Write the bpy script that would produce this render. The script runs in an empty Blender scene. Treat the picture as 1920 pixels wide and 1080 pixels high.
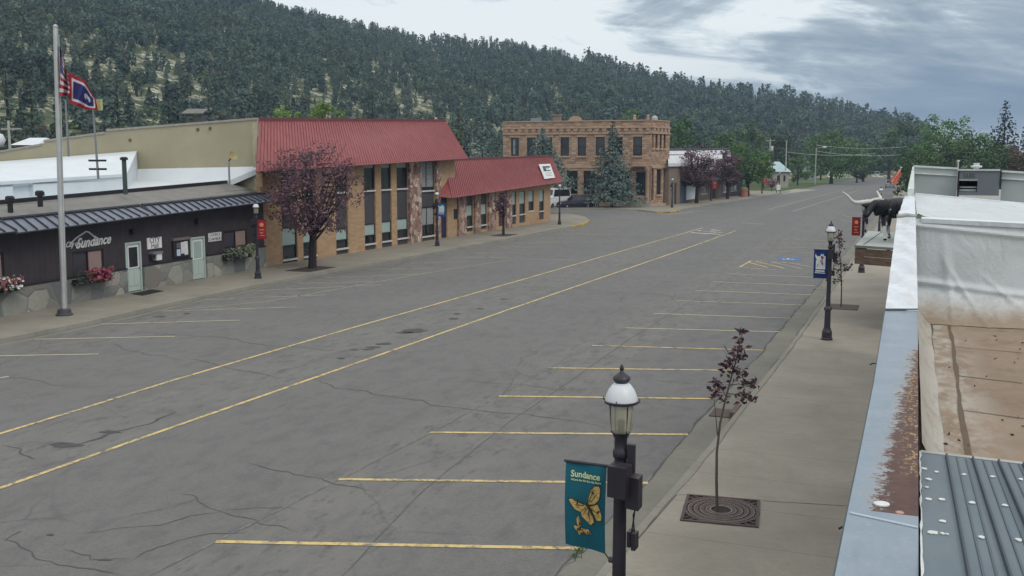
import bpy, bmesh, math, random
import numpy as np
from mathutils import Vector, Matrix
R = math.radians
rnd = random.Random(7)
nr = np.random.default_rng(7)
sc = bpy.context.scene
COL = sc.collection

# ------------------------------------------------------------------ camera, sky, sun, exposure
F = 1880.0; YAW = R(21.6); PITCH = R(7.15); H = 5.8          # focal length in 1920-wide pixels, heading, tilt, height
cd = bpy.data.cameras.new('camera'); cam = bpy.data.objects.new('camera', cd); COL.objects.link(cam)
cd.sensor_width = 36; cd.lens = 36 * F / 1920; cd.clip_start = .05; cd.clip_end = 9000
cam.location = (0, 0, H); cam.rotation_euler = (math.pi / 2 - PITCH, 0, YAW)
sc.camera = cam
sc.view_settings.view_transform = 'Standard'; sc.view_settings.look = 'None'
sc.view_settings.exposure = 0.25; sc.view_settings.gamma = 1
sc.cycles.use_denoising = True
sc.cycles.max_bounces = 6; sc.cycles.transparent_max_bounces = 12
sc.cycles.volume_bounces = 0

SUN_EL, SUN_AZ = R(46), R(118)      # veiled by cloud, behind the camera on the right
sd = bpy.data.lights.new('sun', 'SUN'); sun = bpy.data.objects.new('sun', sd); COL.objects.link(sun)
sd.energy = 0.95; sd.angle = R(22); sd.color = (1, .93, .84)
sun.rotation_euler = (math.pi / 2 - SUN_EL, 0, -SUN_AZ + math.pi)

def build_world():
    w = bpy.data.worlds.new('World'); sc.world = w; w.use_nodes = True
    nt = w.node_tree; N = nt.nodes; L = nt.links; N.clear()
    def nd(t, **k):
        n = N.new(t)
        for a, b in k.items(): setattr(n, a, b)
        return n
    def mth(op, a, b=None, c=None):
        n = nd('ShaderNodeMath', operation=op)
        for i, v in enumerate((a, b, c)):
            if v is None: continue
            if isinstance(v, (int, float)): n.inputs[i].default_value = v
            else: L.new(v, n.inputs[i])
        return n.outputs[0]
    def ramp(v, stops):
        n = nd('ShaderNodeValToRGB'); e = n.color_ramp.elements
        while len(e) < len(stops): e.new(.5)
        for q, (p, c) in zip(e, stops):
            q.position = p; q.color = (*c, 1) if len(c) == 3 else c
        L.new(v, n.inputs[0]); return n.outputs[0]
    def mixc(f, a, b):
        n = nd('ShaderNodeMix', data_type='RGBA')
        if isinstance(f, (int, float)): n.inputs[0].default_value = f
        else: L.new(f, n.inputs[0])
        for i, v in ((6, a), (7, b)):
            if isinstance(v, tuple): n.inputs[i].default_value = (*v, 1)
            else: L.new(v, n.inputs[i])
        return n.outputs[2]
    tc = nd('ShaderNodeTexCoord'); sp = nd('ShaderNodeSeparateXYZ'); L.new(tc.outputs['Generated'], sp.inputs[0])
    x, y, z = sp.outputs
    az = mth('ARCTAN2', x, y)                       # 0 along the street, negative to the left
    # cloud layer: streaks that lie flat towards the horizon
    def noise(sx, sz, scale, det=6, rough=.55, dist=.3, off=0):
        cx = nd('ShaderNodeCombineXYZ')
        L.new(mth('MULTIPLY', az, sx), cx.inputs[0]); L.new(mth('MULTIPLY_ADD', z, sz, mth('MULTIPLY', az, sz * .10)), cx.inputs[1]); cx.inputs[2].default_value = off
        n = nd('ShaderNodeTexNoise'); n.inputs['Scale'].default_value = scale; n.inputs['Detail'].default_value = det
        n.inputs['Roughness'].default_value = rough; n.inputs['Distortion'].default_value = dist
        L.new(cx.outputs[0], n.inputs['Vector']); return n.outputs[0]
    n1 = noise(2.3, 7.5, 2.2, 9, .60, .9, 3.1)
    n2 = noise(4, 26, 2.0, 7, .6, .4, 8.7)
    n3 = noise(1.2, 4.5, 2.4, 8, .6, .7, 12.4)
    # bright break behind the ridge, dark rain band low on the right
    bright = mth('SUBTRACT', 1, mth('MINIMUM', 1, mth('ABSOLUTE', mth('MULTIPLY', mth('ADD', az, .46), 1.9))))   # 1 at the break
    right = nd('ShaderNodeMapRange'); L.new(az, right.inputs[0]); right.inputs[1].default_value = -.36; right.inputs[2].default_value = 0.0
    lowz = nd('ShaderNodeMapRange'); L.new(z, lowz.inputs[0]); lowz.inputs[1].default_value = .13; lowz.inputs[2].default_value = .035
    rain = mth('MULTIPLY', right.outputs[0], lowz.outputs[0])
    dens = mth('ADD', mth('MULTIPLY_ADD', n1, 1.7, -.40), mth('MULTIPLY_ADD', n2, .8, -.17))
    dens = mth('ADD', dens, mth('MULTIPLY', mth('SUBTRACT', n3, .5), .9))
    dens = mth('ADD', dens, mth('MULTIPLY', right.outputs[0], .15))
    dens = mth('SUBTRACT', dens, mth('MULTIPLY', bright, .26))
    cl = ramp(mth('SUBTRACT', dens, .165), [(.34, (.95, 1.0, 1.0)), (.46, (.68, .77, .82)), (.56, (.47, .545, .60)), (.68, (.365, .435, .505)), (.84, (.265, .335, .42))])
    cl = mixc(mth('MULTIPLY', rain, .78), cl, (.155, .245, .385))
    hor = nd('ShaderNodeMapRange'); L.new(z, hor.inputs[0]); hor.inputs[1].default_value = .045; hor.inputs[2].default_value = .012
    cl = mixc(mth('MULTIPLY', hor.outputs[0], .45), cl, (.50, .58, .66))
    zc = nd('ShaderNodeMapRange'); L.new(z, zc.inputs[0]); zc.inputs[1].default_value = .18; zc.inputs[2].default_value = .42; cl = mixc(mth('MULTIPLY', zc.outputs[0], .75), cl, (.56, .545, .515))
    sky = nd('ShaderNodeTexSky', sky_type='NISHITA', sun_disc=False, sun_elevation=SUN_EL, sun_rotation=SUN_AZ)
    b1 = nd('ShaderNodeBackground'); L.new(sky.outputs[0], b1.inputs[0]); b1.inputs[1].default_value = .08
    b2 = nd('ShaderNodeBackground'); L.new(cl, b2.inputs[0]); zen = nd('ShaderNodeMapRange'); L.new(z, zen.inputs[0]); zen.inputs[1].default_value = .17; zen.inputs[2].default_value = .5; zen.inputs[3].default_value = .88; zen.inputs[4].default_value = 1.75; L.new(zen.outputs[0], b2.inputs[1])
    mx = nd('ShaderNodeMixShader'); mx.inputs[0].default_value = .90
    L.new(b1.outputs[0], mx.inputs[1]); L.new(b2.outputs[0], mx.inputs[2])
    o = nd('ShaderNodeOutputWorld'); L.new(mx.outputs[0], o.inputs[0])
build_world()

# ------------------------------------------------------------------ measuring helpers: photo pixel -> place in the world
_a = math.pi / 2 - PITCH
RM = np.array([[math.cos(YAW), -math.sin(YAW), 0], [math.sin(YAW), math.cos(YAW), 0], [0, 0, 1]]) @ \
     np.array([[1, 0, 0], [0, math.cos(_a), -math.sin(_a)], [0, math.sin(_a), math.cos(_a)]])
O = np.array([0, 0, H])
def ray(px, py): return RM @ np.array([(px - 960) / F, (540 - py) / F, -1.0])
def G(px, py, z=0.0):                      # point on the level z
    d = ray(px, py); return O + d * ((z - H) / d[2])
def D(px, py, dep): return O + ray(px, py) * dep       # point at a given depth
def depth(p): return float(-(RM.T @ (np.array(p) - O))[2])
def toppix(p, py):                         # height at which a plumb line through p meets the photo row py
    lo, hi = -20.0, 400.0
    for _ in range(60):
        m = (lo + hi) / 2; q = RM.T @ (np.array([p[0], p[1], m]) - O)
        if 540 - F * q[1] / -q[2] > py: lo = m
        else: hi = m
    return lo
class Fr:                                   # an upright plane through two ground points; n points to the street
    def __init__(s, a, b, flip=False):
        s.a = np.array(a, float); s.a[2] = 0; b = np.array(b, float); b[2] = 0
        s.len = np.linalg.norm(b - s.a); s.u = (b - s.a) / s.len
        s.n = np.array([s.u[1], -s.u[0], 0.0]) * (-1 if flip else 1)
    def hit(s, px, py, off=0.0):
        d = ray(px, py); a = s.a + s.n * off; p = O + d * (((a - O) @ s.n) / (d @ s.n)); return p
    def sz(s, px, py, off=0.0):
        p = s.hit(px, py, off); return float((p - s.a) @ s.u), float(p[2])
    def pt(s, q, z, off=0.0): return s.a + s.u * q + s.n * off + np.array([0, 0, z])
    def rect(s, x0, y0, x1, y1, off=0.0):
        ym = (y0 + y1) / 2; xm = (x0 + x1) / 2
        return s.sz(x0, ym, off)[0], s.sz(x1, ym, off)[0], s.sz(xm, y1, off)[1], s.sz(xm, y0, off)[1]   # s0,s1,z0,z1

# ------------------------------------------------------------------ mesh helper
class MB:
    def __init__(s): s.v = []; s.f = []; s.m = []
    def face(s, pts, mi=0):
        n = len(s.v); s.v += [tuple(map(float, p)) for p in pts]; s.f.append(tuple(range(n, n + len(pts)))); s.m.append(mi); return s
    def obox(s, o, u, v, w, mi=0):          # box from a corner and three edges
        o, u, v, w = (np.array(q, float) for q in (o, u, v, w))
        if np.dot(np.cross(u, v), w) < 0: u, v = v, u
        n = len(s.v); P = [o, o + u, o + u + v, o + v, o + w, o + u + w, o + u + v + w, o + v + w]
        s.v += [tuple(p) for p in P]
        for q in ((3, 2, 1, 0), (4, 5, 6, 7), (0, 1, 5, 4), (1, 2, 6, 5), (2, 3, 7, 6), (3, 0, 4, 7)):
            s.f.append(tuple(n + i for i in q)); s.m.append(mi)
        return s
    def box(s, x0, x1, y0, y1, z0, z1, mi=0): return s.obox((x0, y0, z0), (x1 - x0, 0, 0), (0, y1 - y0, 0), (0, 0, z1 - z0), mi)
    def slab(s, fr, s0, s1, z0, z1, o0, o1, mi=0):
        return s.obox(fr.pt(s0, z0, o0), fr.u * (s1 - s0), fr.n * (o1 - o0), np.array([0, 0, z1 - z0]), mi)
    def hexa(s, b, t, mi=0):                 # bottom four and top four corners
        n = len(s.v); s.v += [tuple(map(float, p)) for p in list(b) + list(t)]
        for q in ((3, 2, 1, 0), (4, 5, 6, 7), (0, 1, 5, 4), (1, 2, 6, 5), (2, 3, 7, 6), (3, 0, 4, 7)):
            s.f.append(tuple(n + i for i in q)); s.m.append(mi)
        return s
    def lathe(s, prof, c=(0, 0, 0), seg=16, mi=0, M=None, cap=True):
        n = len(s.v); k = len(prof)
        for r, z in prof:
            for i in range(seg):
                a = 2 * math.pi * i / seg; p = Vector((r * math.cos(a), r * math.sin(a), z))
                if M is not None: p = M @ p
                s.v.append((p.x + c[0], p.y + c[1], p.z + c[2]))
        for j in range(k - 1):
            for i in range(seg):
                s.f.append((n + j * seg + i, n + j * seg + (i + 1) % seg, n + (j + 1) * seg + (i + 1) % seg, n + (j + 1) * seg + i)); s.m.append(mi)
        if cap:
            s.f.append(tuple(n + i for i in reversed(range(seg)))); s.m.append(mi)
            s.f.append(tuple(n + (k - 1) * seg + i for i in range(seg))); s.m.append(mi)
        return s
    def tube(s, pts, rad, seg=6, mi=0):
        pts = [Vector(p) for p in pts]
        if isinstance(rad, (int, float)): rad = [rad] * len(pts)
        n = len(s.v); up = Vector((0, 0, 1))
        for i, p in enumerate(pts):
            t = (pts[min(i + 1, len(pts) - 1)] - pts[max(i - 1, 0)]).normalized()
            a = t.cross(up if abs(t.z) < .95 else Vector((1, 0, 0))).normalized(); b = t.cross(a)
            for k in range(seg):
                q = 2 * math.pi * k / seg; v = p + (a * math.cos(q) + b * math.sin(q)) * rad[i]; s.v.append(tuple(v))
        for i in range(len(pts) - 1):
            for k in range(seg):
                s.f.append((n + i * seg + k, n + i * seg + (k + 1) % seg, n + (i + 1) * seg + (k + 1) % seg, n + (i + 1) * seg + k)); s.m.append(mi)
        s.f.append(tuple(n + k for k in reversed(range(seg)))); s.m.append(mi)
        s.f.append(tuple(n + (len(pts) - 1) * seg + k for k in range(seg))); s.m.append(mi)
        return s
    def prism(s, poly, ext, mi=0):
        n = len(s.v); k = len(poly); ext = np.array(ext, float)
        s.v += [tuple(map(float, p)) for p in poly] + [tuple(np.array(p, float) + ext) for p in poly]
        s.f.append(tuple(n + i for i in reversed(range(k)))); s.m.append(mi)
        s.f.append(tuple(n + k + i for i in range(k))); s.m.append(mi)
        for i in range(k):
            s.f.append((n + i, n + (i + 1) % k, n + k + (i + 1) % k, n + k + i)); s.m.append(mi)
        return s
    def build(s, name, mats, parent=None, smooth=False, loc=None, fix=True):
        me = bpy.data.meshes.new(name)
        me.from_pydata(s.v, [], s.f)
        if not isinstance(mats, (list, tuple)): mats = [mats]
        for m in mats: me.materials.append(m)
        if len(mats) > 1: me.polygons.foreach_set('material_index', s.m)
        if fix and len(s.f) < 20000:
            bm = bmesh.new(); bm.from_mesh(me); bmesh.ops.recalc_face_normals(bm, faces=bm.faces); bm.to_mesh(me); bm.free()
        if smooth:
            me.polygons.foreach_set('use_smooth', [True] * len(me.polygons))
            if smooth != 'all':
                me.set_sharp_from_angle(angle=R(40))
        me.update()
        o = bpy.data.objects.new(name, me); COL.objects.link(o)
        if parent is not None:
            o.parent = parent
        if loc is not None: o.location = loc
        return o
def empty(name, loc=(0, 0, 0), rz=0.0):
    o = bpy.data.objects.new(name, None); COL.objects.link(o); o.location = tuple(map(float, loc)); o.rotation_euler = (0, 0, rz); o.empty_display_size = .3; return o
def tag(o, label, cat, group=None, kind=None):
    o['label'] = label; o['category'] = cat
    if group: o['group'] = group
    if kind: o['kind'] = kind
    return o
def struct(o, label=None, cat=None):
    o['kind'] = 'structure'
    if label: o['label'] = label
    if cat: o['category'] = cat
    return o
def copy_tree(o, parent=None):
    c = o.copy(); COL.objects.link(c)
    if parent is not None: c.parent = parent
    for ch in o.children: copy_tree(ch, c)
    return c
def at(root, mb_or_o):                      # keep world coordinates when parenting to an Empty with a location
    for o in (mb_or_o if isinstance(mb_or_o, (list, tuple)) else [mb_or_o]):
        o.parent = root; o.matrix_parent_inverse = Matrix.Translation(root.location).inverted() if root.rotation_euler.z == 0 else root.matrix_basis.inverted()

# ------------------------------------------------------------------ materials
MATS = {}
class NT:
    def __init__(s, name):
        s.m = bpy.data.materials.new(name); s.m.use_nodes = True; s.N = s.m.node_tree.nodes; s.L = s.m.node_tree.links
        s.b = s.N['Principled BSDF']; s.tc = s.N.new('ShaderNodeTexCoord'); s.co = s.tc.outputs['Object']
    def n(s, t, **k):
        n = s.N.new(t)
        for a, b in k.items(): setattr(n, a, b)
        return n
    def put(s, sock, v):
        if isinstance(v, (int, float)): sock.default_value = v
        elif isinstance(v, tuple): sock.default_value = (*v, 1) if len(sock.default_value) == 4 and len(v) == 3 else v
        else: s.L.new(v, sock)
    def math(s, op, a, b=0.0, c=0.0, clamp=False):
        n = s.n('ShaderNodeMath', operation=op, use_clamp=clamp); s.put(n.inputs[0], a); s.put(n.inputs[1], b); s.put(n.inputs[2], c); return n.outputs[0]
    def mix(s, f, a, b, mode='MIX'):
        n = s.n('ShaderNodeMix', data_type='RGBA', blend_type=mode); s.put(n.inputs[0], f); s.put(n.inputs[6], a); s.put(n.inputs[7], b); return n.outputs[2]
    def map(s, scale=(1, 1, 1), rot=(0, 0, 0), loc=(0, 0, 0), co=None):
        n = s.n('ShaderNodeMapping'); s.L.new(co or s.co, n.inputs[0]); n.inputs['Scale'].default_value = scale; n.inputs['Rotation'].default_value = rot; n.inputs['Location'].default_value = loc; return n.outputs[0]
    def noise(s, scale, det=5, rough=.55, dist=0, co=None, col=False):
        n = s.n('ShaderNodeTexNoise'); n.inputs['Scale'].default_value = scale; n.inputs['Detail'].default_value = det; n.inputs['Roughness'].default_value = rough; n.inputs['Distortion'].default_value = dist
        s.L.new(co or s.co, n.inputs['Vector']); return n.outputs[1 if col else 0]
    def ramp(s, v, stops, interp='LINEAR'):
        n = s.n('ShaderNodeValToRGB'); n.color_ramp.interpolation = interp; e = n.color_ramp.elements
        while len(e) < len(stops): e.new(.5)
        for q, (p, c) in zip(e, stops):
            q.position = p; q.color = (c, c, c, 1) if isinstance(c, (int, float)) else (*c, 1)
        s.L.new(v, n.inputs[0]); return n.outputs[0]
    def rng(s, v, a, b, c=0.0, d=1.0):
        n = s.n('ShaderNodeMapRange'); s.put(n.inputs[0], v); n.inputs[1].default_value = a; n.inputs[2].default_value = b; n.inputs[3].default_value = c; n.inputs[4].default_value = d; return n.outputs[0]
    def sep(s, co=None):
        n = s.n('ShaderNodeSeparateXYZ'); s.L.new(co or s.co, n.inputs[0]); return n.outputs
    def bump(s, h, strength=.3, dist=.02):
        n = s.n('ShaderNodeBump'); n.inputs['Strength'].default_value = strength; n.inputs['Distance'].default_value = dist; s.L.new(h, n.inputs['Height']); s.L.new(n.outputs[0], s.b.inputs['Normal'])
    def done(s, col=None, rough=None, metal=None, spec=None):
        if col is not None: s.put(s.b.inputs['Base Color'], col)
        if rough is not None: s.put(s.b.inputs['Roughness'], rough)
        if metal is not None: s.b.inputs['Metallic'].default_value = metal
        if spec is not None: s.b.inputs['Specular IOR Level'].default_value = spec
        return s.m
def mul(c, k): return tuple(min(1, q * k) for q in c)
def plain(name, col, rough=.6, var=.18, scale=4, bump=.0, bscale=30, metal=0, spec=.4):
    if name in MATS: return MATS[name]
    t = NT(name); n = t.noise(scale, 6, .6); c = t.mix(t.rng(n, .3, .7), mul(col, 1 - var), mul(col, 1 + var))
    n2 = t.noise(scale * 9, 3, .6); c = t.mix(t.rng(n2, .35, .65, 0, .25), c, mul(col, 1 - var * .9))
    if bump: t.bump(t.noise(bscale, 4), bump, .02)
    MATS[name] = t.done(c, t.rng(n, .3, .7, max(.02, rough - .08), min(1, rough + .1)), metal, spec); return MATS[name]
# ------------------------------------------------------------------ setting: ground, road, pavements, paint
def mat_asphalt():
    t = NT('asphalt'); x, y, z = t.sep()
    base = (.126, .124, .121)
    n1 = t.noise(.22, 6, .6); n2 = t.noise(1.0, 8, .65, .6, t.map((1.1, .10, 1))); n3 = t.noise(14, 4, .7); n4 = t.noise(90, 2, .6)
    c = t.mix(t.rng(n1, .35, .68), mul(base, .84), mul(base, 1.16))
    c = t.mix(t.rng(n2, .38, .70, 0, .6), c, (.145, .147, .148))          # worn streaks along the traffic
    md = t.noise(2.3, 7, .68, .4, t.map((1, .55, 1), loc=(5, 5, 0))); c = t.mix(t.rng(md, .42, .62, 0, .50), c, (.162, .159, .154)); c = t.mix(t.rng(md, .5, .30, 0, .5), c, (.082, .084, .09)); c = t.mix(t.rng(n3, .45, .75, 0, .6), c, (.075, .077, .080)); c = t.mix(t.rng(t.noise(38, 3, .7, 0, t.map((1, .6, 1))), .55, .75, 0, .5), c, (.19, .188, .182))
    c = t.mix(t.rng(n4, .5, .75, 0, .6), c, (.27, .268, .26))              # aggregate
    # turn lane and parking strips are rougher and browner than the driving lanes
    def band(a, b, e): return t.math('MULTIPLY', t.rng(x, a - e, a + e), t.rng(x, b + e, b - e))
    worn = t.math('ADD', t.math('ADD', band(-17.6, -14.9, .3), band(-9.9, -7.2, .25)), band(-30, -24.0, .8), clamp=True)
    rag = t.noise(1.6, 8, .72, .3, t.map((1, .45, 1)))
    w = t.math('MULTIPLY', worn, t.rng(rag, .38, .64))
    c = t.mix(t.math('MULTIPLY', w, .75), c, (.178, .172, .160))
    dk = t.noise(3.4, 7, .75, .2, t.map((1, .35, 1), loc=(3, 9, 0)))
    c = t.mix(t.math('MULTIPLY', t.rng(dk, .52, .66), t.math('MULTIPLY_ADD', worn, .60, .14)), c, (.070, .072, .076))
    # oil darkening where cars stand
    oil = t.noise(.55, 5, .6, .3, t.map((1, .5, 1), loc=(7, 2, 0))); c = t.mix(t.math('MULTIPLY', t.rng(oil, .55, .75), t.math('MULTIPLY', band(-9.6, -4.6, .6), .5)), c, (.13, .135, .14))
    # crazing: broken hairline cracks
    wob = t.noise(.7, 5, .6, 0, None, True)
    cm = t.n('ShaderNodeMix', data_type='VECTOR'); cm.inputs[0].default_value = .35; t.L.new(t.co, cm.inputs[4]); t.L.new(wob, cm.inputs[5])
    v = t.n('ShaderNodeTexVoronoi', feature='DISTANCE_TO_EDGE'); v.inputs['Scale'].default_value = .42; t.L.new(cm.outputs[1], v.inputs['Vector'])
    crack = t.math('MULTIPLY', t.rng(v.outputs['Distance'], .010, .002), t.rng(t.noise(.16, 3, .5), .50, .62))
    c = t.mix(t.math('MULTIPLY', crack, .55), c, (.075, .076, .08))
    h = t.math('ADD', t.math('MULTIPLY', n4, .5), n3)
    t.bump(h, .35, .012)
    return t.done(c, t.rng(n2, .3, .7, .78, .92), 0, .3)
def mat_concrete(name, base, row, wcol, off=0, dirt=.35):
    t = NT(name); x, y, z = t.sep()
    n1 = t.noise(.5, 7, .62); n2 = t.noise(6, 6, .7, .2, t.map((1, 2.2, 1))); n3 = t.noise(60, 2, .5)
    c = t.mix(t.rng(n1, .32, .68), mul(base, .84), mul(base, 1.13))
    c = t.mix(t.rng(n2, .45, .72, 0, dirt), c, mul(base, .60)); c = t.mix(t.rng(n3, .5, .8, 0, .25), c, mul(base, 1.4))
    def joint(v, step):
        f = t.math('FRACT', t.math('DIVIDE', t.math('ADD', v, off + 400), step)); return t.math('LESS_THAN', t.math('ABSOLUTE', t.math('SUBTRACT', f, .5)), .010 / step)
    j = joint(y, row)
    if wcol: j = t.math('MAXIMUM', j, joint(x, wcol))
    c = t.mix(t.math('MULTIPLY', j, .5), c, mul(base, .40)); big = t.noise(1.1, 7, .7, .4, t.map((1, .7, 1), loc=(4, 8, 0))); c = t.mix(t.math('MULTIPLY', t.rng(big, .55, .72), .40), c, mul(base, .66))
    t.bump(t.math('ADD', n3, n2), .25, .01)
    return t.done(c, .88, 0, .25)
def mat_ground():
    t = NT('grass ground'); n = t.noise(.05, 8, .65); n2 = t.noise(1.2, 6, .7)
    c = t.mix(t.rng(n, .35, .65), (.050, .078, .026), (.105, .118, .050)); c = t.mix(t.rng(n2, .4, .7, 0, .5), c, (.15, .145, .08))
    return t.done(c, .95, 0, .1)
def mat_paint(name, col, wear=.5, sc_=5):
    t = NT(name); n = t.noise(sc_, 8, .78); n2 = t.noise(.9, 4, .6)
    f = t.rng(t.math('ADD', n, t.math('MULTIPLY', n2, .4)), .78 - wear * .35, .92 - wear * .25)
    return t.done(t.mix(f, col, (.125, .125, .126)), .8, 0, .3)
M_asph = mat_asphalt(); M_walk = mat_concrete('pavement concrete', (.285, .262, .222), 1.65, None, .4); M_gut = mat_concrete('gutter concrete', (.19, .185, .16), 3.1, None, 1, .5)
M_kerb = mat_concrete('kerb concrete', (.24, .232, .20), 3.1, None, 1.2); M_walkL = mat_concrete('far pavement concrete', (.245, .228, .19), 2.6, None, 0, .3)
M_yel = mat_paint('yellow road paint', (.60, .46, .20), .30); M_yelf = mat_paint('faded yellow paint', (.42, .39, .28), .22, 3); M_wht = mat_paint('white road paint', (.72, .72, .68), .35); M_ylk = mat_paint('yellow kerb paint', (.55, .38, .03), .4, 3)
M_ywh = mat_paint('pale stall paint', (.48, .44, .30), .16, 3); M_blu = mat_paint('blue road paint', (.04, .15, .42), .2)
M_ghost = mat_paint('ghost of an old line', (.25, .25, .24), .75, 4); M_crack = plain('crack filler', (.078, .077, .077), .9, .3, 2); M_patch = plain('tar patch', (.066, .067, .07), .9, .3, 3); M_ground = mat_ground()

def ribbon(mb, pts, w, z, mi=0, jit=0.0, taper=False):
    P = []
    for (a, b) in zip(pts[:-1], pts[1:]):
        a, b = np.array(a[:2], float), np.array(b[:2], float); n = max(1, int(np.linalg.norm(b - a) / (.35 if jit else 4)))
        for i in range(n): P.append(a + (b - a) * i / n)
    P.append(np.array(pts[-1][:2], float))
    if jit:
        q = nr.normal(0, jit, (len(P), 2)); q = (q + np.roll(q, 1, 0) + np.roll(q, 2, 0)) / 2; P = [p + d for p, d in zip(P, q)]
    L, Rr = [], []
    for i, p in enumerate(P):
        t = P[min(i + 1, len(P) - 1)] - P[max(i - 1, 0)]; t = t / (np.linalg.norm(t) + 1e-9); nn = np.array([-t[1], t[0]])
        k = w * (1 if not jit else rnd.uniform(.45, 1.25))
        if taper: k *= .35 + .65 * math.sin(math.pi * min(.97, max(.03, i / (len(P) - 1))))
        L.append((*(p + nn * k / 2), z)); Rr.append((*(p - nn * k / 2), z))
    n = len(mb.v); mb.v += [tuple(map(float, q)) for q in L + Rr]; k = len(L)
    for i in range(k - 1): mb.f.append((n + i, n + k + i, n + k + i + 1, n + i + 1)); mb.m.append(mi)
    return mb
def sheet(name, poly, mat, z): return struct(MB().face([(p[0], p[1], z) for p in poly]).build(name, mat))

# ground: one sheet out to the horizon, the valley road and side street on it
struct(MB().face([(-4000, -600, -.02), (4000, -600, -.02), (4000, 7000, -.02), (-4000, 7000, -.02)]).build('ground', M_ground))
kL = [G(*p, .15) for p in ((0, 636), (160, 604), (320, 568), (480, 534), (640, 503), (800, 475), (960, 445), (1040, 429.5))]
kL = [kL[0] + (kL[0] - kL[1]) * np.array([0, 3.0, 0])] + kL
kR = [np.array(p + (.15,)) for p in ((-4.05, -6), (-3.82, 13.2), (-3.56, 19.7), (-3.32, 31.4), (-3.15, 50), (-2.95, 76), (-2.7, 120), (-2.7, 180), (-2.6, 225))]
kF = [G(*p, .15) for p in ((1290, 389.5), (1345, 380), (1400, 372.5), (1450, 364), (1482, 358.5))]
road_l = [(-27.3, -8)] + [(-29.5, y) for y in (20, 60, 95)] + [(-120, 95), (-120, 127), (-28.6, 122.5), (-27.2, 150), (-25.2, 185), (-22, 225), (-21, 300), (-21.5, 420), (-24, 600), (-30, 700)]
road_r = [(-4, -8), (-3.6, 20), (-3.0, 76), (-2.6, 225), (-2.6, 290), (-5, 400), (-14, 600), (-20, 700)]
struct(MB().face([(p[0], p[1], 0) for p in road_r] + [(p[0], p[1], 0) for p in reversed(road_l)]).build('road', M_asph))

def pave(name, edge, back, kerb_w, mk, mw, label):
    e = [np.array(p[:2], float) for p in edge]; inn = []
    for i, p in enumerate(e):
        t = e[min(i + 1, len(e) - 1)] - e[max(i - 1, 0)]; t /= np.linalg.norm(t); nn = np.array([-t[1], t[0]])
        if np.dot(nn, back - p) < 0 and not isinstance(back, list): nn = -nn
        inn.append(p + nn * kerb_w)
    k = MB()
    for i in range(len(e) - 1):
        k.hexa([(*e[i], 0), (*e[i + 1], 0), (*inn[i + 1], 0), (*inn[i], 0)], [(*(e[i] * .8 + inn[i] * .2), .15), (*(e[i + 1] * .8 + inn[i + 1] * .2), .15), (*inn[i + 1], .153), (*inn[i], .153)])
    struct(k.build('kerb', mk))
    return inn
# left block: pavement in front of the brown and red-roofed buildings, rounded at the corner
cor = [G(*p, .15) for p in ((1072, 424), (1098, 419), (1106, 413), (1098, 406), (1070, 400))]
eL = kL + cor + [np.array([-44, 95.2, 0]), np.array([-70, 95.0, 0])]
inL = pave('left', eL, np.array([-45, 45.0]), .16, M_kerb, M_walkL, '')
struct(MB().prism([(p[0], p[1], 0) for p in inL] + [(-70, inL[0][1], 0)], (0, 0, .15)).build('pavement', M_walkL))
gl = MB(); ribbon(gl, [(p[0] + .22, p[1]) for p in kL + cor[:1]], .42, .004); struct(gl.build('gutter', M_gut))
yk = MB()
for a, b in zip(cor[0:2], cor[1:3]):
    d = (b - a) / np.linalg.norm(b - a); yk.obox(a + np.array([0, 0, -.145]) + np.array([d[1], -d[0], 0]) * .02, d * np.linalg.norm(b - a), np.array([-d[1], d[0], 0]) * .24, (0, 0, .155))
struct(yk.build('yellow_kerb', M_ylk))
# far block
corF = [G(*p, .15) for p in ((1120, 390.3), (1196, 392.8), (1232, 397.0), (1258, 397), (1275, 393.5))]
eF = [np.array([-75, 115.5, 0])] + corF + kF
inF = pave('far', eF, np.array([-45, 160.0]), .18, M_kerb, M_walkL, '')
struct(MB().prism([(p[0], p[1], 0) for p in inF] + [(-75, 212, 0)], (0, 0, .15)).build('pavement', M_walkL))
yk = MB()
for a, b in zip(corF[2:4], corF[3:5]):
    d = (b - a) / np.linalg.norm(b - a); yk.obox(a + np.array([0, 0, -.145]) + np.array([d[1], -d[0], 0]) * .02, d * np.linalg.norm(b - a), np.array([-d[1], d[0], 0]) * .3, (0, 0, .157))
struct(yk.build('yellow_kerb', M_ylk))
# right pavement
inR = pave('right', kR, np.array([2.0, 60.0]), .16, M_kerb, M_walk, '')
hole = None
struct(MB().prism([(p[0], p[1], 0) for p in inR] + [(.2, 225, 0), (.2, -6, 0)], (0, 0, .15)).build('pavement', M_walk))
gr = MB(); gpts = [(-4.55, -6), (-4.39, 12.93), (-4.31, 15.59), (-4.26, 17.3), (-4.05, 31.4), (-3.94, 42), (-3.84, 50), (-3.65, 75.7), (-3.3, 120)]
for i in range(len(gpts) - 1):
    a, b = gpts[i], gpts[i + 1]
    def kx(y): return float(np.interp(y, [p[1] for p in kR], [p[0] for p in kR]))
    gr.face([(a[0], a[1], .004), (b[0], b[1], .004), (kx(b[1]), b[1], .012), (kx(a[1]), a[1], .012)])
struct(gr.build('gutter', M_gut))
# lawns and drives beyond the shops
for poly in ([(1484, 357), (1560, 349), (1512, 340), (1452, 349)], [(1462, 362), (1560, 352), (1600, 343), (1540, 352)]):
    pass
M_lawn = plain('mown lawn', (.060, .105, .030), .95, .3, .8)
sheet('lawn', [G(*p)[:2] for p in ((1488, 352.5), (1560, 343), (1610, 335), (1560, 333), (1440, 346), (1452, 356))], M_lawn, .012)
sheet('lawn', [G(*p)[:2] for p in ((1468, 364), (1535, 356), (1492, 354), (1455, 361))], plain('drive concrete', (.30, .29, .25), .9, .2), .016)

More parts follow.
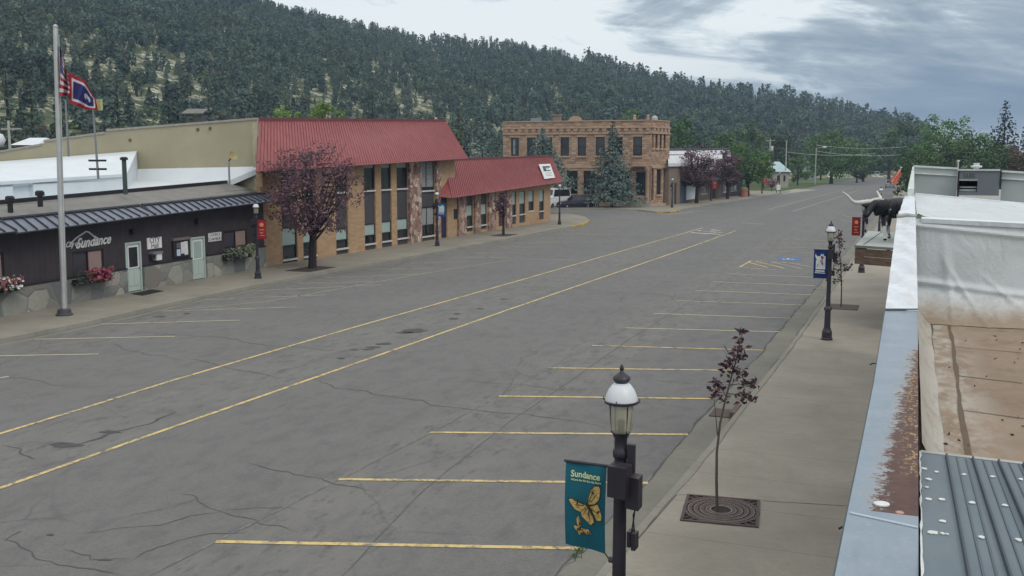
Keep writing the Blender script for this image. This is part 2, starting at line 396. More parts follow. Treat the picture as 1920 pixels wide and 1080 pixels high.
# paint: centre lines, stalls
def pline(name, pix, w, mat, label, grp, z=.008, jit=0):
    m = MB(); ribbon(m, [G(*p) if len(p) == 2 and p[1] > 300 else p for p in pix], w, z, 0, jit); o = struct(m.build(name, mat), label, 'road marking'); o['group'] = grp; return o
pline('centre_line', [(-18.0, 4, 0)] + [(0, 813.5), (167, 762.5), (320, 714.7), (640, 620.8), (960, 530), (1280, 438), (1318, 427)], .115, M_yel, 'yellow line on the far side of the turn lane', 'turn lane lines')
pline('centre_line', [(-14.95, 4, 0)] + [(0, 915.8), (320, 802.5), (640, 691), (960, 578.5), (1280, 468.3), (1380, 432.5)], .115, M_yel, 'yellow line on the near side of the turn lane', 'turn lane lines')
pline('centre_line', [(1440, 393), (1500, 377), (1560, 361.5), (1600, 351)], .13, M_yelf, 'faded yellow line beyond the junction on the far side', 'turn lane lines')
pline('centre_line', [(1487, 396), (1530, 382.5), (1580, 367.5), (1612, 356)], .13, M_yelf, 'faded yellow line beyond the junction on the near side', 'turn lane lines')
SR = [((405, 1016), (1093, 1029)), ((635, 899), (1215, 906)), ((806, 811), (1290, 815)), ((935, 743), (1338, 748)), ((1028, 690), (1385, 695)), ((1110, 648), (1430, 657)), ((1172, 615), (1461, 622.5)), ((1225, 588), (1482, 597)), ((1268, 564), (1503, 572)), ((1305, 545), (1522, 553)), ((1337, 528.5), (1530, 536)), ((1363, 513.5), (1528, 520))]
for i, (a, b) in enumerate(SR):
    pline('stall_line', [a, b], .115 if i < 6 else .11, M_yel if i < 6 else M_ywh, 'painted line between the angled stalls on the near side', 'angled stall lines')
for a, b in (((1449, 471), (1580, 476)), ((1462, 463), (1585, 468)), ((1468, 455), (1590, 459)), ((1488, 449), (1595, 453)), ((1580, 404), (1605, 409)), ((1575, 412), (1610, 418))):
    pline('stall_line', [a, b], .11, M_yelf, 'painted line between the angled stalls on the near side', 'angled stall lines')
# hatched bay and the accessible stall
hb = [((1387, 501), (1408, 489)), ((1408, 489), (1440, 490)), ((1392, 502), (1455, 506)), ((1404, 492), (1440, 502)), ((1416, 490), (1470, 503)), ((1440, 490), (1505, 504)), ((1465, 491), (1530, 502)), ((1440, 490.5), (1535, 497))]
for a, b in hb: pline('hatch_line', [a, b], .11, M_yelf if a[0] > 1420 else M_yel, 'yellow line of the hatched bay beside the blue symbol', 'hatched bay lines')
c = G(1480, 486)[:2]; m = MB(); m.face([(c[0] + .95 * math.cos(q), c[1] + 1.0 * math.sin(q), .008) for q in np.linspace(0, 2 * math.pi, 5)[:-1] + math.pi / 4 + .2]); o = struct(m.build('accessible_symbol', M_blu), 'blue painted square of the accessible stall', 'road marking')
m = MB()
def dsk(cx, cy, r): m.face([(c[0] + cx + r * math.cos(q), c[1] + cy + r * math.sin(q), .012) for q in np.linspace(0, 2 * math.pi, 13)[:-1]])
dsk(-.1, .40, .10); ribbon(m, [(c[0] - .1, c[1] + .3), (c[0] - .05, c[1] - .05), (c[0] + .2, c[1] - .05), (c[0] + .3, c[1] - .4)], .10, .012)
ribbon(m, [(c[0] - .08 + .27 * math.cos(q), c[1] - .15 + .27 * math.sin(q)) for q in np.linspace(2.0, 6.1, 10)], .08, .012)
o = m.build('wheelchair_mark', M_wht, o)
# left stalls, faint
SL = [((0, 667.5), (185, 664)), ((0, 709), (16, 706)), ((66, 636.5), (328, 631)), ((190, 608), (450, 600.5)), ((300, 584), (555, 576)), ((370, 563), (610, 553)), ((470, 546), (715, 534)), ((560, 531.5), (740, 527)), ((610, 521), (800, 514)), ((690, 504.5), (870, 503)), ((770, 494), (880, 490)), ((830, 484), (950, 482)), ((890, 474.5), (1010, 475)), ((850, 480.5), (1078, 488)), ((935, 463), (1045, 463)), ((965, 455), (1080, 454)), ((1010, 446), (1100, 446)), ((1040, 438), (1150, 440)), ((1060, 432), (1165, 433))]
for a, b in SL:
    pline('stall_line', [a, b], .10, M_yelf if a[0] > 200 else M_ywh, 'faded line between the angled stalls on the far side', 'far side stall lines')
pline('lane_edge_line', [(300, 584), (500, 566), (640, 541), (760, 519), (860, 502), (960, 487)], .07, M_yelf, 'thin worn line at the end of the far side stalls', 'lane edge lines')
pline('lane_edge_line', [(-9.95, 5, 0), (405, 1016), (640, 897), (811, 810), (1030, 690), (1172, 615), (1268, 564), (1337, 528)], .05, M_ghost, 'thin worn pale line at the end of the near side stalls', 'lane edge lines', .006, .02)
# white letters and arrow in the turn lane before the junction
m = MB()
for a, b, w in (((1296, 436), (1328, 438.6), .32), ((1328, 437.6), (1352, 440), .34), ((1307, 432.6), (1328, 434.2), .22), ((1330, 434.4), (1354, 436.3), .26), ((1334, 431.8), (1340, 430.6), .3), ((1341, 432.2), (1352, 432.2), .28), ((1310, 432.2), (1316, 433.6), .3)):
    ribbon(m, [G(*a), G(*b)], w, .008)
struct(m.build('lane_lettering', M_wht), 'white lettering and bar painted in the turn lane', 'road marking')
m = MB()
for a, b in (((1290, 397), (1322, 396)), ((1390, 418), (1432, 420.5)), ((1290, 389), (1350, 388)), ((1250, 402), (1300, 398))): ribbon(m, [G(*a), G(*b)], .25, .008)
struct(m.build('crossing_line', M_yelf), 'faint pale strokes of the worn crossing at the junction', 'road marking')

# cracks, seams and tar in the asphalt
ck = MB()
def frac(P, w, br=True):
    """a wandering crack: each span is split and pushed sideways again and again, side cracks fork off"""
    for _ in range(6):
        Q = [P[0]]
        for a, b in zip(P[:-1], P[1:]):
            d = b - a; l = np.linalg.norm(d)
            if l > .16: Q.append((a + b) / 2 + np.array([-d[1], d[0]]) * nr.normal(0, .075))
            Q.append(b)
        P = Q
    n = len(P); k0 = nr.uniform(.3, .7)
    L_, R_ = [], []
    for i, p in enumerate(P):
        t = P[min(i + 1, n - 1)] - P[max(i - 1, 0)]; t = t / (np.linalg.norm(t) + 1e-9); nn = np.array([-t[1], t[0]]); e = min(1, 6 * i / n, 6 * (n - 1 - i) / n); q = w * max(.08, e) * (.30 + .55 * abs(math.sin(i * .21 + k0 * 9)) * nr.uniform(.4, 1.2))
        L_.append((*(p + nn * q / 2), .005)); R_.append((*(p - nn * q / 2), .005))
        if br and nr.random() < .022 and 4 < i < n - 4:
            an = nr.uniform(.5, 1.2) * nr.choice((-1, 1)); c_, s_ = math.cos(an), math.sin(an); dd = np.array([t[0] * c_ - t[1] * s_, t[0] * s_ + t[1] * c_]); frac([p, p + dd * nr.uniform(.4, 1.8)], w * .6, False)
    m0 = len(ck.v); ck.v += L_ + R_
    for i in range(n - 1): ck.f.append((m0 + i, m0 + n + i, m0 + n + i + 1, m0 + i + 1)); ck.m.append(0)
for pts, w in (([(1060, 1060), (1093, 1022)], .05), ([(-4.55, 5, 0), (1047, 1080), (1075, 1043), (1155, 963), (1208, 907), (1330, 768), (1430, 657), (1503, 572), (1538, 532), (1600, 457)], .085),
               ([(-7.55, 6, 0), (640, 1080), (800, 915), (954, 792), (1090, 700), (1170, 643), (1300, 562), (1400, 506), (1470, 478)], .031),
               ([(560, 700), (635, 729), (720, 742), (850, 765), (985, 776), (1080, 790), (1155, 805)], .05), ([(330, 670), (415, 687), (500, 703), (545, 711)], .045), ([(210, 642), (330, 669)], .035),
               ([(240, 620), (320, 627), (400, 632), (470, 644), (535, 649), (600, 655), (660, 664)], .045), ([(960, 535), (1060, 540), (1130, 547), (1200, 550), (1260, 556), (1320, 560)], .05),
               ([(960, 690), (975, 672), (1020, 655)], .035), ([(960, 690), (990, 706), (1005, 712)], .03), ([(450, 865), (530, 884), (620, 906), (700, 922)], .04), ([(330, 925), (400, 955), (480, 975), (560, 1000)], .03),
               ([(250, 1050), (330, 1015), (400, 1000), (470, 998)], .04), ([(0, 1010), (60, 1035), (110, 1060), (180, 1068), (230, 1080)], .04), ([(120, 1030), (170, 1050), (240, 1047)], .03), ([(40, 995), (10, 1015)], .03),
               ([(120, 840), (200, 815), (280, 795), (330, 772)], .12), ([(860, 712), (960, 720), (1050, 735)], .03), ([(0, 835), (40, 842), (70, 862)], .05), ([(1220, 712), (1300, 720), (1390, 722)], .03), ([(150, 1000), (300, 985), (420, 960)], .03),
               ([(0, 705), (60, 712), (140, 725)], .03), ([(1400, 480), (1460, 455), (1545, 425)], .05), ([(p[0] + .03, p[1], 0) for p in kL[1:]], .07), ([(p[0] + .42, p[1], 0) for p in kL[1:]], .05), ([(p[0] - .03, p[1], 0) for p in kR[1:7]], .072), ([(p[0] + .175, p[1], 0) for p in kR[1:7]], .0321)):
    P = [np.array(G(*p) if len(p) == 2 else p, float)[:2] for p in pts]
    if w in (.07, .072, .085, .031, .0321): ribbon(ck, [(*q, 0) for q in P], w * .8, {.07: .0085, .072: .015, .0321: .1555}.get(w, .005), 0, .03 if w > .06 else .012, True); continue
    frac(P, w)
struct(ck.build('road_crack', M_crack), 'dark cracks and seams wandering across the asphalt', 'road crack')
pt = MB()
def blot(px, py, w, h, n=11):
    c = G(px, py)[:2]; q0 = rnd.random() * 6
    pts = []
    for i in range(n):
        q = 2 * math.pi * i / n; k = rnd.uniform(.6, 1.15); pts.append(G(px + w / 2 * k * math.cos(q), py + h / 2 * k * math.sin(q)))
    pt.face([(p[0], p[1], .0065) for p in pts])
for b in ((777, 620.5, 58, 8), (760, 624, 40, 3.5), (720, 645, 34, 5), (700, 651, 30, 4), (690, 655, 30, 3), (850, 598, 26, 4), (857, 588.5, 16, 3.5), (900, 579, 14, 3), (945, 561, 16, 2.5), (665, 656, 18, 3), (640, 672, 16, 4), (120, 835, 70, 12), (195, 1050, 30, 4), (95, 1003, 16, 4), (205, 810, 50, 6), (300, 594, 26, 3), (350, 588, 14, 4), (1296, 1000, 10, 3)): blot(*b)
struct(pt.build('tar_patch', M_patch), 'small dark tar patches along the worn turn lane', 'tar patch')
# ------------------------------------------------------------------ building materials
def mat_siding(name, col, step=.3):
    t = NT(name); x, y, z = t.sep(); n = t.noise(1.5, 5, .6)
    f = t.math('FRACT', t.math('DIVIDE', y, step)); g = t.math('LESS_THAN', f, .07)
    c = t.mix(t.rng(n, .3, .7), mul(col, .8), mul(col, 1.2)); c = t.mix(t.math('MULTIPLY', g, .6), c, mul(col, .4))
    return t.done(c, .7, 0, .3)
def mat_flagstone(name, cols, scale, mortar=(.17, .165, .155), mw=.035, flat=1.0):
    t = NT(name); wob = t.noise(1.2, 3, .5, 0, None, True)
    cm = t.n('ShaderNodeMix', data_type='VECTOR'); cm.inputs[0].default_value = .18; t.L.new(t.map((1, 1, flat)), cm.inputs[4]); t.L.new(wob, cm.inputs[5])
    v = t.n('ShaderNodeTexVoronoi', feature='F1'); e = t.n('ShaderNodeTexVoronoi', feature='DISTANCE_TO_EDGE')
    for q in (v, e): q.inputs['Scale'].default_value = scale; t.L.new(cm.outputs[1], q.inputs['Vector'])
    sp = t.n('ShaderNodeSeparateColor'); t.L.new(v.outputs['Color'], sp.inputs[0])
    c = t.ramp(sp.outputs[0], [(i / max(1, len(cols) - 1), q) for i, q in enumerate(cols)])
    n = t.noise(7, 6, .7); c = t.mix(t.rng(n, .35, .75, 0, .45), c, mul(mortar, .8))
    c = t.mix(t.rng(e.outputs['Distance'], mw, mw * .4), c, mortar)
    t.bump(t.rng(e.outputs['Distance'], 0, mw * 2), .5, .03)
    return t.done(c, .85, 0, .25)
def mat_brick(name, col, mort, bw, bh, rough_face=0, vary=.25, ms=.012):
    # bricks laid by height and by the run of the wall, whichever way it faces
    t = NT(name); x, y, z = t.sep(); ge = t.n('ShaderNodeNewGeometry'); nx, ny, nz = t.sep(ge.outputs['Normal'])
    run = t.math('ADD', t.math('MULTIPLY', y, t.math('GREATER_THAN', t.math('ABSOLUTE', nx), .6)), t.math('MULTIPLY', x, t.math('LESS_THAN', t.math('ABSOLUTE', nx), .6)))
    cx = t.n('ShaderNodeCombineXYZ'); t.L.new(run, cx.inputs[0]); t.L.new(z, cx.inputs[1])
    b = t.n('ShaderNodeTexBrick'); t.L.new(cx.outputs[0], b.inputs['Vector']); b.inputs['Scale'].default_value = 1
    b.inputs['Brick Width'].default_value = bw; b.inputs['Row Height'].default_value = bh; b.inputs['Mortar Size'].default_value = ms; b.inputs['Mortar Smooth'].default_value = .3
    b.inputs['Color1'].default_value = (*mul(col, 1 - vary), 1); b.inputs['Color2'].default_value = (*mul(col, 1 + vary), 1); b.inputs['Mortar'].default_value = (*mort, 1)
    n = t.noise(1.1, 6, .65); c = t.mix(t.rng(n, .4, .75, 0, .4), b.outputs['Color'], mul(col, .62)); n2 = t.noise(9, 5, .7); c = t.mix(t.rng(n2, .45, .75, 0, .3), c, mul(col, 1.5))
    h = t.math('SUBTRACT', t.math('MULTIPLY', n2, .6 if rough_face else .1), b.outputs['Fac']); t.bump(h, .7 if rough_face else .3, .06 if rough_face else .01)
    return t.done(c, .88, 0, .2)
def mat_roofmetal(name, col, rough=.45, metal=.0, dirt=.25):
    t = NT(name); n = t.noise(.8, 6, .6); n2 = t.noise(3, 6, .7, 0, t.map((1, 1, .25)))
    c = t.mix(t.rng(n, .3, .7), mul(col, .86), mul(col, 1.12)); c = t.mix(t.rng(n2, .45, .75, 0, dirt), c, mul(col, .6))
    return t.done(c, t.rng(n2, .3, .7, rough - .06, rough + .15), metal, .4)
M_brown = mat_siding('dark plum-brown siding', (.050, .041, .046)); M_flag = mat_flagstone('grey flagstone', [(.17, .185, .17), (.33, .33, .29), (.12, .13, .135), (.40, .39, .33), (.20, .18, .16), (.27, .30, .27)], 1.25, (.19, .195, .185), .03)
M_dark = plain('dark trim', (.018, .017, .022), .5, .2); M_awn = mat_roofmetal('slate-blue ribbed metal', (.17, .19, .245), .4); M_awnrib = plain('dark roof rib', (.03, .034, .045), .45)
M_rol = plain('grey roll roofing', (.20, .195, .185), .9, .2, 1.2, .2, 60); M_white = plain('white painted metal', (.62, .68, .72), .55, .06, .7); M_whi2 = plain('white membrane', (.60, .65, .69), .6, .07, .5)
M_mint = plain('pale green door paint', (.42, .50, .47), .5, .06, 2); M_sign = plain('white sign board', (.72, .72, .72), .5, .04); M_ink = plain('dark sign lettering', (.08, .10, .10), .7)
M_cream = plain('cream stucco', (.36, .325, .225), .9, .10, .5, .2, 30); M_creamcap = plain('weathered coping', (.33, .30, .27), .8, .2)
M_pinkcurt = plain('dusty pink curtain', (.30, .215, .20), .9, .12, 3); M_brass = plain('brass', (.45, .32, .10), .35, .1, 5, metal=.9)
M_brick = mat_brick('tan brick', (.42, .278, .168), (.37, .285, .195), .42, .14, 0, .14, .008); M_red = mat_roofmetal('red roof metal', (.285, .074, .074), .40, 0, .45); M_redrib = plain('red roof rib', (.20, .048, .055), .45); M_redtrim = plain('weathered red trim', (.25, .085, .10), .6)
M_wood = mat_flagstone('split brown stone', [(.22, .12, .10), (.58, .45, .35), (.30, .16, .13), (.68, .56, .46), (.17, .10, .09), (.45, .27, .21)], 3.6, (.13, .08, .07), .04, .9)
M_panel = plain('dark grey panel', (.055, .055, .060), .6, .15, 1); M_sill = plain('white sill', (.55, .55, .53), .6, .1)
M_stone = mat_brick('rough red sandstone', (.395, .275, .20), (.27, .19, .14), .62, .31, 1, .34, .025); M_stonesm = plain('dressed sandstone', (.42, .295, .21), .85, .15, 2, .2, 20)
M_metalgrey = plain('grey metal', (.30, .32, .34), .4, .1, 3, metal=.6); M_pole = plain('brushed flagpole aluminium', (.42, .43, .42), .42, .12, 1.5, metal=.55)
M_black = plain('black rubber', (.012, .012, .014), .85, .2)
def mat_glass(name, col=(.018, .024, .03)):
    t = NT(name); n = t.noise(.35, 3, .5); t.bump(t.noise(.8, 2, .5), .05, .05); return t.done(t.mix(t.rng(n, .35, .65), mul(col, .6), mul(col, 1.8)), .06, 0, .55)
M_glass = mat_glass('dark window glass'); M_shade = plain('pale green window shade', (.33, .43, .40), .5, .1, 1.5); M_frame = plain('dark bronze window frame', (.022, .02, .022), .45)
M_curtw = plain('grey curtain', (.25, .27, .28), .8, .35, 6)

def wall(fr, s0, s1, zb, zt, holes, th=.30, mat_i=0, depth=.16):
    """front face cut round its openings, with reveals and a back, as one mesh"""
    m = MB(); zf = (lambda s: zt) if isinstance(zt, (int, float)) else zt
    S = sorted({s0, s1, *[h[0] for h in holes], *[h[1] for h in holes]}); S = [q for q in S if s0 <= q <= s1]
    top = zf(s0) if isinstance(zt, (int, float)) else max(zf(s0), zf(s1))
    Z = sorted({zb, top, *[h[2] for h in holes], *[h[3] for h in holes]}); Z = [q for q in Z if zb <= q <= top]
    for a, b in zip(S[:-1], S[1:]):
        for c, d in zip(Z[:-1], Z[1:]):
            sm, zm = (a + b) / 2, (c + d) / 2
            if any(h[0] < sm < h[1] and h[2] < zm < h[3] for h in holes): continue
            da, db = (min(d, zf(a)), min(d, zf(b))) if d == top else (d, d)
            m.face([fr.pt(a, c), fr.pt(b, c), fr.pt(b, db), fr.pt(a, da)], mat_i)
    for a, b, c, d in holes:
        for q in ((fr.pt(a, c), fr.pt(a, d), fr.pt(a, d, -depth), fr.pt(a, c, -depth)), (fr.pt(b, c, -depth), fr.pt(b, d, -depth), fr.pt(b, d), fr.pt(b, c)),
                  (fr.pt(a, d), fr.pt(b, d), fr.pt(b, d, -depth), fr.pt(a, d, -depth)), (fr.pt(a, c, -depth), fr.pt(b, c, -depth), fr.pt(b, c), fr.pt(a, c))): m.face(q, mat_i)
        m.face([fr.pt(a, c, -depth - .06), fr.pt(b, c, -depth - .06), fr.pt(b, d, -depth - .06), fr.pt(a, d, -depth - .06)], mat_i)
    m.face([fr.pt(s0, zb), fr.pt(s0, zf(s0)), fr.pt(s0, zf(s0), -th), fr.pt(s0, zb, -th)], mat_i)
    m.face([fr.pt(s1, zb, -th), fr.pt(s1, zf(s1), -th), fr.pt(s1, zf(s1)), fr.pt(s1, zb)], mat_i)
    m.face([fr.pt(s0, zf(s0)), fr.pt(s1, zf(s1)), fr.pt(s1, zf(s1), -th), fr.pt(s0, zf(s0), -th)], mat_i)
    m.face([fr.pt(s1, zb, -th), fr.pt(s0, zb, -th), fr.pt(s0, zf(s0), -th), fr.pt(s1, zf(s1), -th)], mat_i)
    return m
def window(fr, root, h, shade=0.0, off=-.13, bar=None, fw=.06, frame=None, glass=None, curtain=None, vbars=0):
    """a framed pane in the opening h = s0,s1,z0,z1; > pane, shade"""
    a, b, c, d = h; m = MB(); o1 = off + .05
    a += .004; b -= .004; c += .004; d -= .004
    m.slab(fr, a, b, c, c + fw, off, o1); m.slab(fr, a, b, d - fw, d, off, o1); m.slab(fr, a, a + fw, c + fw, d - fw, off, o1); m.slab(fr, b - fw, b, c + fw, d - fw, off, o1)
    if bar is not None: zb = c + (d - c) * bar; m.slab(fr, a + fw, b - fw, zb - fw * .5, zb + fw * .5, off + .004, o1 + .01)
    for i in range(vbars): sb = a + (b - a) * (i + 1) / (vbars + 1); m.slab(fr, sb - fw * .4, sb + fw * .4, c + fw, d - fw, off + .006, o1 + .004)
    w = m.build('window', frame or M_frame, root)
    MB().slab(fr, a + fw * .5, b - fw * .5, c + fw * .5, d - fw * .5, off - .03, off - .004).build('pane', glass or M_glass, w)
    if shade: MB().slab(fr, a + fw, b - fw, d - fw - (d - c - 2 * fw) * shade, d - fw, off + .0, off + .016).build('shade', curtain or M_shade, w)
    return w
def text_mesh(s, size, place, mat, name, parent, shear=0, bold=0.0, align='CENTER', ext=.004, space=1.0, sx=1.0):
    """built-in lettering laid on a board: place(u, v, w) maps text coordinates into the world"""
    c = bpy.data.curves.new('lettering', 'FONT'); c.body = s; c.size = size; c.align_x = align; c.align_y = 'CENTER'; c.shear = shear; c.offset = bold; c.extrude = ext; c.space_character = space; c.resolution_u = 3
    o = bpy.data.objects.new('lettering', c); COL.objects.link(o); dg = bpy.context.evaluated_depsgraph_get(); dg.update()
    me = bpy.data.meshes.new_from_object(o.evaluated_get(dg)); bpy.data.objects.remove(o); bpy.data.curves.remove(c)
    for v in me.vertices: v.co = Vector(tuple(map(float, place(v.co.x * sx, v.co.y, v.co.z + ext))))
    me.materials.clear(); me.materials.append(mat)
    q = bpy.data.objects.new(name, me); COL.objects.link(q); q.parent = parent; return q
def on(fr, s, z, off, tilt=0.0): return lambda x, y, w: fr.pt(s + x, z + y + x * tilt, off + w)

# ------------------------------------------------------------------ dark brown single-storey hall on the left
FB = Fr(G(0, 594, .15), G(497, 500, .15)); LB = FB.len
bh = empty('brown_hall', (0, 0, 0)); tag(bh, 'single-storey dark brown building with grey stone base and ribbed blue-grey awning', 'building')
S0 = -7.0
openings = []
def hb_rect(*p): return FB.rect(*p)
win_l = hb_rect(-14, 474, 8, 524); win_m = hb_rect(136, 469, 195, 518); win_r = hb_rect(420, 431, 463, 464)
d1 = (FB.sz(236, 500)[0], FB.sz(266, 500)[0], .15, 2.33); d2 = (FB.sz(358, 485)[0], FB.sz(385, 485)[0], .15, 2.22)
hs = [win_l, win_m, win_r, d1, d2]
wall(FB, S0, LB, .15, lambda s: 3.42 + .030 * s, hs, .3, 0, .10).build('wall', M_brown, bh)
st = MB(); sb = [S0, win_l[0] - 9, d1[0] - .03, d1[1] + .03, d2[0] - .03, d2[1] + .03, LB - .01]
zs = lambda s: .15 + .98 + .006 * s
for a, b in ((S0, d1[0] - .03), (d1[1] + .03, d2[0] - .03), (d2[1] + .03, LB - .01)):
    st.hexa([FB.pt(a, .15, 0.002), FB.pt(b, .15, .002), FB.pt(b, .15, .10), FB.pt(a, .15, .10)], [FB.pt(a, zs(a), .002), FB.pt(b, zs(b), .002), FB.pt(b, zs(b), .10), FB.pt(a, zs(a), .10)])
st.build('stone_wainscot', M_flag, bh)
tr = MB()
for a, b in ((S0, d1[0] - .03), (d1[1] + .03, d2[0] - .03), (d2[1] + .03, LB - .01)): tr.hexa([FB.pt(a, zs(a) + .003, .002), FB.pt(b, zs(b) + .003, .002), FB.pt(b, zs(b) + .003, .12), FB.pt(a, zs(a) + .003, .12)], [FB.pt(a, zs(a) + .06, .002), FB.pt(b, zs(b) + .06, .002), FB.pt(b, zs(b) + .06, .12), FB.pt(a, zs(a) + .06, .12)])
tr.build('ledge', M_dark, bh)
for h, vb in ((win_l, 1), (win_m, 1), (win_r, 1)):
    w = window(FB, bh, h, 0, -.08, None, .07, M_dark, plain('unlit plum window screen', (.05, .045, .06), .35), None, 1)
    MB().slab(FB, (h[0] + h[1]) / 2 + .06, h[1] - .08, h[2] + .08, h[3] - .08, -.078, -.055).build('curtain', M_pinkcurt, w)
def door(fr, root, h, glass_mat, off=-.08):
    a, b, c, d = h; m = MB(); fw = .09
    for q in ((a + .004, a + fw, c, d - .004), (b - fw, b - .004, c, d - .004), (a + fw, b - fw, d - fw, d - .004)): m.slab(fr, *q, off, off + .09)
    dr = m.build('door', M_mint, root)
    m = MB(); p0, p1 = a + fw + .01, b - fw - .01; m.slab(fr, p0, p1, c + .02, d - fw - .01, off, off + .045)
    zc = c + (d - c) * .52; w = p1 - p0
    for q in ((p0 + w * .10, p0 + w * .46), (p0 + w * .54, p0 + w * .90)): m.slab(fr, q[0], q[1], c + .25, zc - .22, off + .046, off + .062)
    m.build('leaf', M_mint, dr)
    m = MB(); ga, gb, gc, gd = p0 + w * .16, p1 - w * .16, zc - .06, d - fw - .14
    m.slab(fr, ga, gb, gc, gd, off + .046, off + .058); m.build('pane', glass_mat, dr)
    m = MB()
    for q in ((ga - .05, ga, gc - .05, gd + .05), (gb, gb + .05, gc - .05, gd + .05), (ga, gb, gd, gd + .07), (ga, gb, gc - .05, gc)): m.slab(fr, *q, off + .046, off + .07)
    m.build('glazing_trim', M_sign, dr)
    k = fr.pt(p1 - .07, c + 1.0, off + .08); MB().lathe([(.001, -.035), (.028, -.025), (.034, 0), (.028, .025), (.001, .035)], tuple(k), 10).build('handle', M_brass, dr, True)
    return dr
door(FB, bh, d1, M_glass); door(FB, bh, d2, M_shade)
# awning in three overlapping lengths, ribs on each
def awning(sa, sb_, drop, name='awning'):
    e0 = [FB.sz(x, y, .75) for x, y in ((0, 440), (490, 378))]; t0 = [FB.sz(x, y, .08) for x, y in ((0, 413), (490, 364))]
    ze = lambda s: np.interp(s, [S0, e0[0][0], e0[1][0]], [e0[0][1] - .1, e0[0][1], e0[1][1]]) - drop; zt_ = lambda s: np.interp(s, [S0, t0[0][0], t0[1][0]], [t0[0][1] - .1, t0[0][1], t0[1][1]]) - drop
    m = MB(); A = lambda s, k, dz=0: FB.pt(s, (ze(s) * k + zt_(s) * (1 - k)) + dz, .08 + .67 * k)
    m.hexa([A(sa, 0, -.05), A(sb_, 0, -.05), A(sb_ + .28, 1, -.05), A(sa - .05, 1, -.05)], [A(sa, 0), A(sb_, 0), A(sb_ + .28, 1), A(sa - .05, 1)])
    aw = m.build(name, M_awn, bh); m = MB(); n = int((sb_ - sa) / .52)
    for i in range(n + 1):
        s = sa + (sb_ - sa) * i / n; s1 = s + (.28 * i / n - .05 * (1 - i / n)) 
        a, b = A(s, -.02, .0), A(s1, 1.02, .0); m.hexa([a - FB.u * .035, a + FB.u * .035, b + FB.u * .035, b - FB.u * .035], [a - FB.u * .02 + np.array([0, 0, .075]), a + FB.u * .02 + np.array([0, 0, .075]), b + FB.u * .02 + np.array([0, 0, .075]), b - FB.u * .02 + np.array([0, 0, .075])])
    m.tube([A(sa - .03, 0, .05), A(sb_ + .03, 0, .05)], .07, 6); m.tube([A(sa - .06, 1, -.03), A(sb_ + .3, 1, -.03)], .035, 6)
    m.build('rib', M_awnrib, aw); return aw
sA = FB.sz(28, 430, .7)[0]; sB = FB.sz(290, 402, .7)[0]
awning(S0, sA - .25, -.06); awning(sA, sB - .25, 0); awning(sB, LB - .05, .0)
# roof slope behind the awning, black ridge flashing
r0 = [FB.hit(*p, -1.9) for p in ((0, 388), (490, 338))]; s_of = lambda p: float((p - FB.a) @ FB.u)
zr = lambda s: float(np.interp(s, [S0, s_of(r0[0]), s_of(r0[1])], [r0[0][2] - .2, r0[0][2], r0[1][2]])); zl = lambda s: float(np.interp(s, [S0, 0, 18.3], [3.5, 3.64, 4.05]))
m = MB(); m.hexa([FB.pt(S0, zl(S0) - .2, .07), FB.pt(LB, zl(LB) - .2, .07), FB.pt(LB + .9, zr(LB + .9) - .3, -1.9), FB.pt(S0, zr(S0) - .3, -1.9)], [FB.pt(S0, zl(S0), .07), FB.pt(LB, zl(LB), .07), FB.pt(LB + .9, zr(LB + .9), -1.9), FB.pt(S0, zr(S0), -1.9)])
rf = m.build('roof', M_rol, bh); m = MB()
for k in (.22, .45, .68, .88):
    f = lambda s, dz: FB.pt(s, zl(s) * (1 - k) + zr(s) * k + dz, .07 - 1.97 * k)
    m.hexa([f(S0, .0), f(LB, .0), f(LB, .0) - FB.n * .03, f(S0, .0) - FB.n * .03], [f(S0, .022), f(LB, .022), f(LB, .022) - FB.n * .03, f(S0, .022) - FB.n * .03])
m.build('course_edge', plain('roofing lap edge', (.10, .098, .095), .9), rf)
m = MB(); m.hexa([FB.pt(S0, zr(S0) - .2, -1.9), FB.pt(LB + .9, zr(LB + .9) - .2, -1.9), FB.pt(LB + .9, zr(LB + .9) - .2, -2.1), FB.pt(S0, zr(S0) - .2, -2.1)], [FB.pt(S0, zr(S0) + .17, -1.9), FB.pt(LB + .9, zr(LB + .9) + .17, -1.9), FB.pt(LB + .9, zr(LB + .9) + .17, -2.1), FB.pt(S0, zr(S0) + .17, -2.1)])
m.build('ridge_flashing', M_dark, rf)
# white roof and white-clad roof storey up against the cream wall
YC = 45.8
FC = Fr((-32.6, YC, 0), (-62, YC, 0), True)      # cream wall plane
wz = lambda px, py, off=0: FC.sz(px, py, off)
m = MB()
b0 = FB.pt(S0, zr(S0) + .05, -2.1); b1 = FB.pt(LB - .45, zr(LB - .45) + .05, -2.1)
c0 = FC.pt(wz(0, 326)[0] + 6, 5.1); c1 = FC.pt(.05, wz(480, 312)[1])
m.hexa([b0 - [0, 0, .3], b1 - [0, 0, .3], c1 - [0, 0, .3], c0 - [0, 0, .3]], [b0, b1, c1, c0]); m.build('white_roof', M_whi2, bh)
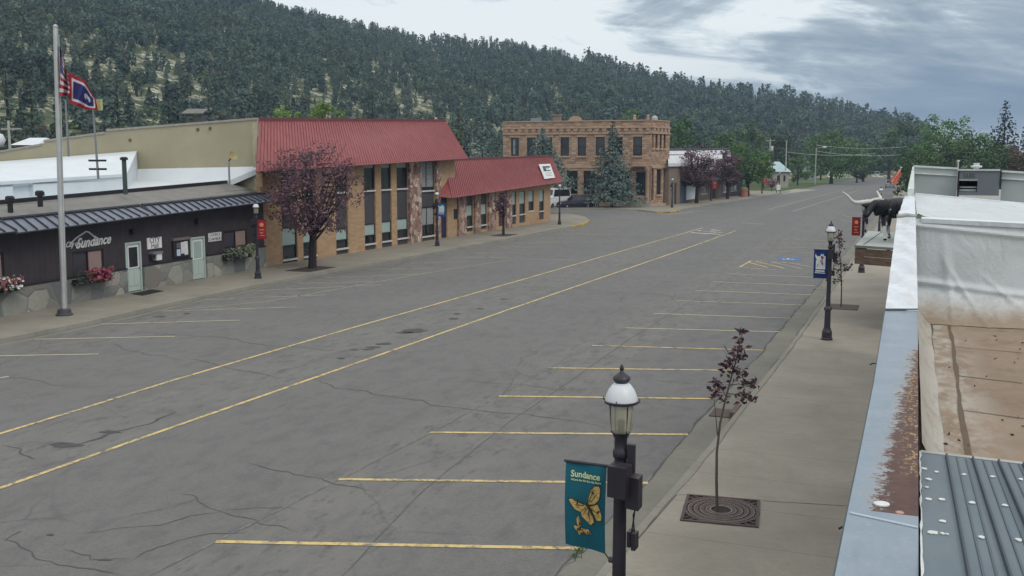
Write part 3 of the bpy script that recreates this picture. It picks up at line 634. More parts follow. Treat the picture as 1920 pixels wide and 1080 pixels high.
# roof storey: front wall in line with the street wall, low white roof behind it
FS = Fr(FB.pt(S0, 0, -3.6), FB.pt(LB, 0, -3.6))
sE = FS.sz(236, 345)[0]; z0_, z1_ = FS.sz(0, 352)[1], FS.sz(236, 327)[1]
ztop = lambda s: float(np.interp(s, [0, FS.sz(0, 352)[0], sE], [z0_ - .1, z0_, z1_]))
dr_h = FS.rect(25, 343, 63, 384); dr_h = (dr_h[0], dr_h[1], 3.2, dr_h[3])
pu = wall(FS, 0, sE, 3.1, ztop, [dr_h], .2, 0, .9).build('roof_storey', M_white, bh)
MB().slab(FS, dr_h[0] + .02, dr_h[0] + (dr_h[1] - dr_h[0]) * .42, 3.2, dr_h[3] - .1, -.4, -.3).build('door_leaf', M_cream, pu)
MB().slab(FS, dr_h[0] + (dr_h[1] - dr_h[0]) * .45, dr_h[1], 3.2, dr_h[3] - .02, -.8, -.7).build('opening_dark_sheet', plain('deep blue doorway dark', (.012, .02, .06), .4), pu)  # deep blue sheet puts the dark inside the open doorway into colour
eT = [FC.pt(wz(258, 283)[0], wz(258, 283)[1], .05), FC.pt(wz(0, 305)[0] + 5, wz(0, 305)[1] - .2, .05)]
fT = [FS.pt(sE, z1_ + .03, .08), FS.pt(0, ztop(0) + .03, .08)]
m = MB(); m.hexa([p - np.array([0, 0, .14]) for p in (fT[0], fT[1], eT[1], eT[0])], [fT[0], fT[1], eT[1], eT[0]]); m.build('storey_roof', M_white, pu)
m = MB(); g0, g1 = FS.pt(sE, 3.1), eT[0]; m.face([FS.pt(sE, 3.6, -.01), FC.pt(wz(258, 283)[0], 3.6, .05), eT[0], FS.pt(sE, z1_, -.01)]); m.build('end_wall', M_white, pu)
# signs, notice board, letter box, lamps
def rsign(px, name, label, cat, lines, sz_=.2, mat_ink=M_ink):
    a, b, c, d = FB.rect(*px); root = empty(name, FB.pt((a + b) / 2, c, .01)); tag(root, label, cat)
    o = MB().slab(FB, a, b, c, d, .004, .04).build('board', M_sign); at(root, o)
    for i, l in enumerate(lines):
        z = c + (d - c) * (1 - (i + .5) / len(lines)); t = text_mesh(l, sz_, on(FB, (a + b) / 2, z, .042), mat_ink, 'lettering', None); at(root, t)
    return root
rsign((275, 445, 302, 466), 'wall_sign', 'white board with two short words above the letter box', 'sign', ['CITY', 'Hall'], .34)
rsign((390, 436, 414, 452), 'wall_sign', 'white board with two long words right of the second green door', 'sign', ['COUNCIL', 'CHAMBERS'], .22)
nb = FB.rect(322, 450, 352, 482); root = empty('notice_board', FB.pt((nb[0] + nb[1]) / 2, nb[2], .01)); tag(root, 'dark framed notice board with pinned papers beside the second door', 'notice board')
m = MB().slab(FB, nb[0], nb[1], nb[2], nb[3], .004, .09); at(root, m.build('case', M_dark))
at(root, MB().slab(FB, nb[0] - .05, nb[1] + .08, nb[3], nb[3] + .12, .004, .16).build('hood', plain('grey-pink hood', (.17, .14, .14), .6)))
for i, (q0, q1, w0, w1, cc) in enumerate(((.2, .42, .10, .48, (.5, .6, .75)), (.46, .68, .2, .88, (.6, .6, .66)), (.68, .9, .1, .9, (.66, .66, .64)), (.2, .42, .55, .85, (.12, .11, .14)))):
    W, Hh = nb[1] - nb[0], nb[3] - nb[2]; at(root, MB().slab(FB, nb[0] + W * q0, nb[0] + W * q1, nb[2] + Hh * w0, nb[2] + Hh * w1, .092, .098).build('paper', plain('paper %d' % i, cc, .8, .2, 8)))
lb_ = FB.rect(279, 471, 296, 488); root = empty('letter_box', FB.pt(lb_[0], lb_[2], .01)); tag(root, 'white letter box with a dark hood mounted by the first green door', 'letter box')
m = MB().slab(FB, lb_[0] + .28, lb_[1], lb_[2], lb_[3] - .12, .004, .22); at(root, m.build('box', M_sign)); at(root, MB().slab(FB, lb_[0], lb_[1] + .04, lb_[3] - .115, lb_[3] - .02, .004, .26).build('hood', plain('slate hood', (.18, .19, .22), .5)))
at(root, MB().slab(FB, lb_[0], lb_[0] + .275, lb_[2] + .08, lb_[3] - .12, .004, .16).build('slot_box', M_dark))
for px, py, wh in ((247, 434, 'first'), (368, 415, 'second')):
    p = FB.hit(px, py, .05); root = empty('wall_lamp', p); tag(root, 'small dark wall lamp above the %s pale green door' % wh, 'lamp', 'lamps on the brown wall')
    at(root, MB().lathe([(.06, 0), (.10, .02), (.11, .2), (.07, .26), (.02, .3)], tuple(p + FB.n * .1 - [0, 0, .15]), 10).build('shade', M_dark)); at(root, MB().obox(p - FB.u * .05 - [0, 0, .1] - FB.n * .045, FB.u * .1, FB.n * .06, (0, 0, .2)).build('bracket', M_dark))
# mountain outline and script lettering on the wall
root = empty('mountain_sign', FB.hit(165, 462, .02)); tag(root, 'white script lettering under a mountain outline on the brown wall', 'sign')
s, z = FB.sz(174, 453); t = text_mesh('Sundance', .56, on(FB, s, z, .02, .03), M_sign, 'script_lettering', None, .45, .014, sx=.98); at(root, t)
s, z = FB.sz(134, 458); t = text_mesh('City of', .30, on(FB, s, z, .02, .03), M_sign, 'small_lettering', None, .45, .008, sx=.9); at(root, t)
pts = [(133, 456), (141, 448), (148, 442.5), (156, 437.5), (161, 434), (166, 435), (171, 439), (177, 444), (185, 447.5)]
m = MB(); P = [FB.hit(x, y, .03) for x, y in pts]; m.tube(P, .032, 6); at(root, m.build('mountain_outline', M_sign))
m = MB(); P = FB.rect(248, 542, 302, 553); c = [G(*q, .15) for q in ((245, 551.5), (268, 554.5), (307, 546), (284, 543))]
mt = MB().hexa([p + [0, 0, .002] for p in c], [p + [0, 0, .016] for p in c]).build('door_mat', M_black); tag(mt, 'black rubber mat on the pavement before the first green door', 'door mat')

# things on that roof
p = D(430, 336, depth(FB.pt(16, 4.6, -2.3)))
root = empty('satellite_dish', p); tag(root, 'small ochre satellite dish on a thin post at the roof edge', 'satellite dish')
zt_ = toppix(p, 302); at(root, MB().tube([(p[0], p[1], p[2] - .3), (p[0], p[1], zt_)], .05, 8).build('post', M_metalgrey))
q = D(436, 293, depth(p)); dd = Vector((.55, -.2, .35)).normalized(); Mx = dd.to_track_quat('Z', 'Y').to_matrix()
at(root, MB().lathe([(.02, -.06), (.16, -.03), (.27, .04), (.265, .055), (.15, -.01), (.02, -.04)], tuple(q), 16, 0, Mx).build('dish', plain('ochre dish', (.30, .25, .12), .6), smooth=True))
at(root, MB().tube([(p[0], p[1], zt_), tuple(q - np.array(dd) * .06)], .035, 6).build('arm', M_dark))
p = D(235, 356, depth(FB.pt(8, 4.4, -2.6))); root = empty('vent_pipe', p); tag(root, 'dark green vent pipe standing before the white roof storey', 'vent pipe'); zt_ = toppix(p, 300)
at(root, MB().tube([(p[0], p[1], p[2] - .2), (p[0], p[1], zt_)], .10, 10).build('pipe', plain('dark green paint', (.045, .07, .065), .5))); at(root, MB().lathe([(.1, 0), (.17, .0), (.17, .1), (.1, .14)], (p[0], p[1], zt_), 10).build('cap', M_dark))
for px, py, w in ((19, 383, 'left of'), (75, 373, 'right of')):
    p = D(px, py, depth(FB.pt(1, 4.2, -2.4))); o = MB().lathe([(.1, -.3), (.1, .12), (.17, .12), (.17, .26), (.12, .32)], tuple(p), 10).build('roof_vent', M_dark); tag(o, 'stubby black roof vent %s the dark roof doorway' % w, 'roof vent', 'stubby roof vents')
p = D(184, 328, depth(FS.pt(8, 5.2, -1.2))); root = empty('antenna_mast', p); tag(root, 'tall thin antenna mast with two crossbars on the white roof storey', 'antenna')
zt_ = toppix(p, 190); at(root, MB().tube([(p[0], p[1], p[2] - .15), (p[0] - .05, p[1], (p[2] + zt_) / 2), (p[0] - .1, p[1], zt_)], [.05, .04, .03], 6).build('mast', M_metalgrey))
for py in (301, 317):
    zc = toppix(p, py); at(root, MB().tube([(p[0] - .33, p[1] - .1, zc), (p[0] + .33, p[1] + .1, zc)], .045, 6).build('crossbar', M_dark))
zc = toppix(p, 207); at(root, MB().obox((p[0] + .0, p[1], zc), (.30, 0, 0), (0, .1, 0), (0, 0, .42)).build('panel_antenna', plain('pale yellow panel', (.5, .5, .22), .6)))
p = D(127, 262, depth(FS.pt(5, 5.2, -3.0))); zt_ = toppix(p, 188); o = MB().tube([(p[0], p[1], p[2] - .6), (p[0], p[1], zt_)], [.045, .03], 6).build('whip_antenna', M_metalgrey); tag(o, 'thin bare grey pole rising behind the state flag', 'antenna')

# ------------------------------------------------------------------ red-roofed brick offices
FRD = Fr(G(497, 500, .15), G(1032, 415, .15)); LR = FRD.len
rb = empty('brick_offices', (0, 0, 0)); tag(rb, 'tan brick offices with a tall red metal mansard and a lower red-roofed wing', 'building')
sx = lambda px, py=440: FRD.sz(px, py)[0]
s_mid = sx(838, 430)
bays2 = [(529, 557), (568, 594), (630, 653), (684, 705), (716, 735), (745, 766)]
bot = lambda px: float(np.interp(px, [497, 640, 725, 770, 838, 945, 1032], [500, 478, 464, 455.5, 442, 427.5, 415]))
holes2 = []; bay = []
for a, b in bays2:
    s0, s1 = sx(a, 430), sx(b, 430); holes2.append((s0, s1, .16, 5.9)); bay.append((s0, s1, (a + b) / 2))
gl0, gl1 = sx(788), sx(816); holes2.append((gl0, gl1, .16, 5.9)); en0, en1 = sx(824), sx(839); holes2.append((en0, en1, .16, 3.2))
wall(FRD, 0, s_mid + 1.5, .15, 6.3, holes2, .4, 0, .18).build('wall', M_brick, rb)
zz = lambda px, py: FRD.sz(px, py)[1]
def panelset(fr, s0, s1, zs_, name='spandrel'):
    for c, d in zs_: MB().slab(fr, s0 + .003, s1 - .003, c, d, -.17, -.10).build(name, M_panel, rb)
def sillset(fr, s0, s1, z): MB().slab(fr, s0 + .002, s1 - .002, z - .05, z + .05, -.17, .03).build('sill', M_sill, rb)
for s0, s1, px in bay:
    k = (px - 695) / 60.0; lo = bot(px)
    zlow = zz(px, lo - (11 if px > 600 else 6)) ; h1 = zz(px, lo - (45 if px > 600 else 62)); u0 = zz(px, np.interp(px, [530, 755], [372, 352])); 
    zl0 = zlow; zl1 = min(h1 + .15, 2.6); zu0 = 3.92 + .004 * s0; zu1 = 5.6
    panelset(FRD, s0, s1, ((.16, zl0 - .05), (zl1 + .003, zu0 - .05)))
    window(FRD, rb, (s0 + .003, s1 - .003, zl0 + .05, zl1), .57, -.13, .41); window(FRD, rb, (s0 + .003, s1 - .003, zu0 + .05, 5.89), .22 if rnd.random() > .3 else .34, -.13, None)
    sillset(FRD, s0, s1, zl0); sillset(FRD, s0, s1, zu0)
# stone columns and the tall glazed bay with the entrance
def column(a, b, zt, dep=.16):
    MB().slab(FRD, a, b, .15, zt, .002, dep).build('stone_column', M_wood, rb)
column(sx(766), gl0 - .01, 5.9); column(gl1 + .01, en0 - .02, 5.9)
panelset(FRD, gl0, gl1, ((.16, .42), (2.62, 3.72)))
window(FRD, rb, (gl0 + .003, gl1 - .003, 3.76, 5.89), .9, -.13, None, .07, None, None, M_curtw, 1); window(FRD, rb, (gl0 + .003, gl1 - .003, .50, 2.6), .62, -.13, .36, .07, None, None, M_curtw, 1); sillset(FRD, gl0, gl1, .46); sillset(FRD, gl0, gl1, 3.74)
MB().slab(FRD, en0 + .003, en1 - .003, .16, 3.19, -.17, -.12).build('door', plain('dark blue entrance door', (.014, .018, .05), .4), rb)
# one-storey wing
bays1 = [(872, 887, 'a'), (899, 913, 'a'), (935, 947, 'd'), (958, 968, 'b'), (974, 985, 'b'), (991, 1001, 'c'), (1011, 1020, 'b')]
s1s = s_mid + 1.5; holes1 = []; rec0, rec1 = sx(838, 410), sx(857, 400)
for a, b, k in bays1:
    s0, s1 = sx(a, 400), sx(b, 395); zb = .20 + .006 * s0; 
    if k == 'c': zb = zz((a + b) / 2, 397)
    holes1.append((s0, s1, zb, 3.25))
wall(FRD, s1s + .002, LR, .15, 3.9, holes1, .4, 0, .18).build('wall', M_brick, rb)
for (a, b, k), (s0, s1, zb, zt) in zip(bays1, holes1):
    px = (a + b) / 2; lo = bot(px)
    if k == 'd': MB().slab(FRD, s0 + .003, s1 - .003, zb + .003, zt - .003, -.17, -.12).build('door', plain('dull plum door', (.06, .035, .045), .5), rb); continue
    if k == 'a': z0 = zz(px, lo - 10.5); z1 = z0 + 1.75; panelset(FRD, s0, s1, ((zb, z0 - .05), (z1 + .003, zt - .003)))
    elif k == 'b': z0 = zz(px, lo - np.interp(px, [960, 1015], [20, 21])); z1 = zt - .003; panelset(FRD, s0, s1, ((zb, z0 - .05),))
    else: z0 = zb + .05; z1 = zt - .003
    window(FRD, rb, (s0 + .003, s1 - .003, z0 + .05, z1), .5 if k == 'a' else .55, -.13, .40, .05); sillset(FRD, s0, s1, z0)
for a, b in ((857, 871.5), (888, 898.5), (914, 927), (947.5, 957.5)): column(sx(a, 400), sx(b, 395), 3.6 + .004 * s1s)
MB().slab(FRD, rec0 + 1.2, rec0 + 1.85, 1.5, 2.25, .003, .05).build('plaque', M_dark, rb)
# mansards
def mansard(name, el, er, tl, tr_, off_e, off_t, nrib, hip_r=0.0):
    E0, E1 = FRD.hit(*el, off_e), FRD.hit(*er, off_e); T0, T1 = FRD.hit(*tl, off_t), FRD.hit(*tr_, off_t)
    nrm = np.cross(E1 - E0, T0 - E0); nrm /= np.linalg.norm(nrm); nrm = nrm if nrm @ FRD.n > 0 else -nrm
    m = MB(); m.face([E0, E1, T1, T0]); back = -FRD.n * 6
    m.face([T0, T1, T1 + back, T0 + back]); m.face([E1, E1 + back, T1 + back, T1]); rd = (E0 + T0) / 2 - O; rd[2] = 0; rd = rd / np.linalg.norm(rd) * 5; m.face([E0, T0, T0 + rd, E0 + rd])
    m.face([E0, E0 + (T0 - O) / np.linalg.norm(T0 - O) * 4 * np.array([1, 1, 0]), E1 + back, E1])
    rf = m.build(name, M_red, rb); m = MB()
    up = nrm * .035
    for i in range(nrib + 1):
        k = i / nrib; a = E0 + (E1 - E0) * k; b = T0 + (T1 - T0) * k; w = FRD.u * .022
        m.hexa([a - w, a + w, b + w, b - w], [a - w * .5 + up, a + w * .5 + up, b + w * .5 + up, b - w * .5 + up])
    m.build('rib', M_redrib, rf)
    m = MB(); m.hexa([T0 - nrm * .04 - [0, 0, .13], T1 - nrm * .04 - [0, 0, .13], T1 - FRD.n * .3 - [0, 0, .13], T0 - FRD.n * .3 - [0, 0, .13]], [T0 + nrm * .09 + [0, 0, .12], T1 + nrm * .09 + [0, 0, .12], T1 - FRD.n * .3 + [0, 0, .12], T0 - FRD.n * .3 + [0, 0, .12]])
    m.build('ridge_cap', M_redtrim, rf)
    m = MB(); m.tube([E0 + nrm * .01, E1 + nrm * .01], .045, 6); m.tube([E1, T1], .05, 6); m.build('edge_trim', M_redtrim, rf)
    return rf, E0, E1, T0, T1, nrm
mansard('mansard_roof', (480, 322), (877, 297), (485.5, 227), (835, 228), 1.0, -1.0, 84)
rf1, E0, E1, T0, T1, nrm1 = mansard('wing_roof', (847, 371), (1055, 341), (834, 302), (1034, 294.5), .9, -.8, 74)
# end return of the wing roof, seen from the left
m = MB(); m.face([E0, E0 - FRD.n * 1.7, T0 - FRD.n * .05, T0]); m.face([E0 - FRD.u * .02, T0 - FRD.u * .02, T0 - FRD.u * .02 - FRD.n * .4, E0 - FRD.u * .9 - FRD.n * .9 - [0, 0, -.1]]); m.build('roof_return', M_red, rb)
# sign lying on the wing roof
def on_plane(px, py, p0, n):
    d = ray(px, py); return O + d * (((p0 - O) @ n) / (d @ n))
cs = [on_plane(x, y, E0 + nrm1 * .10, nrm1) for x, y in ((1010.5, 308), (1031.5, 307), (1041, 333), (1021.5, 335.5))]
root = empty('roof_sign', cs[3]); tag(root, 'white tilted sign board with dark lettering on the lower red roof', 'sign')
at(root, MB().hexa([p - nrm1 * .05 for p in cs], cs).build('board', M_sign))
def in_sign(u, v, w=.012): return cs[0] * (1 - u) * (1 - v) + cs[1] * u * (1 - v) + cs[2] * u * v + cs[3] * (1 - u) * v + nrm1 * w
for u0, u1, v0, v1, g in ((.2, .88, .15, .27, 1), (.2, .46, .27, .44, 1), (.5, .7, .29, .35, 0), (.16, .82, .43, .50, 1), (.2, .86, .60, .64, 0), (.22, .8, .70, .73, 0), (.2, .84, .79, .83, 2)):
    c_ = [in_sign(u, v) for u, v in ((u0, v0), (u1, v0), (u1, v1), (u0, v1))]; at(root, MB().hexa([p - nrm1 * .01 for p in c_], c_).build('lettering', M_ink if g == 1 else plain('faded sign print %d' % g, (.35, .42, .40) if g == 2 else (.42, .43, .44), .7)))
# cream side wall stepping down to the rear
prof = [(485, 225), (200, 246), (197, 250.5), (83, 266), (79, 272.5), (0, 286)]
P2 = [wz(*p) for p in prof]; P2 = [(P2[0][0] + .10, P2[0][1] + .02)] + P2[1:] + [(P2[-1][0] + 10, P2[-1][1] - 1.6)]
m = MB(); poly = [FC.pt(s, z, 0) for s, z in P2] + [FC.pt(P2[-1][0], .1, 0), FC.pt(P2[0][0], .1, 0)]; m.prism(poly, -FC.n * .10); m.build('side_wall', M_cream, rb)
m = MB()
for (a, b) in zip(P2[:-1], P2[1:]):
    if abs(a[0] - b[0]) > .5: m.hexa([FC.pt(a[0], a[1], .06), FC.pt(b[0], b[1], .06), FC.pt(b[0], b[1], -.14), FC.pt(a[0], a[1], -.14)], [FC.pt(a[0], a[1] + .11, .06), FC.pt(b[0], b[1] + .11, .06), FC.pt(b[0], b[1] + .11, -.14), FC.pt(a[0], a[1] + .11, -.14)])
m.build('coping', M_creamcap, rb)
m = MB()
for px, py in ((371, 243), (394, 241), (244, 263)): m.tube([FC.hit(px, py, .0), FC.hit(px, py, .05)], .10, 8)
m.build('wall_vent', plain('rusty brown vent', (.14, .10, .05), .8), rb)
MB().slab(FC, P2[0][0] + .01, P2[0][0] + .3, .15, P2[0][1] - .15, .002, .05).build('corner_board', plain('pale cream corner', (.42, .38, .27), .85), rb)
m = MB(); m.face([FRD.pt(.3, 6.2, -1), FRD.pt(24, 6.9, -1), FRD.pt(24, 6.2, -16), FRD.pt(.3, 5.6, -16)]); m.face([FRD.pt(24.2, 3.85, -.2), FRD.pt(LR, 3.85, -.2), FRD.pt(LR, 3.7, -15), FRD.pt(24.2, 3.7, -15)])
m.build('flat_roof', M_rol, rb)
m = MB(); m.slab(FRD, LR - .35, LR - .002, .15, 3.85, -14, -.402); m.slab(FRD, 23.6, 24.0, .15, 6.2, -16, -.402); m.slab(FRD, .45, LR, .15, 3.6, -16, -15.7); m.build('rear_wall', M_brick, rb)
# ------------------------------------------------------------------ sandstone bank at the corner
FS1 = Fr(G(1030, 384, .15), G(1220, 386.5, .15)); LS = FS1.len
bk = empty('sandstone_building', (0, 0, 0)); tag(bk, 'two-storey rough red sandstone corner building with dark tall windows', 'building')
sl = FS1.sz(943, 260)[0]; zt = FS1.sz(1100, 227.5)[1]; zc = FS1.sz(1100, 250)[1]
pS = lambda px, py: FS1.sz(px, py)
wins = []
for a, b in ((958, 973), (988, 1004), (1020, 1035), (1051, 1067), (1083, 1099), (1117, 1134), (1150, 1167), (1187, 1204)):
    wins.append((pS(a, 275)[0], pS(b, 275)[0], pS(1100, 292)[1], pS(1100, 257)[1]))
gw = []
for a, b in ((1062, 1083), (1094, 1116), (1150, 1180)):
    gw.append((pS(a, 340)[0], pS(b, 340)[0], pS(1100, 364)[1], pS(1100, 320)[1]))
dr1 = (pS(1192, 350)[0], pS(1212, 350)[0], pS(1200, 367)[1], pS(1200, 323)[1])
wall(FS1, sl, LS - .02, .15, zt - .02, wins + gw + [dr1], .5, 0, .28).build('wall', M_stone, bk)
c_end = FS1.pt(LS, 0)
FS2 = Fr(c_end, c_end + np.array([1.75, 6.2, 0]), False)
pS2 = lambda px, py: FS2.sz(px, py)
L2 = pS2(1252, 380)[0] + .2
w2 = []
for a, b in ((1221.5, 1225.5), (1229, 1233), (1237, 1241), (1244, 1248)):
    s0, s1 = sorted((pS2(a, 275)[0], pS2(b, 275)[0])); w2.append((max(.12, s0), s1, 8.0 - .4, 9.75 - .2))
g2 = [(pS2(1231, 345)[0], pS2(1240, 345)[0], 1.6, 4.9), (pS2(1244, 345)[0], pS2(1248.5, 345)[0], .2, 5.0), (.12, pS2(1226, 345)[0], .9, 4.9)]
wall(FS2, .0, L2, .15, zt - .02, w2 + g2, .5, 0, .28).build('wall', M_stone, bk)
MB().slab(FS1, sl, sl + .5, .15, zt - .03, -14, -.502).slab(FS1, sl, LS - 5, .15, zt - .04, -14.5, -14.002).build('rear_wall', M_stone, bk)
m = MB(); m.face([FS1.pt(sl, zt - .6, -.4), FS1.pt(LS, zt - .6, -.4), FS1.pt(LS - 5, zt - .6, -14), FS1.pt(sl, zt - .6, -14)]); m.build('roof', M_rol, bk)
m = MB()
for fr, a, b in ((FS1, sl, LS), (FS2, 0, L2)):
    m.slab(fr, a, b, zt - .015, zt + .12, -.5, .10)
m.build('coping', M_stonesm, bk)
m = MB(); za = FS1.sz(1100, 240.5)[1]; zb = FS1.sz(1100, 249)[1]
for fr, a, b in ((FS1, sl, LS), (FS2, 0, L2)):
    m.slab(fr, a, b, zb - .18, zb, .004, .16); m.slab(fr, a, b, za - .02, za + .16, .004, .20)
    n = int((b - a) / .95)
    for i in range(n):
        s = a + (b - a) * (i + .5) / n; m.slab(fr, s - .28, s + .28, zb + .22, za - .022, .004, .14)
        m.slab(fr, s - .16, s + .16, zb + .002, zb + .218, .004, .08)
m.build('cornice', M_stonesm, bk)
m = MB(); zs_ = FS1.sz(1100, 311)[1]
for fr, a, b in ((FS1, sl, LS), (FS2, 0, L2)): m.slab(fr, a, b, zs_ - .3, zs_ + .12, .004, .14); m.slab(fr, a, b, .15, .45, .004, .12)
m.build('string_course', M_stonesm, bk)
for fr, hl in ((FS1, wins + gw), (FS2, w2 + g2[:1])):
    for h in hl:
        w = window(fr, bk, h, 0, -.22, .5, .07, plain('dark red sash', (.035, .014, .014), .5)); m = MB(); m.slab(fr, h[0] - .15, h[1] + .15, h[2] - .22, h[2] - .003, .004, .16); m.build('stone_sill', M_stonesm, w); MB().slab(fr, h[0] - .16, h[1] + .16, h[3] + .003, h[3] + .32, .004, .06).build('lintel', M_stonesm, w)
m = MB(); m.slab(FS1, wins[0][0] + .25, wins[0][0] + .55, wins[0][2] + .2, wins[0][3] - .2, -.215, -.2); m.build('curtain', M_curtw, bk)
MB().slab(FS1, dr1[0] + .01, dr1[1] - .01, dr1[2] + .01, dr1[3] - .01, -.25, -.2).build('door', M_glass, bk); MB().slab(FS2, g2[1][0] + .01, g2[1][1] - .01, g2[1][2] + .01, g2[1][3] - .01, -.25, -.2).build('door', plain('oxblood door', (.05, .012, .014), .4), bk)
MB().slab(FS2, g2[2][0] + .01, g2[2][1] - .01, g2[2][2] + .01, g2[2][3] - .01, -.25, -.2).build('pane', M_glass, bk)
# corner porch: column, steps, low wall
pc = FS1.pt(LS - .35, 0, .9); m = MB(); m.lathe([(.36, .15), (.36, .55), (.26, .62), (.24, 4.6), (.34, 4.75), (.42, 5.05), (.42, 5.25)], (pc[0], pc[1], 0), 14); m.build('porch_column', M_stonesm, bk, True)
m = MB(); m.slab(FS1, dr1[0] - .4, LS + .1, 5.26, 5.6, .145, 1.3); m.build('porch_lintel', M_stonesm, bk)
m = MB()
for i in range(3): m.slab(FS1, dr1[0] - 1.0, LS + .2, .15 + .2 * i, .35 + .2 * i - .003, .16, 2.2 - .5 * i)
m.build('step', plain('pale step stone', (.33, .30, .26), .85), bk)
m = MB(); m.slab(FS1, dr1[0] - .1, LS - .75, .76, 1.55, .6, .9); m.build('parapet', M_stonesm, bk)
# chimneys and finials on its roof
m = MB(); m.slab(FS1, pS(1031, 220)[0], pS(1044, 220)[0], zt - .6, FS1.sz(1038, 216)[1], -2.4, -1.5); m.slab(FS1, pS(1031, 220)[0] - .1, pS(1044, 220)[0] + .1, FS1.sz(1038, 216)[1] + .003, FS1.sz(1038, 216)[1] + .18, -2.5, -1.4); m.build('chimney', plain('old chimney brick', (.26, .2, .17), .9), bk)
m = MB(); sa, sb_ = pS(1065, 222)[0], pS(1091, 222)[0]; arc = [FS1.pt(sa + (sb_ - sa) * k, zt + .12 + .62 * math.sin(math.pi * k) ** .6, -.08) for k in np.linspace(0, 1, 11)]; m.prism(arc, -FS1.n * .3); m.build('pediment', M_stonesm, bk)
for px in (1189, 1214.5): 
    p = FS1.pt(pS(px, 222)[0], zt + .12, -.25); MB().lathe([(.2, 0), (.24, .15), (.16, .3), (.2, .5), (.06, .66)], tuple(p), 8).build('finial', M_stonesm, bk)
p = FS2.pt(1.2, zt + .12, -.3); MB().lathe([(.42, 0), (.40, .3), (.2, .5), (.02, .56)], tuple(p), 10).build('finial', plain('pale finial', (.45, .45, .44), .7), bk)
m = MB(); m.slab(FS1, pS(987, 222)[0], pS(1004, 222)[0], zt - .6, FS1.sz(995, 220)[1], -3, -2); m.build('roof_box', M_metalgrey, bk)

# ------------------------------------------------------------------ shops beyond it and the houses down the street
def block(name, label, x0px, x1px, basepx, toppx, mat_w, fr=None, depth_=10, cat='building'):
    pass
FN = Fr(G(1262, 383.5, .15), G(1405, 363.2, .15)); 
sh = empty('wooden_shops', (0, 0, 0)); tag(sh, 'low row of dark timber shop fronts under a long white metal roof', 'building')
sN = lambda px, py=360: FN.sz(px, py)[0]
q0, q1, q2, q3, q4 = sN(1254), sN(1275), sN(1310), sN(1352), sN(1402)
M_tan = plain('tan-grey render', (.20, .155, .125), .85, .12, 1); M_timb = mat_siding('weathered timber', (.115, .085, .07), .35); M_plum = plain('dark plum front', (.055, .035, .045), .7)
hN = lambda px, py: FN.sz(px, py)[1]
wall(FN, q0, q1, .15, hN(1265, 305), [(sN(1264.5), sN(1268.5), .2, 3.0)], .4, 0, .2).build('wall', M_tan, sh)
wall(FN, q1 + .002, q2, .15, hN(1290, 312), [(sN(1278), sN(1284), .2, 2.9), (sN(1287), sN(1305), .5, 3.0)], .4, 0, .2).build('wall', M_timb, sh)
wall(FN, q2 + .002, q3, .15, hN(1330, 316), [(sN(1331.5), sN(1340), .2, 3.2), (sN(1314), sN(1328), 1.0, 3.0)], .4, 0, .2).build('wall', M_timb, sh)
wall(FN, q3 + .002, q4, .15, hN(1375, 318), [(sN(1356), sN(1366), .9, 3.2), (sN(1370), sN(1384), .9, 3.2)], .4, 0, .2).build('wall', M_plum, sh)
for a, b, c, d in ((sN(1331.5), sN(1340), .2, 3.2), (sN(1264.5), sN(1268.5), .2, 3.0)): MB().slab(FN, a + .01, b - .01, c + .01, d - .01, -.17, -.12).build('door', M_dark, sh)
for h in ((sN(1314), sN(1328), 1.0, 3.0), (sN(1356), sN(1366), .9, 3.2), (sN(1370), sN(1384), .9, 3.2)): window(FN, sh, h, .3, -.15, None, .09, M_sill, None, M_curtw, 1)
MB().slab(FN, sN(1278) + .01, sN(1284) - .01, .22, 2.85, -.15, -.05).build('door', plain('bright blue door', (.012, .09, .25), .45), sh)
MB().slab(FN, sN(1287) + .01, sN(1305) - .01, .52, 2.95, -.15, -.05).build('white_panel', plain('white sheet', (.60, .66, .68), .6, .05), sh)
m = MB()
for a, b, z in ((q1, q2, 3.4), (q2, q3, 3.6)): m.hexa([FN.pt(a, z, .01), FN.pt(b, z, .01), FN.pt(b, z - .5, 1.5), FN.pt(a, z - .5, 1.5)], [FN.pt(a, z + .12, .01), FN.pt(b, z + .12, .01), FN.pt(b, z - .38, 1.5), FN.pt(a, z - .38, 1.5)])
m.build('porch_roof', M_plum, sh)
z1a, z1b = hN(1256, 306), hN(1262, 281)
e0, e1 = FN.hit(1253, 306.5, .3), FN.hit(1372, 305, .3); t0, t1 = D(1252, 281, depth(e0) + 6), D(1368, 280, depth(e1) + 5)
m = MB(); m.hexa([e0 - [0, 0, .4], e1 - [0, 0, .4], t1 - [0, 0, .4], t0 - [0, 0, .4]], [e0, e1, t1, t0]); rf = m.build('roof', mat_roofmetal('white shop roof', (.62, .63, .66), .5, 0, .12), sh)
m = MB(); k = .38; mm = [e0 * k + t0 * (1 - k), e1 * k + t1 * (1 - k)]; m.tube([mm[0], mm[1]], .12, 5); m.build('roof_step_shade', plain('roof shadow line', (.3, .31, .33), .7), rf)  # grey strip: the shadow line across the roof is put into its colour
m = MB(); m.tube([t0, t1], .22, 5); m.build('ridge_cap', M_dark, rf)
MB().slab(FN, q2 + .3, q3 - .3, 4.4, 5.2, .004, .08).build('fascia_board', plain('pale fascia', (.5, .56, .57), .6), sh)
m = MB(); m.slab(FN, q0, q0 + .3, .15, 6.0, -8, -.402); m.slab(FN, q0, q4, .15, 5.2, -8.4, -8.002); m.build('rear_wall', M_tan, sh)

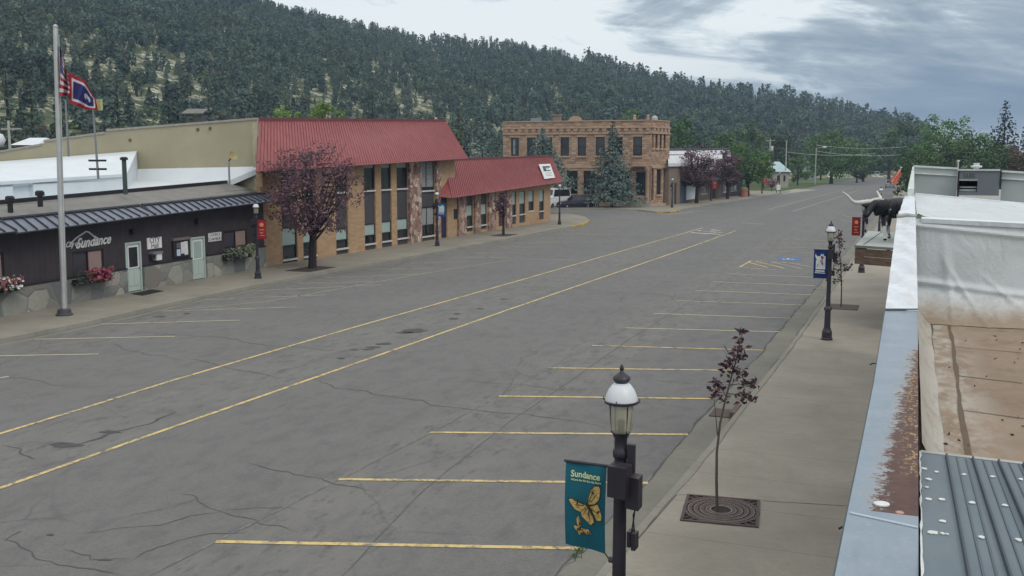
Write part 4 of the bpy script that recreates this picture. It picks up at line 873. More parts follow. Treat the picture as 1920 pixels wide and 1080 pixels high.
# corner house with pale blue hipped roof, and others
def house(name, label, px0, px1, py_base, py_eave, py_ridge, dep, mw, mr, long_=8, hip=.25, cat='house'):
    a = D(px0, py_base, dep); b = D(px1, py_base, dep); a[2] = b[2] = 0.0
    fr = Fr(a, b); root = empty(name, ((a + b) / 2)); tag(root, label, cat); L = fr.len
    ze = toppix((a + b) / 2, py_eave); zr_ = toppix((a + b) / 2, py_ridge)
    m = MB(); m.slab(fr, .0, L, 0, ze, -long_, 0); at(root, m.build('wall', mw))
    m = MB(); o = .5
    c = [fr.pt(-o, ze, o), fr.pt(L + o, ze, o), fr.pt(L + o, ze, -long_ - o), fr.pt(-o, ze, -long_ - o)]; r0 = fr.pt(L * hip, zr_, -long_ / 2); r1 = fr.pt(L * (1 - hip), zr_, -long_ / 2)
    for f in ((c[0], c[1], r1, r0), (c[1], c[2], r1), (c[2], c[3], r0, r1), (c[3], c[0], r0), (c[3], c[2], c[1], c[0])): m.face(f)
    at(root, m.build('roof', mr))
    for k in (.2, .62):
        h = (L * k, L * k + min(1.4, L * .2), ze * .35, ze * .8); m = MB().slab(fr, *h, .004, .05); w = m.build('window', M_sill); at(root, w)
        MB().slab(fr, h[0] + .08, h[1] - .08, h[2] + .08, h[3] - .08, .052, .07).build('pane', M_glass, w)
    return root, fr
M_bluroof = mat_roofmetal('pale blue-green roof', (.38, .50, .53), .6, 0, .1); M_greyroof = plain('grey shingle roof', (.20, .215, .22), .9, .15, 1.5)
house('corner_house', 'small house with a pale blue-green hipped roof behind the bare white pole', 1450, 1478, 350, 322, 303, 232, plain('pale house wall', (.36, .34, .29), .8), M_bluroof, 9, .3)
house('grey_house', 'low grey shingled house half hidden behind the street light', 1506, 1529, 344, 327, 314, 330, plain('grey house wall', (.27, .28, .28), .8), M_greyroof, 10, .08)
house('gabled_shed', 'small building with a white sloped roof far left beyond the cream wall', 33, 66, 300, 272, 257, 105, plain('shed wall', (.22, .2, .18), .8), M_white, 6, .0, 'shed')
for i, (a, b, c_, d_, e_, dp, lab) in enumerate(((348, 378, 232, 214, 204, 225, 'house with a grey-brown roof among pines above the middle of the cream wall'),)):
    a_ = D(a, c_, dp); b_ = D(b, c_, dp); z = a_[2]; fr = Fr(a_, b_); root = empty('hillside_house', (a_ + b_) / 2); tag(root, lab, 'house'); L = fr.len; h1 = toppix(a_, d_) ; h2 = toppix(a_, e_)
    m = MB(); m.slab(fr, 0, L, z - 6, h1, -7, 0); at(root, m.build('wall', plain('dark hillside wall', (.085, .075, .07), .8)))
    m = MB(); m.hexa([fr.pt(-.6, h1, .8), fr.pt(L + .6, h1, .8), fr.pt(L + .6, h2, -3.5), fr.pt(-.6, h2, -3.5)], [fr.pt(-.6, h1 + .2, .8), fr.pt(L + .6, h1 + .2, .8), fr.pt(L + .6, h2 + .2, -3.5), fr.pt(-.6, h2 + .2, -3.5)])
    m.hexa([fr.pt(-.6, h1, -7.8), fr.pt(L + .6, h1, -7.8), fr.pt(L + .6, h2, -3.51), fr.pt(-.6, h2, -3.51)], [fr.pt(-.6, h1 + .2, -7.8), fr.pt(L + .6, h1 + .2, -7.8), fr.pt(L + .6, h2 + .2, -3.51), fr.pt(-.6, h2 + .2, -3.51)])
    at(root, m.build('roof', plain('weathered pale roof', (.17, .16, .15), .9, .25, .8)))

# ------------------------------------------------------------------ foliage
def mat_leaf(name, c1, c2, c3=None, sc_=.35, trans=.25, rough=.6):
    t = NT(name); ge = t.n('ShaderNodeNewGeometry'); oi = t.n('ShaderNodeObjectInfo')
    r = ge.outputs['Random Per Island']
    c = t.mix(r, c1, c2); n = t.noise(sc_, 4, .6, 0, ge.outputs['Position']); c = t.mix(t.rng(n, .43, .60, 0, .7), c, c3 or mul(c1, .5))
    k = t.math('MULTIPLY_ADD', oi.outputs['Random'], .36, .82); hs = t.n('ShaderNodeHueSaturation'); t.L.new(k, hs.inputs['Value']); t.L.new(c, hs.inputs['Color']); c = hs.outputs[0]
    t.done(c, rough, 0, .25)
    tr = t.n('ShaderNodeBsdfTranslucent'); t.L.new(c, tr.inputs[0]); mx = t.n('ShaderNodeMixShader'); mx.inputs[0].default_value = trans
    t.L.new(t.b.outputs[0], mx.inputs[1]); t.L.new(tr.outputs[0], mx.inputs[2]); t.L.new(mx.outputs[0], t.N['Material Output'].inputs[0]); return t.m
M_pine = mat_forest = mat_leaf('pine needles', (.056, .094, .074), (.125, .178, .138), (.020, .038, .037), .15)
def vary_forest(m):
    nt = m.node_tree; N, L = nt.nodes, nt.links; b = N['Principled BSDF']; src = b.inputs['Base Color'].links[0].from_socket; ge = N.new('ShaderNodeNewGeometry')
    def band(scale, a, c, k):
        n = N.new('ShaderNodeTexNoise'); n.inputs['Scale'].default_value = scale; n.inputs['Detail'].default_value = 2; L.new(ge.outputs['Position'], n.inputs['Vector']); r = N.new('ShaderNodeMapRange'); L.new(n.outputs[0], r.inputs[0]); r.inputs[1].default_value = a; r.inputs[2].default_value = c; r.inputs[4].default_value = k; return r.outputs[0]
    for f, col in ((band(.03, .48, .66, .32), (.15, .165, .075, 1)), (band(.16, .685, .73, .6), (.19, .13, .095, 1)), (band(.11, .655, .70, .6), (.20, .25, .11, 1))):
        x = N.new('ShaderNodeMix'); x.data_type = 'RGBA'; L.new(f, x.inputs[0]); L.new(src, x.inputs[6]); x.inputs[7].default_value = col; src = x.outputs[2]
    for n in list(N):
        if n.type in ('BSDF_PRINCIPLED', 'BSDF_TRANSLUCENT'): L.new(src, n.inputs[0])
vary_forest(M_pine)
M_spruce = mat_leaf('blue spruce needles', (.080, .122, .112), (.20, .27, .25), (.048, .074, .070), .8); M_green = mat_leaf('green leaves', (.075, .155, .050), (.165, .27, .090), (.034, .075, .026), .4)
M_lime = mat_leaf('light green leaves', (.15, .26, .05), (.28, .40, .10), (.09, .16, .04), .5); M_dgreen = mat_leaf('dull green leaves', (.062, .110, .058), (.135, .200, .100), (.026, .052, .030), .4); M_darkfir = mat_leaf('dark fir needles', (.016, .030, .026), (.034, .055, .045), None, .5)
M_plumleaf = mat_leaf('purple plum leaves', (.125, .078, .105), (.31, .165, .19), (.09, .064, .09), 1.2, .3); M_bark = plain('grey-brown bark', (.075, .058, .048), .95, .3, 6, .4, 25); M_barkd = plain('dark bark', (.030, .024, .026), .95, .3, 6)
M_pinktip = mat_leaf('dusty brown-pink foliage', (.12, .085, .07), (.20, .14, .11), (.08, .06, .05), .4)

def leaf_quads(cen, nrm, size, asp=1.0, tri=False):
    """one small diamond per centre, facing roughly nrm"""
    n = len(cen); r = nr.normal(size=(n, 3)); a = np.cross(nrm, r); a /= np.linalg.norm(a, axis=1)[:, None] + 1e-9; b = np.cross(nrm, a)
    a = a * (size * asp)[:, None]; b = b * size[:, None]
    return np.stack([cen - a, cen - b * .8, cen + a, cen + b * .8], 1)        # n,4,3
def mesh_quads(name, Q, mat, extra=None):
    n = len(Q); v = Q.reshape(-1, 3).astype(np.float32); me = bpy.data.meshes.new(name)
    ev, ef = extra if extra else (np.zeros((0, 3), np.float32), [])
    nv = len(v) + len(ev); me.vertices.add(nv); me.vertices.foreach_set('co', np.concatenate([v, ev]).ravel())
    me.loops.add(n * 4); me.loops.foreach_set('vertex_index', np.arange(n * 4, dtype=np.int32))
    me.polygons.add(n); me.polygons.foreach_set('loop_start', np.arange(0, n * 4, 4, dtype=np.int32))
    me.materials.append(mat); me.update(calc_edges=True); me.validate(); return me
def obj_of(me, name, parent=None):
    o = bpy.data.objects.new(name, me); COL.objects.link(o)
    if parent is not None: o.parent = parent
    return o
def unit(n):
    v = nr.normal(size=(n, 3)); return v / np.linalg.norm(v, axis=1)[:, None]
def crown_quads(h, w, base, n, leaf, nclump, shape='round', gap=.5, asp=.7):
    """leaf clumps spread through an uneven crown, height h from base, half width w"""
    cs = []
    for i in range(nclump):
        d = unit(1)[0]; k = nr.uniform(.35, 1.0) ** .6
        zf = d[2] * k
        if shape == 'round': rr = 1.0
        elif shape == 'tall': rr = .85 if zf > 0 else 1.0
        else: rr = max(.05, (1 - (zf + 1) / 2)) * 1.2
        cs.append((d[0] * k * w * rr * nr.uniform(.8, 1.12), d[1] * k * w * rr * nr.uniform(.8, 1.12), base + h * (zf + 1) / 2 * nr.uniform(.94, 1.06)))
    cs = np.array(cs); per = max(4, n // nclump); out = []
    for c in cs:
        rad = w * nr.uniform(.17, .34); u = unit(per); p = c + u * rad * (nr.uniform(.35, 1, (per, 1)) ** .5) * np.array([1, 1, .72]); 
        nm = u + np.array([0, 0, .6]) + nr.normal(0, .5, (per, 3)); nm /= np.linalg.norm(nm, axis=1)[:, None]
        out.append(leaf_quads(p, nm, leaf * nr.uniform(.6, 1.3, per), asp))
    return np.concatenate(out), cs
def limbs(mb, h0, cs, r0, k=10, lean=(0, 0)):
    """tapered trunk with limbs out to some clumps"""
    top = cs[:, 2].max() * .82; mb.tube([(0, 0, -.1), (lean[0] * .3, lean[1] * .3, h0 * .5), (lean[0], lean[1], h0), (lean[0] * 1.3, lean[1] * 1.2, top)], [r0 * 1.25, r0, r0 * .8, r0 * .15], 8)
    for i in nr.choice(len(cs), min(k, len(cs)), replace=False):
        c = cs[i]; z0 = h0 * nr.uniform(.75, 1.05) + max(0, (c[2] - h0)) * nr.uniform(0, .35); b = np.array([lean[0], lean[1], z0]); md = (b + c) / 2 + np.array([0, 0, -.1 * abs(c[2] - z0)])
        mb.tube([b, md, c], [r0 * .42, r0 * .26, r0 * .07], 5)
TREE_N = [0]
def broadleaf(px, dep, top, wpx, mat, label, group=None, basez=0.0, trunk=.25, n=None, name='broadleaf_tree', shape='round', leafpx=1.9, asp=.7, bark=None, base_xy=None, nclump=None, cat='tree'):
    p = D(px, 300, dep) if base_xy is None else np.array(base_xy, float); p[2] = basez; dep = depth(p)
    w = wpx / 2 * dep / F; ht = toppix(p, top) - basez; root = empty(name, p, 0); tag(root, label, cat, group)
    leaf = leafpx * dep / F; area = (wpx * max(10, ht * F / dep * (1 - trunk))); n = n or int(min(12000, max(500, area / (leafpx ** 2) * 2.4)))
    Q, cs = crown_quads(ht * (1 - trunk), w, ht * trunk, n, leaf, nclump or max(14, int(area / 110)), shape, asp=asp)
    mb = MB(); limbs(mb, ht * (trunk + .08), cs, max(.06, .028 * ht), 9); tk = mb.build('trunk', bark or M_bark, root, True)
    obj_of(mesh_quads('crown', Q, mat), 'crown', root); return root
def conifer_quads(h, w, base, whorls, per, leaf, droop=.25, asp=.45, taper=1.0, fill=9):
    out = []
    for i in range(whorls):
        k = i / (whorls - 1); z = base + (h - base) * k; L = w * ((1 - k) ** taper) * 1.0 + .04 * w
        nb = max(4, int(per * (1 - k) + 4)); a0 = nr.uniform(0, 6.28)
        for b in range(nb):
            a = a0 + 2 * math.pi * b / nb + nr.normal(0, .15); l = L * nr.uniform(.75, 1.1); m = max(3, int(fill * (l / w) + 2))
            t = nr.uniform(.12, 1, m); r_ = t * l; spread = .16 * l * (1.15 - t) + .02 * w
            side = nr.normal(0, 1, m) * spread
            x = math.cos(a) * r_ - math.sin(a) * side; y = math.sin(a) * r_ + math.cos(a) * side; zz_ = z - droop * l * t ** 1.4 + droop * .55 * l * np.maximum(0, t - .7) * 2 + nr.normal(0, .02 * w, m)
            P = np.stack([x, y, zz_], 1); nm = np.tile([.75 * math.cos(a), .75 * math.sin(a), .55], (m, 1)) + nr.normal(0, .5, (m, 3)); nm /= np.linalg.norm(nm, axis=1)[:, None]
            out.append(leaf_quads(P, nm, leaf * nr.uniform(.7, 1.35, m), asp))
    return np.concatenate(out)
def conifer(px, dep, top, wpx, mat, label, group=None, basez=0.0, base=.06, name='spruce_tree', whorls=22, per=9, leafpx=3.0, base_xy=None, droop=.25, fill=16, taper=1.0):
    p = D(px, 300, dep) if base_xy is None else np.array(base_xy, float); p[2] = basez; dep = depth(p); w = wpx / 2 * dep / F; ht = toppix(p, top) - basez
    root = empty(name, p); tag(root, label, 'tree', group); leaf = leafpx * dep / F
    MB().tube([(0, 0, -.1), (0, 0, ht * .5), (0, 0, ht * .97)], [max(.08, .020 * ht), .012 * ht, .02], 7).build('trunk', M_barkd, root, True)
    obj_of(mesh_quads('crown', conifer_quads(ht, w, ht * base, whorls, per, leaf, droop, fill=fill, taper=taper), mat), 'crown', root); return root

# ------------------------------------------------------------------ the hill with its pines
SKY = [(-260, -175), (-100, -110), (0, -75), (150, -43), (300, -18), (480, 16), (560, 37), (660, 61), (780, 83), (950, 97), (1040, 112), (1100, 135), (1180, 153), (1260, 170), (1340, 187), (1450, 194), (1510, 212), (1600, 230), (1700, 244), (1760, 260), (1850, 280), (1960, 296), (2100, 300)]
def az_of(px): return math.atan((px - 960) / F) - YAW
A_S = [az_of(p[0]) for p in SKY]; Y_S = [p[1] for p in SKY]
def hill_r(a): return float(np.interp(a, [-.95, -.6, -.3, 0, .3], [560, 620, 680, 760, 800])), float(np.interp(a, [-.95, -.75, -.45, -.2, 0, .3], [165, 185, 235, 330, 420, 480]))
def hash_n(x, y):
    return (math.sin(x * .021 + 1.3) * math.cos(y * .017 + .4) + .6 * math.sin(x * .047 + y * .031) + .4 * math.sin(x * .11 - y * .083 + 2))
def hill_z(a, t):
    rr, rb_ = hill_r(a); r = rb_ + (rr - rb_) * t; ca = math.cos(a + YAW); py = float(np.interp(a, A_S, Y_S)); zr_ = max(0, (304.2 - py) / F * rr * ca + H)
    if t <= 1: z = zr_ * (t ** 1.08) * (1 - .0 * t)
    else: z = zr_ * max(0.0, 1 - (t - 1) * 1.4)
    x, y = r * math.sin(a), r * math.cos(a)
    z += hash_n(x, y) * min(1, t * 4) * max(0, min(1, (1.0 - t) * 5)) * min(2.2, zr_ * .05)
    return x, y, z if t > 0 else -1.0
def mat_hill():
    t = NT('hill slope'); n = t.noise(.018, 8, .62); n2 = t.noise(.16, 7, .68); n3 = t.noise(.9, 5, .7)
    c = t.mix(t.rng(n, .38, .62), (.062, .082, .036), (.125, .140, .068)); c = t.mix(t.rng(n2, .50, .62, 0, .65), c, (.034, .048, .028))
    rk = t.math('MULTIPLY', t.rng(n2, .52, .44), t.rng(n3, .46, .56)); c = t.mix(rk, c, (.52, .50, .44)); return t.done(c, .95, 0, .1)
NA, NT_ = 110, 46; va = []; fa = []; a0, a1 = -.98, .30
for i in range(NA + 1):
    for j in range(NT_ + 1): va.append(hill_z(a0 + (a1 - a0) * i / NA, j / NT_ * 1.5))
for i in range(NA):
    for j in range(NT_): k = i * (NT_ + 1) + j; fa.append((k, k + NT_ + 1, k + NT_ + 2, k + 1))
m = MB(); m.v = va; m.f = fa; m.m = [0] * len(fa); hillo = struct(m.build('hill', mat_hill(), None, 'all'))

def pine_quads(h, w, n, style=0):
    """open-crowned pine, one unit instance"""
    base = h * nr.uniform(.03, .13); out = []; nl = 9 if style != 2 else 7
    for i in range(nl):
        k = i / (nl - 1); z = base + (h - base) * (k * .96); prof = (math.sin(math.pi * min(1, .28 + .72 * (1 - k))) if style == 1 else (1 - k) ** .75 + .08)
        m = max(3, int(n / nl * (.5 + prof))); a = nr.uniform(0, 6.28, m); rr = w * prof * nr.uniform(.25, 1.05, m)
        P = np.stack([np.cos(a) * rr, np.sin(a) * rr, z + nr.normal(0, h * .035, m) - .10 * rr], 1)
        nm = np.stack([np.cos(a), np.sin(a), np.ones(m) * .5], 1) + nr.normal(0, .45, (m, 3)); nm /= np.linalg.norm(nm, axis=1)[:, None]
        out.append(leaf_quads(P, nm, h * nr.uniform(.045, .095, m), .75))
    return np.concatenate(out)
pos = []
def clear_zone(px, py):
    """pale openings in the forest, as in the photo"""
    for cx, cy, rx, ry in ((270, 95, 30, 14), (340, 110, 46, 15), (400, 120, 40, 12), (300, 65, 34, 9), (95, 130, 24, 16), (180, 160, 20, 22), (630, 170, 44, 22), (575, 185, 36, 15), (660, 150, 24, 14), (770, 200, 44, 16), (50, 190, 32, 24), (280, 175, 30, 14), (1340, 240, 34, 16), (1378, 250, 24, 14), (1420, 205, 30, 8), (1545, 225, 34, 14), (1470, 232, 24, 10), (1620, 240, 26, 10), (505, 215, 26, 8), (440, 170, 16, 8), (700, 120, 12, 5), (200, 215, 24, 10)):
        q = ((px - cx) / rx) ** 2 + ((py - cy) / ry) ** 2
        if q < 1: return .72 * (1 - q) + .2
    return 0.0
tries = 0
while len(pos) < 13500 and tries < 150000:
    tries += 1
    a = nr.uniform(-.90, .12); t = nr.uniform(.015, 1.02) ** .75
    rr, rb_ = hill_r(a); r = rb_ + (rr - rb_) * t
    if nr.random() > (r / 680) ** .65: continue
    x, y, z = hill_z(a, t)
    if y < 40 or x > 8: continue
    zr_ = max(0, (304.2 - float(np.interp(a, A_S, Y_S))) / F * rr)
    if zr_ < 7 and t > .5: continue
    q = RM.T @ (np.array([x, y, z]) - O); px, py = 960 + F * q[0] / -q[2], 540 - F * q[1] / -q[2]
    if px < -480 or px > 1990: continue
    if px > 1150 and t > .9 and nr.random() < .6: continue
    if nr.random() < clear_zone(px, py - 8): continue
    op = math.sin(x * .043 + 2 * math.sin(y * .021)) * math.sin(y * .057 + 1.7 * math.sin(x * .027)) + .5 * math.sin(x * .13 + y * .09)
    if op > .16 and nr.random() < .85 * float(np.interp(py, [30, 90, 200], [0, .75, 1.0])) * float(np.interp(px, [0, 800, 1200, 1300, 1700], [.9, .8, .4, .8, .95])): continue
    hgt = (2.9 + 5.0 * nr.random() ** 1.6) * (.95 if t > .93 else 1) * (1.0 if r < 300 else 1) * (1.0 if px < 1100 else 1.9 if t > .88 else 1.35)
    pos.append((x, y, z, hgt, -q[2], px, py))
pos = [p for p in pos if p[6] < 325]
pos.sort(key=lambda p: -p[3] / p[4])
PV = [pine_quads(1.0, nr.uniform(.19, .27), 115, (1, 1, 0, 1, 2, 1, 0)[i]) for i in range(7)]
near, far = pos[:300], pos[300:]
PM = []
for q in [pine_quads(1.0, nr.uniform(.21, .29), 260, k_ % 2 + (k_ % 3 == 0) * 0) for k_ in range(5)]:
    mb = MB().tube([(0, 0, -.05), (0, 0, .9)], [.022, .006], 5); PM.append((mesh_quads('crown', q, M_pine), mb))
tms = [mb.build('trunk', M_barkd) for _, mb in PM]
for o in tms: COL.objects.unlink(o)
for i, (x, y, z, hgt, dp, px, py) in enumerate(near):
    root = empty('pine_tree', (x, y, z - .2), nr.uniform(0, 6.28)); root.scale = (hgt * nr.uniform(.85, 1.2),) * 2 + (hgt,); tag(root, 'dark green pine on the lower slope of the forested hill', 'tree', 'nearer pines of the hillside')
    k = i % 5; t = bpy.data.objects.new('trunk', tms[k].data); COL.objects.link(t); t.parent = root; c = bpy.data.objects.new('crown', PM[k][0]); COL.objects.link(c); c.parent = root
Qs = []
for i, (x, y, z, hgt, dp, px, py) in enumerate(far):
    q = PV[i % 7]; q = q[nr.random(len(q)) < min(1, max(.6, 450 / dp))]; an = nr.uniform(0, 6.28); ca, sa = math.cos(an), math.sin(an); wv = nr.uniform(.8, 1.3)
    v = q.reshape(-1, 3); v = np.stack([(v[:, 0] * ca - v[:, 1] * sa) * hgt * wv + x, (v[:, 0] * sa + v[:, 1] * ca) * hgt * wv + y, v[:, 2] * hgt + z - .2], 1); Qs.append(v.reshape(-1, 4, 3))
fo = obj_of(mesh_quads('pine_forest', np.concatenate(Qs), M_pine), 'pine_forest'); tag(fo, 'dense dark pine forest covering the upper hillside', 'forest', None, 'stuff')

# ------------------------------------------------------------------ trees between the houses
GB = 'leafy trees behind the buildings'
for px, dp, top, w, mt_, lab in ((537, 128, 199, 66, M_lime, 'light green tree top above the left part of the red mansard'), (613, 128, 193, 68, M_lime, 'bright green tree top above the middle of the red mansard'),
        (1183, 190, 203, 50, M_green, 'green tree behind the sandstone building between chimney and right corner'), (1272, 215, 216, 74, M_green, 'rounded green tree just right of the sandstone building'),
        (1318, 225, 252, 50, M_dgreen, 'dark tree behind the white shop roof'), (1352, 240, 243, 76, M_green, 'broad tree rising above the white shop roof'), (1400, 260, 232, 84, M_dgreen, 'tall green tree behind the utility poles on the left side'),
        (1455, 275, 240, 70, M_dgreen, 'tree behind the paired utility poles'), (1432, 215, 272, 40, M_green, 'green tree left of the pale blue roof'), (1497, 250, 292, 56, M_green, 'low round tree between the bare white pole and the grey house'), (1560, 270, 240, 120, M_green, 'largest broad tree with yellowish patches left of the far road'),
        (1620, 300, 258, 90, M_dgreen, 'tree overhanging the far road on its left side'), (1608, 285, 285, 60, M_dgreen, 'lower tree with a dark trunk beside the far lawn'), (1668, 330, 236, 76, M_dgreen, 'tree closing the far end of the road'), (1700, 360, 222, 80, M_dgreen, 'grey-green tree on the skyline where the ridge ends'),
        (1540, 330, 282, 60, M_dgreen, 'dark tree standing behind the grey house'), (1728, 170, 262, 90, M_green, 'green tree right of the far road over the white roof'), (1768, 200, 214, 112, M_green, 'tallest leafy tree on the skyline above the grey roof unit'), (1835, 190, 243, 104, M_green, 'broad green tree between the tall leafy tree and the dark fir'),
        (1712, 118, 288, 66, M_dgreen, 'dark low tree at the corner of the farthest roof'), (1790, 150, 262, 96, M_dgreen, 'mid green tree directly above the grey roof unit'), (1865, 140, 268, 100, M_dgreen, 'leafy tree in front of the dark fir'), (1925, 135, 272, 84, M_pinktip, 'brownish tree at the right edge above the roofs'), (1655, 400, 262, 60, M_green, 'tree at the far bend of the road')):
    broadleaf(px, dp, top, w, mt_, lab, GB, leafpx=2.7, trunk=.72 if mt_ is M_lime else .14)
conifer(1880, 175, 193, 175, M_darkfir, 'dark pointed fir on the right skyline', None, 0, .04, 'fir_tree', 26, 12, 3.4)
conifer(1925, 185, 205, 140, M_darkfir, 'dark fir cut off by the right edge', None, 0, .04, 'fir_tree', 20, 8, 3.2)
conifer(905, 135, 226, 165, M_spruce, 'blue spruce standing left of the sandstone building', None, 0, .05, 'spruce_tree', 26, 13, 4.0)
conifer(878, 140, 258, 130, M_spruce, 'smaller blue spruce behind the red mansard end', None, 0, .05, 'spruce_tree', 22, 12, 4.0)
conifer(1017, 112, 241, 150, M_spruce, 'blue spruce rising behind the lower red roof', None, 0, .38, 'spruce_tree', 30, 14, 3.8)
conifer(1147, 0, 229, 128, M_spruce, 'large blue spruce in front of the sandstone building', None, .1, .13, 'spruce_tree', 22, 13, 3.5, base_xy=G(1147, 389, .1), fill=30, taper=.95)
for px, dp, top, w in ((225, 150, 128, 62), (395, 170, 172, 58), (480, 165, 178, 54), (180, 190, 150, 58), (20, 150, 95, 70), (320, 180, 160, 48), (700, 200, 165, 46), (860, 210, 178, 44), (65, 170, 140, 60), (960, 230, 190, 44)):
    conifer(px, dp, top, w, M_pine, 'tall dark pine at the foot of the hill above the roofs', 'tall pines at the foot of the hill', 0, .12, 'pine_tree', 15, 8, 3.4, droop=.12, fill=24)
for px, dp, top, w in ((120, 120, 215, 60), (290, 135, 208, 64), (240, 125, 222, 44), (430, 140, 212, 50), (370, 140, 216, 44), (680, 150, 205, 50), (760, 150, 208, 46), (860, 140, 238, 44)):
    broadleaf(px, dp, top, w, M_dgreen, 'dull green bushy tree behind the roofs on the left', 'bushy trees behind the roofs', leafpx=2.6, trunk=.15)
# bare tree on the right skyline
p = D(1820, 300, 210); p[2] = 0; root = empty('bare_tree', p); tag(root, 'leafless grey tree on the skyline left of the dark fir', 'tree'); mb = MB(); ht = toppix(p, 226); mb.tube([(0, 0, 0), (.1, 0, ht * .45), (.2, 0, ht * .75)], [.2, .13, .05], 6)
mb.build('trunk', M_bark, root); mb = MB()
for i in range(16):
    a = nr.uniform(0, 6.28); z0 = ht * nr.uniform(.4, .75); l = nr.uniform(1.2, 3); e = (math.cos(a) * l, math.sin(a) * l, min(ht, z0 + l * nr.uniform(.7, 1.3))); mb.tube([(.1, 0, z0), (e[0] * .5, e[1] * .5, z0 + (e[2] - z0) * .6), e], [.06, .035, .015], 4)
mb.build('branches', M_bark, root)
# street trees
GT = 'street trees on the left pavement'
def plumtree(bp, top, wpx, crown_bot, label, n, leafpx, mat_=None, lean=0, bark=None, nc=None):
    p = G(*bp, .15); dep = depth(p); w = wpx / 2 * dep / F; ht = toppix(p, top) - .15; cb = toppix(p, crown_bot) - .15; root = empty('plum_tree', p); tag(root, label, 'tree', GT); leaf = leafpx * dep / F
    Q, cs = crown_quads(ht - cb, w * 1.04, cb, n, leaf, nc or 60, 'round', asp=.45); mb = MB(); sh_ = []
    for i in range(max(8, n // 110)):            # long shoots that break the outline, leaves strung along them
        d = unit(1)[0]; d[2] = d[2] * .7 + .25; c0 = np.array([d[0] * w * .75, d[1] * w * .75, cb + (ht - cb) * (.5 + .38 * d[2])]); l = w * nr.uniform(.22, .5); e = d + np.array([0, 0, .25]); e /= np.linalg.norm(e); k = int(max(5, l / leaf * 1.1))
        P = c0 + e * (np.linspace(0, 1, k) * l)[:, None] + nr.normal(0, leaf * .5, (k, 3)); sh_.append(leaf_quads(P, unit(k), leaf * nr.uniform(.7, 1.2, k), .42)); mb.tube([c0 * np.array([.4, .4, 1]), c0, c0 + e * l], [.03, .018, .006], 4)
    Q = np.concatenate([Q] + sh_); limbs(mb, cb * 1.05, cs, max(.05, .030 * ht), 22, (lean, 0)); mb.build('trunk', bark or M_barkd, root, True)
    obj_of(mesh_quads('crown', Q, mat_ or M_plumleaf), 'crown', root); return root, p
plumtree((586, 503), 270, 176, 445, 'large round purple-leaved tree in front of the brick offices', 5200, 3.9, None, .05, None, 90)
plumtree((944, 441), 362, 34, 410, 'small young purple tree before the stone columns', 420, 3.2, None, 0, None, 26)
plumtree((1306, 381), 278, 82, 351, 'broad dark purple tree before the white panel', 3600, 2.6); plumtree((1364, 373), 284, 50, 350, 'narrower dark purple tree before the shop windows', 2400, 2.6)
plumtree((1402, 367.5), 268, 84, 346, 'full green tree at the end of the shop row', 4500, 2.6, M_green, 0, None); plumtree((1447, 358), 335, 22, 352, 'tiny dark shrub-like tree beyond the shops', 260, 2.2)
def pit(bp, w, l, name, label):
    p = G(*bp, .15); m = MB().box(p[0] - w / 2, p[0] + w / 2, p[1] - l / 2, p[1] + l / 2, .151, .168); o = m.build(name, plain('dark iron grate', (.05, .035, .03), .8, .3, 10)); tag(o, label, 'tree grate')
pit((583, 504.5), 1.5, 2.6, 'tree_grate', 'dark square grate under the large purple tree'); pit((945, 441), 1.4, 2.4, 'tree_grate', 'dark square grate under the young tree by the stone columns')
# ------------------------------------------------------------------ street lamps and banners
M_iron = plain('black-violet lamp iron', (.022, .020, .032), .42, .2, 4, 0, 30, 0, .5); M_dome = plain('white lamp dome', (.62, .65, .69), .4, .04)
def mat_lens():
    t = NT('hazy lamp lens'); n = t.noise(5, 3, .5); c = t.mix(n, (.44, .42, .30), (.58, .56, .44)); t.b.inputs['Alpha'].default_value = .5; return t.done(c, .18, 0, .5)
M_lens = mat_lens()
def make_lamp():
    r = empty('street_lamp')
    MB().lathe([(.185, 0), (.185, .05), (.16, .07), (.155, .26), (.12, .34), (.105, .40)], seg=8).build('base', M_iron, r)
    MB().lathe([(.098, .40), (.09, .95), (.07, 1.07), (.066, 1.6), (.060, 2.85), (.056, 3.02)], seg=14, cap=False).build('shaft', M_iron, r, True)
    MB().lathe([(.095, .95), (.125, .97), (.125, 1.03), (.10, 1.06), (.075, 1.09)], seg=14).build('collar', M_iron, r, True)
    MB().lathe([(.062, 2.93), (.074, 2.95), (.074, 3.0), (.060, 3.02), (.060, 3.12), (.072, 3.14), (.078, 3.16), (.092, 3.18)], seg=14).build('neck', M_iron, r, True)
    MB().lathe([(.088, 3.18), (.108, 3.21), (.116, 3.44)], seg=18, cap=False).build('lens', M_lens, r, True)
    m = MB()
    for i in range(4):
        a = math.pi / 4 + i * math.pi / 2; c, s = math.cos(a), math.sin(a); m.tube([(.098 * c, .098 * s, 3.18), (.118 * c, .118 * s, 3.45)], .006, 5)
    m.lathe([(.03, 3.18), (.035, 3.28), (.012, 3.30)], seg=8); m.build('cage_bar', M_iron, r)
    MB().lathe([(.150, 3.462), (.149, 3.485), (.140, 3.53), (.118, 3.58), (.085, 3.625), (.055, 3.645)], seg=24).build('hood', M_dome, r, 'all')
    m = MB().lathe([(.142, 3.448), (.157, 3.456), (.157, 3.472), (.150, 3.478)], seg=24)
    for i in range(4):
        a = i * math.pi / 2; m.tube([(.15 * math.cos(a), .15 * math.sin(a), 3.462), (.176 * math.cos(a), .176 * math.sin(a), 3.478), (.168 * math.cos(a), .168 * math.sin(a), 3.50)], .007, 5)
    m.build('rim', M_iron, r)
    MB().lathe([(.058, 3.635), (.062, 3.65), (.072, 3.662), (.082, 3.678), (.078, 3.695), (.060, 3.712), (.036, 3.73), (.018, 3.745), (.014, 3.755), (.020, 3.77), (.018, 3.79), (.004, 3.815)], seg=16).build('finial', M_iron, r, True)
    return r
LAMP0 = make_lamp(); used = []
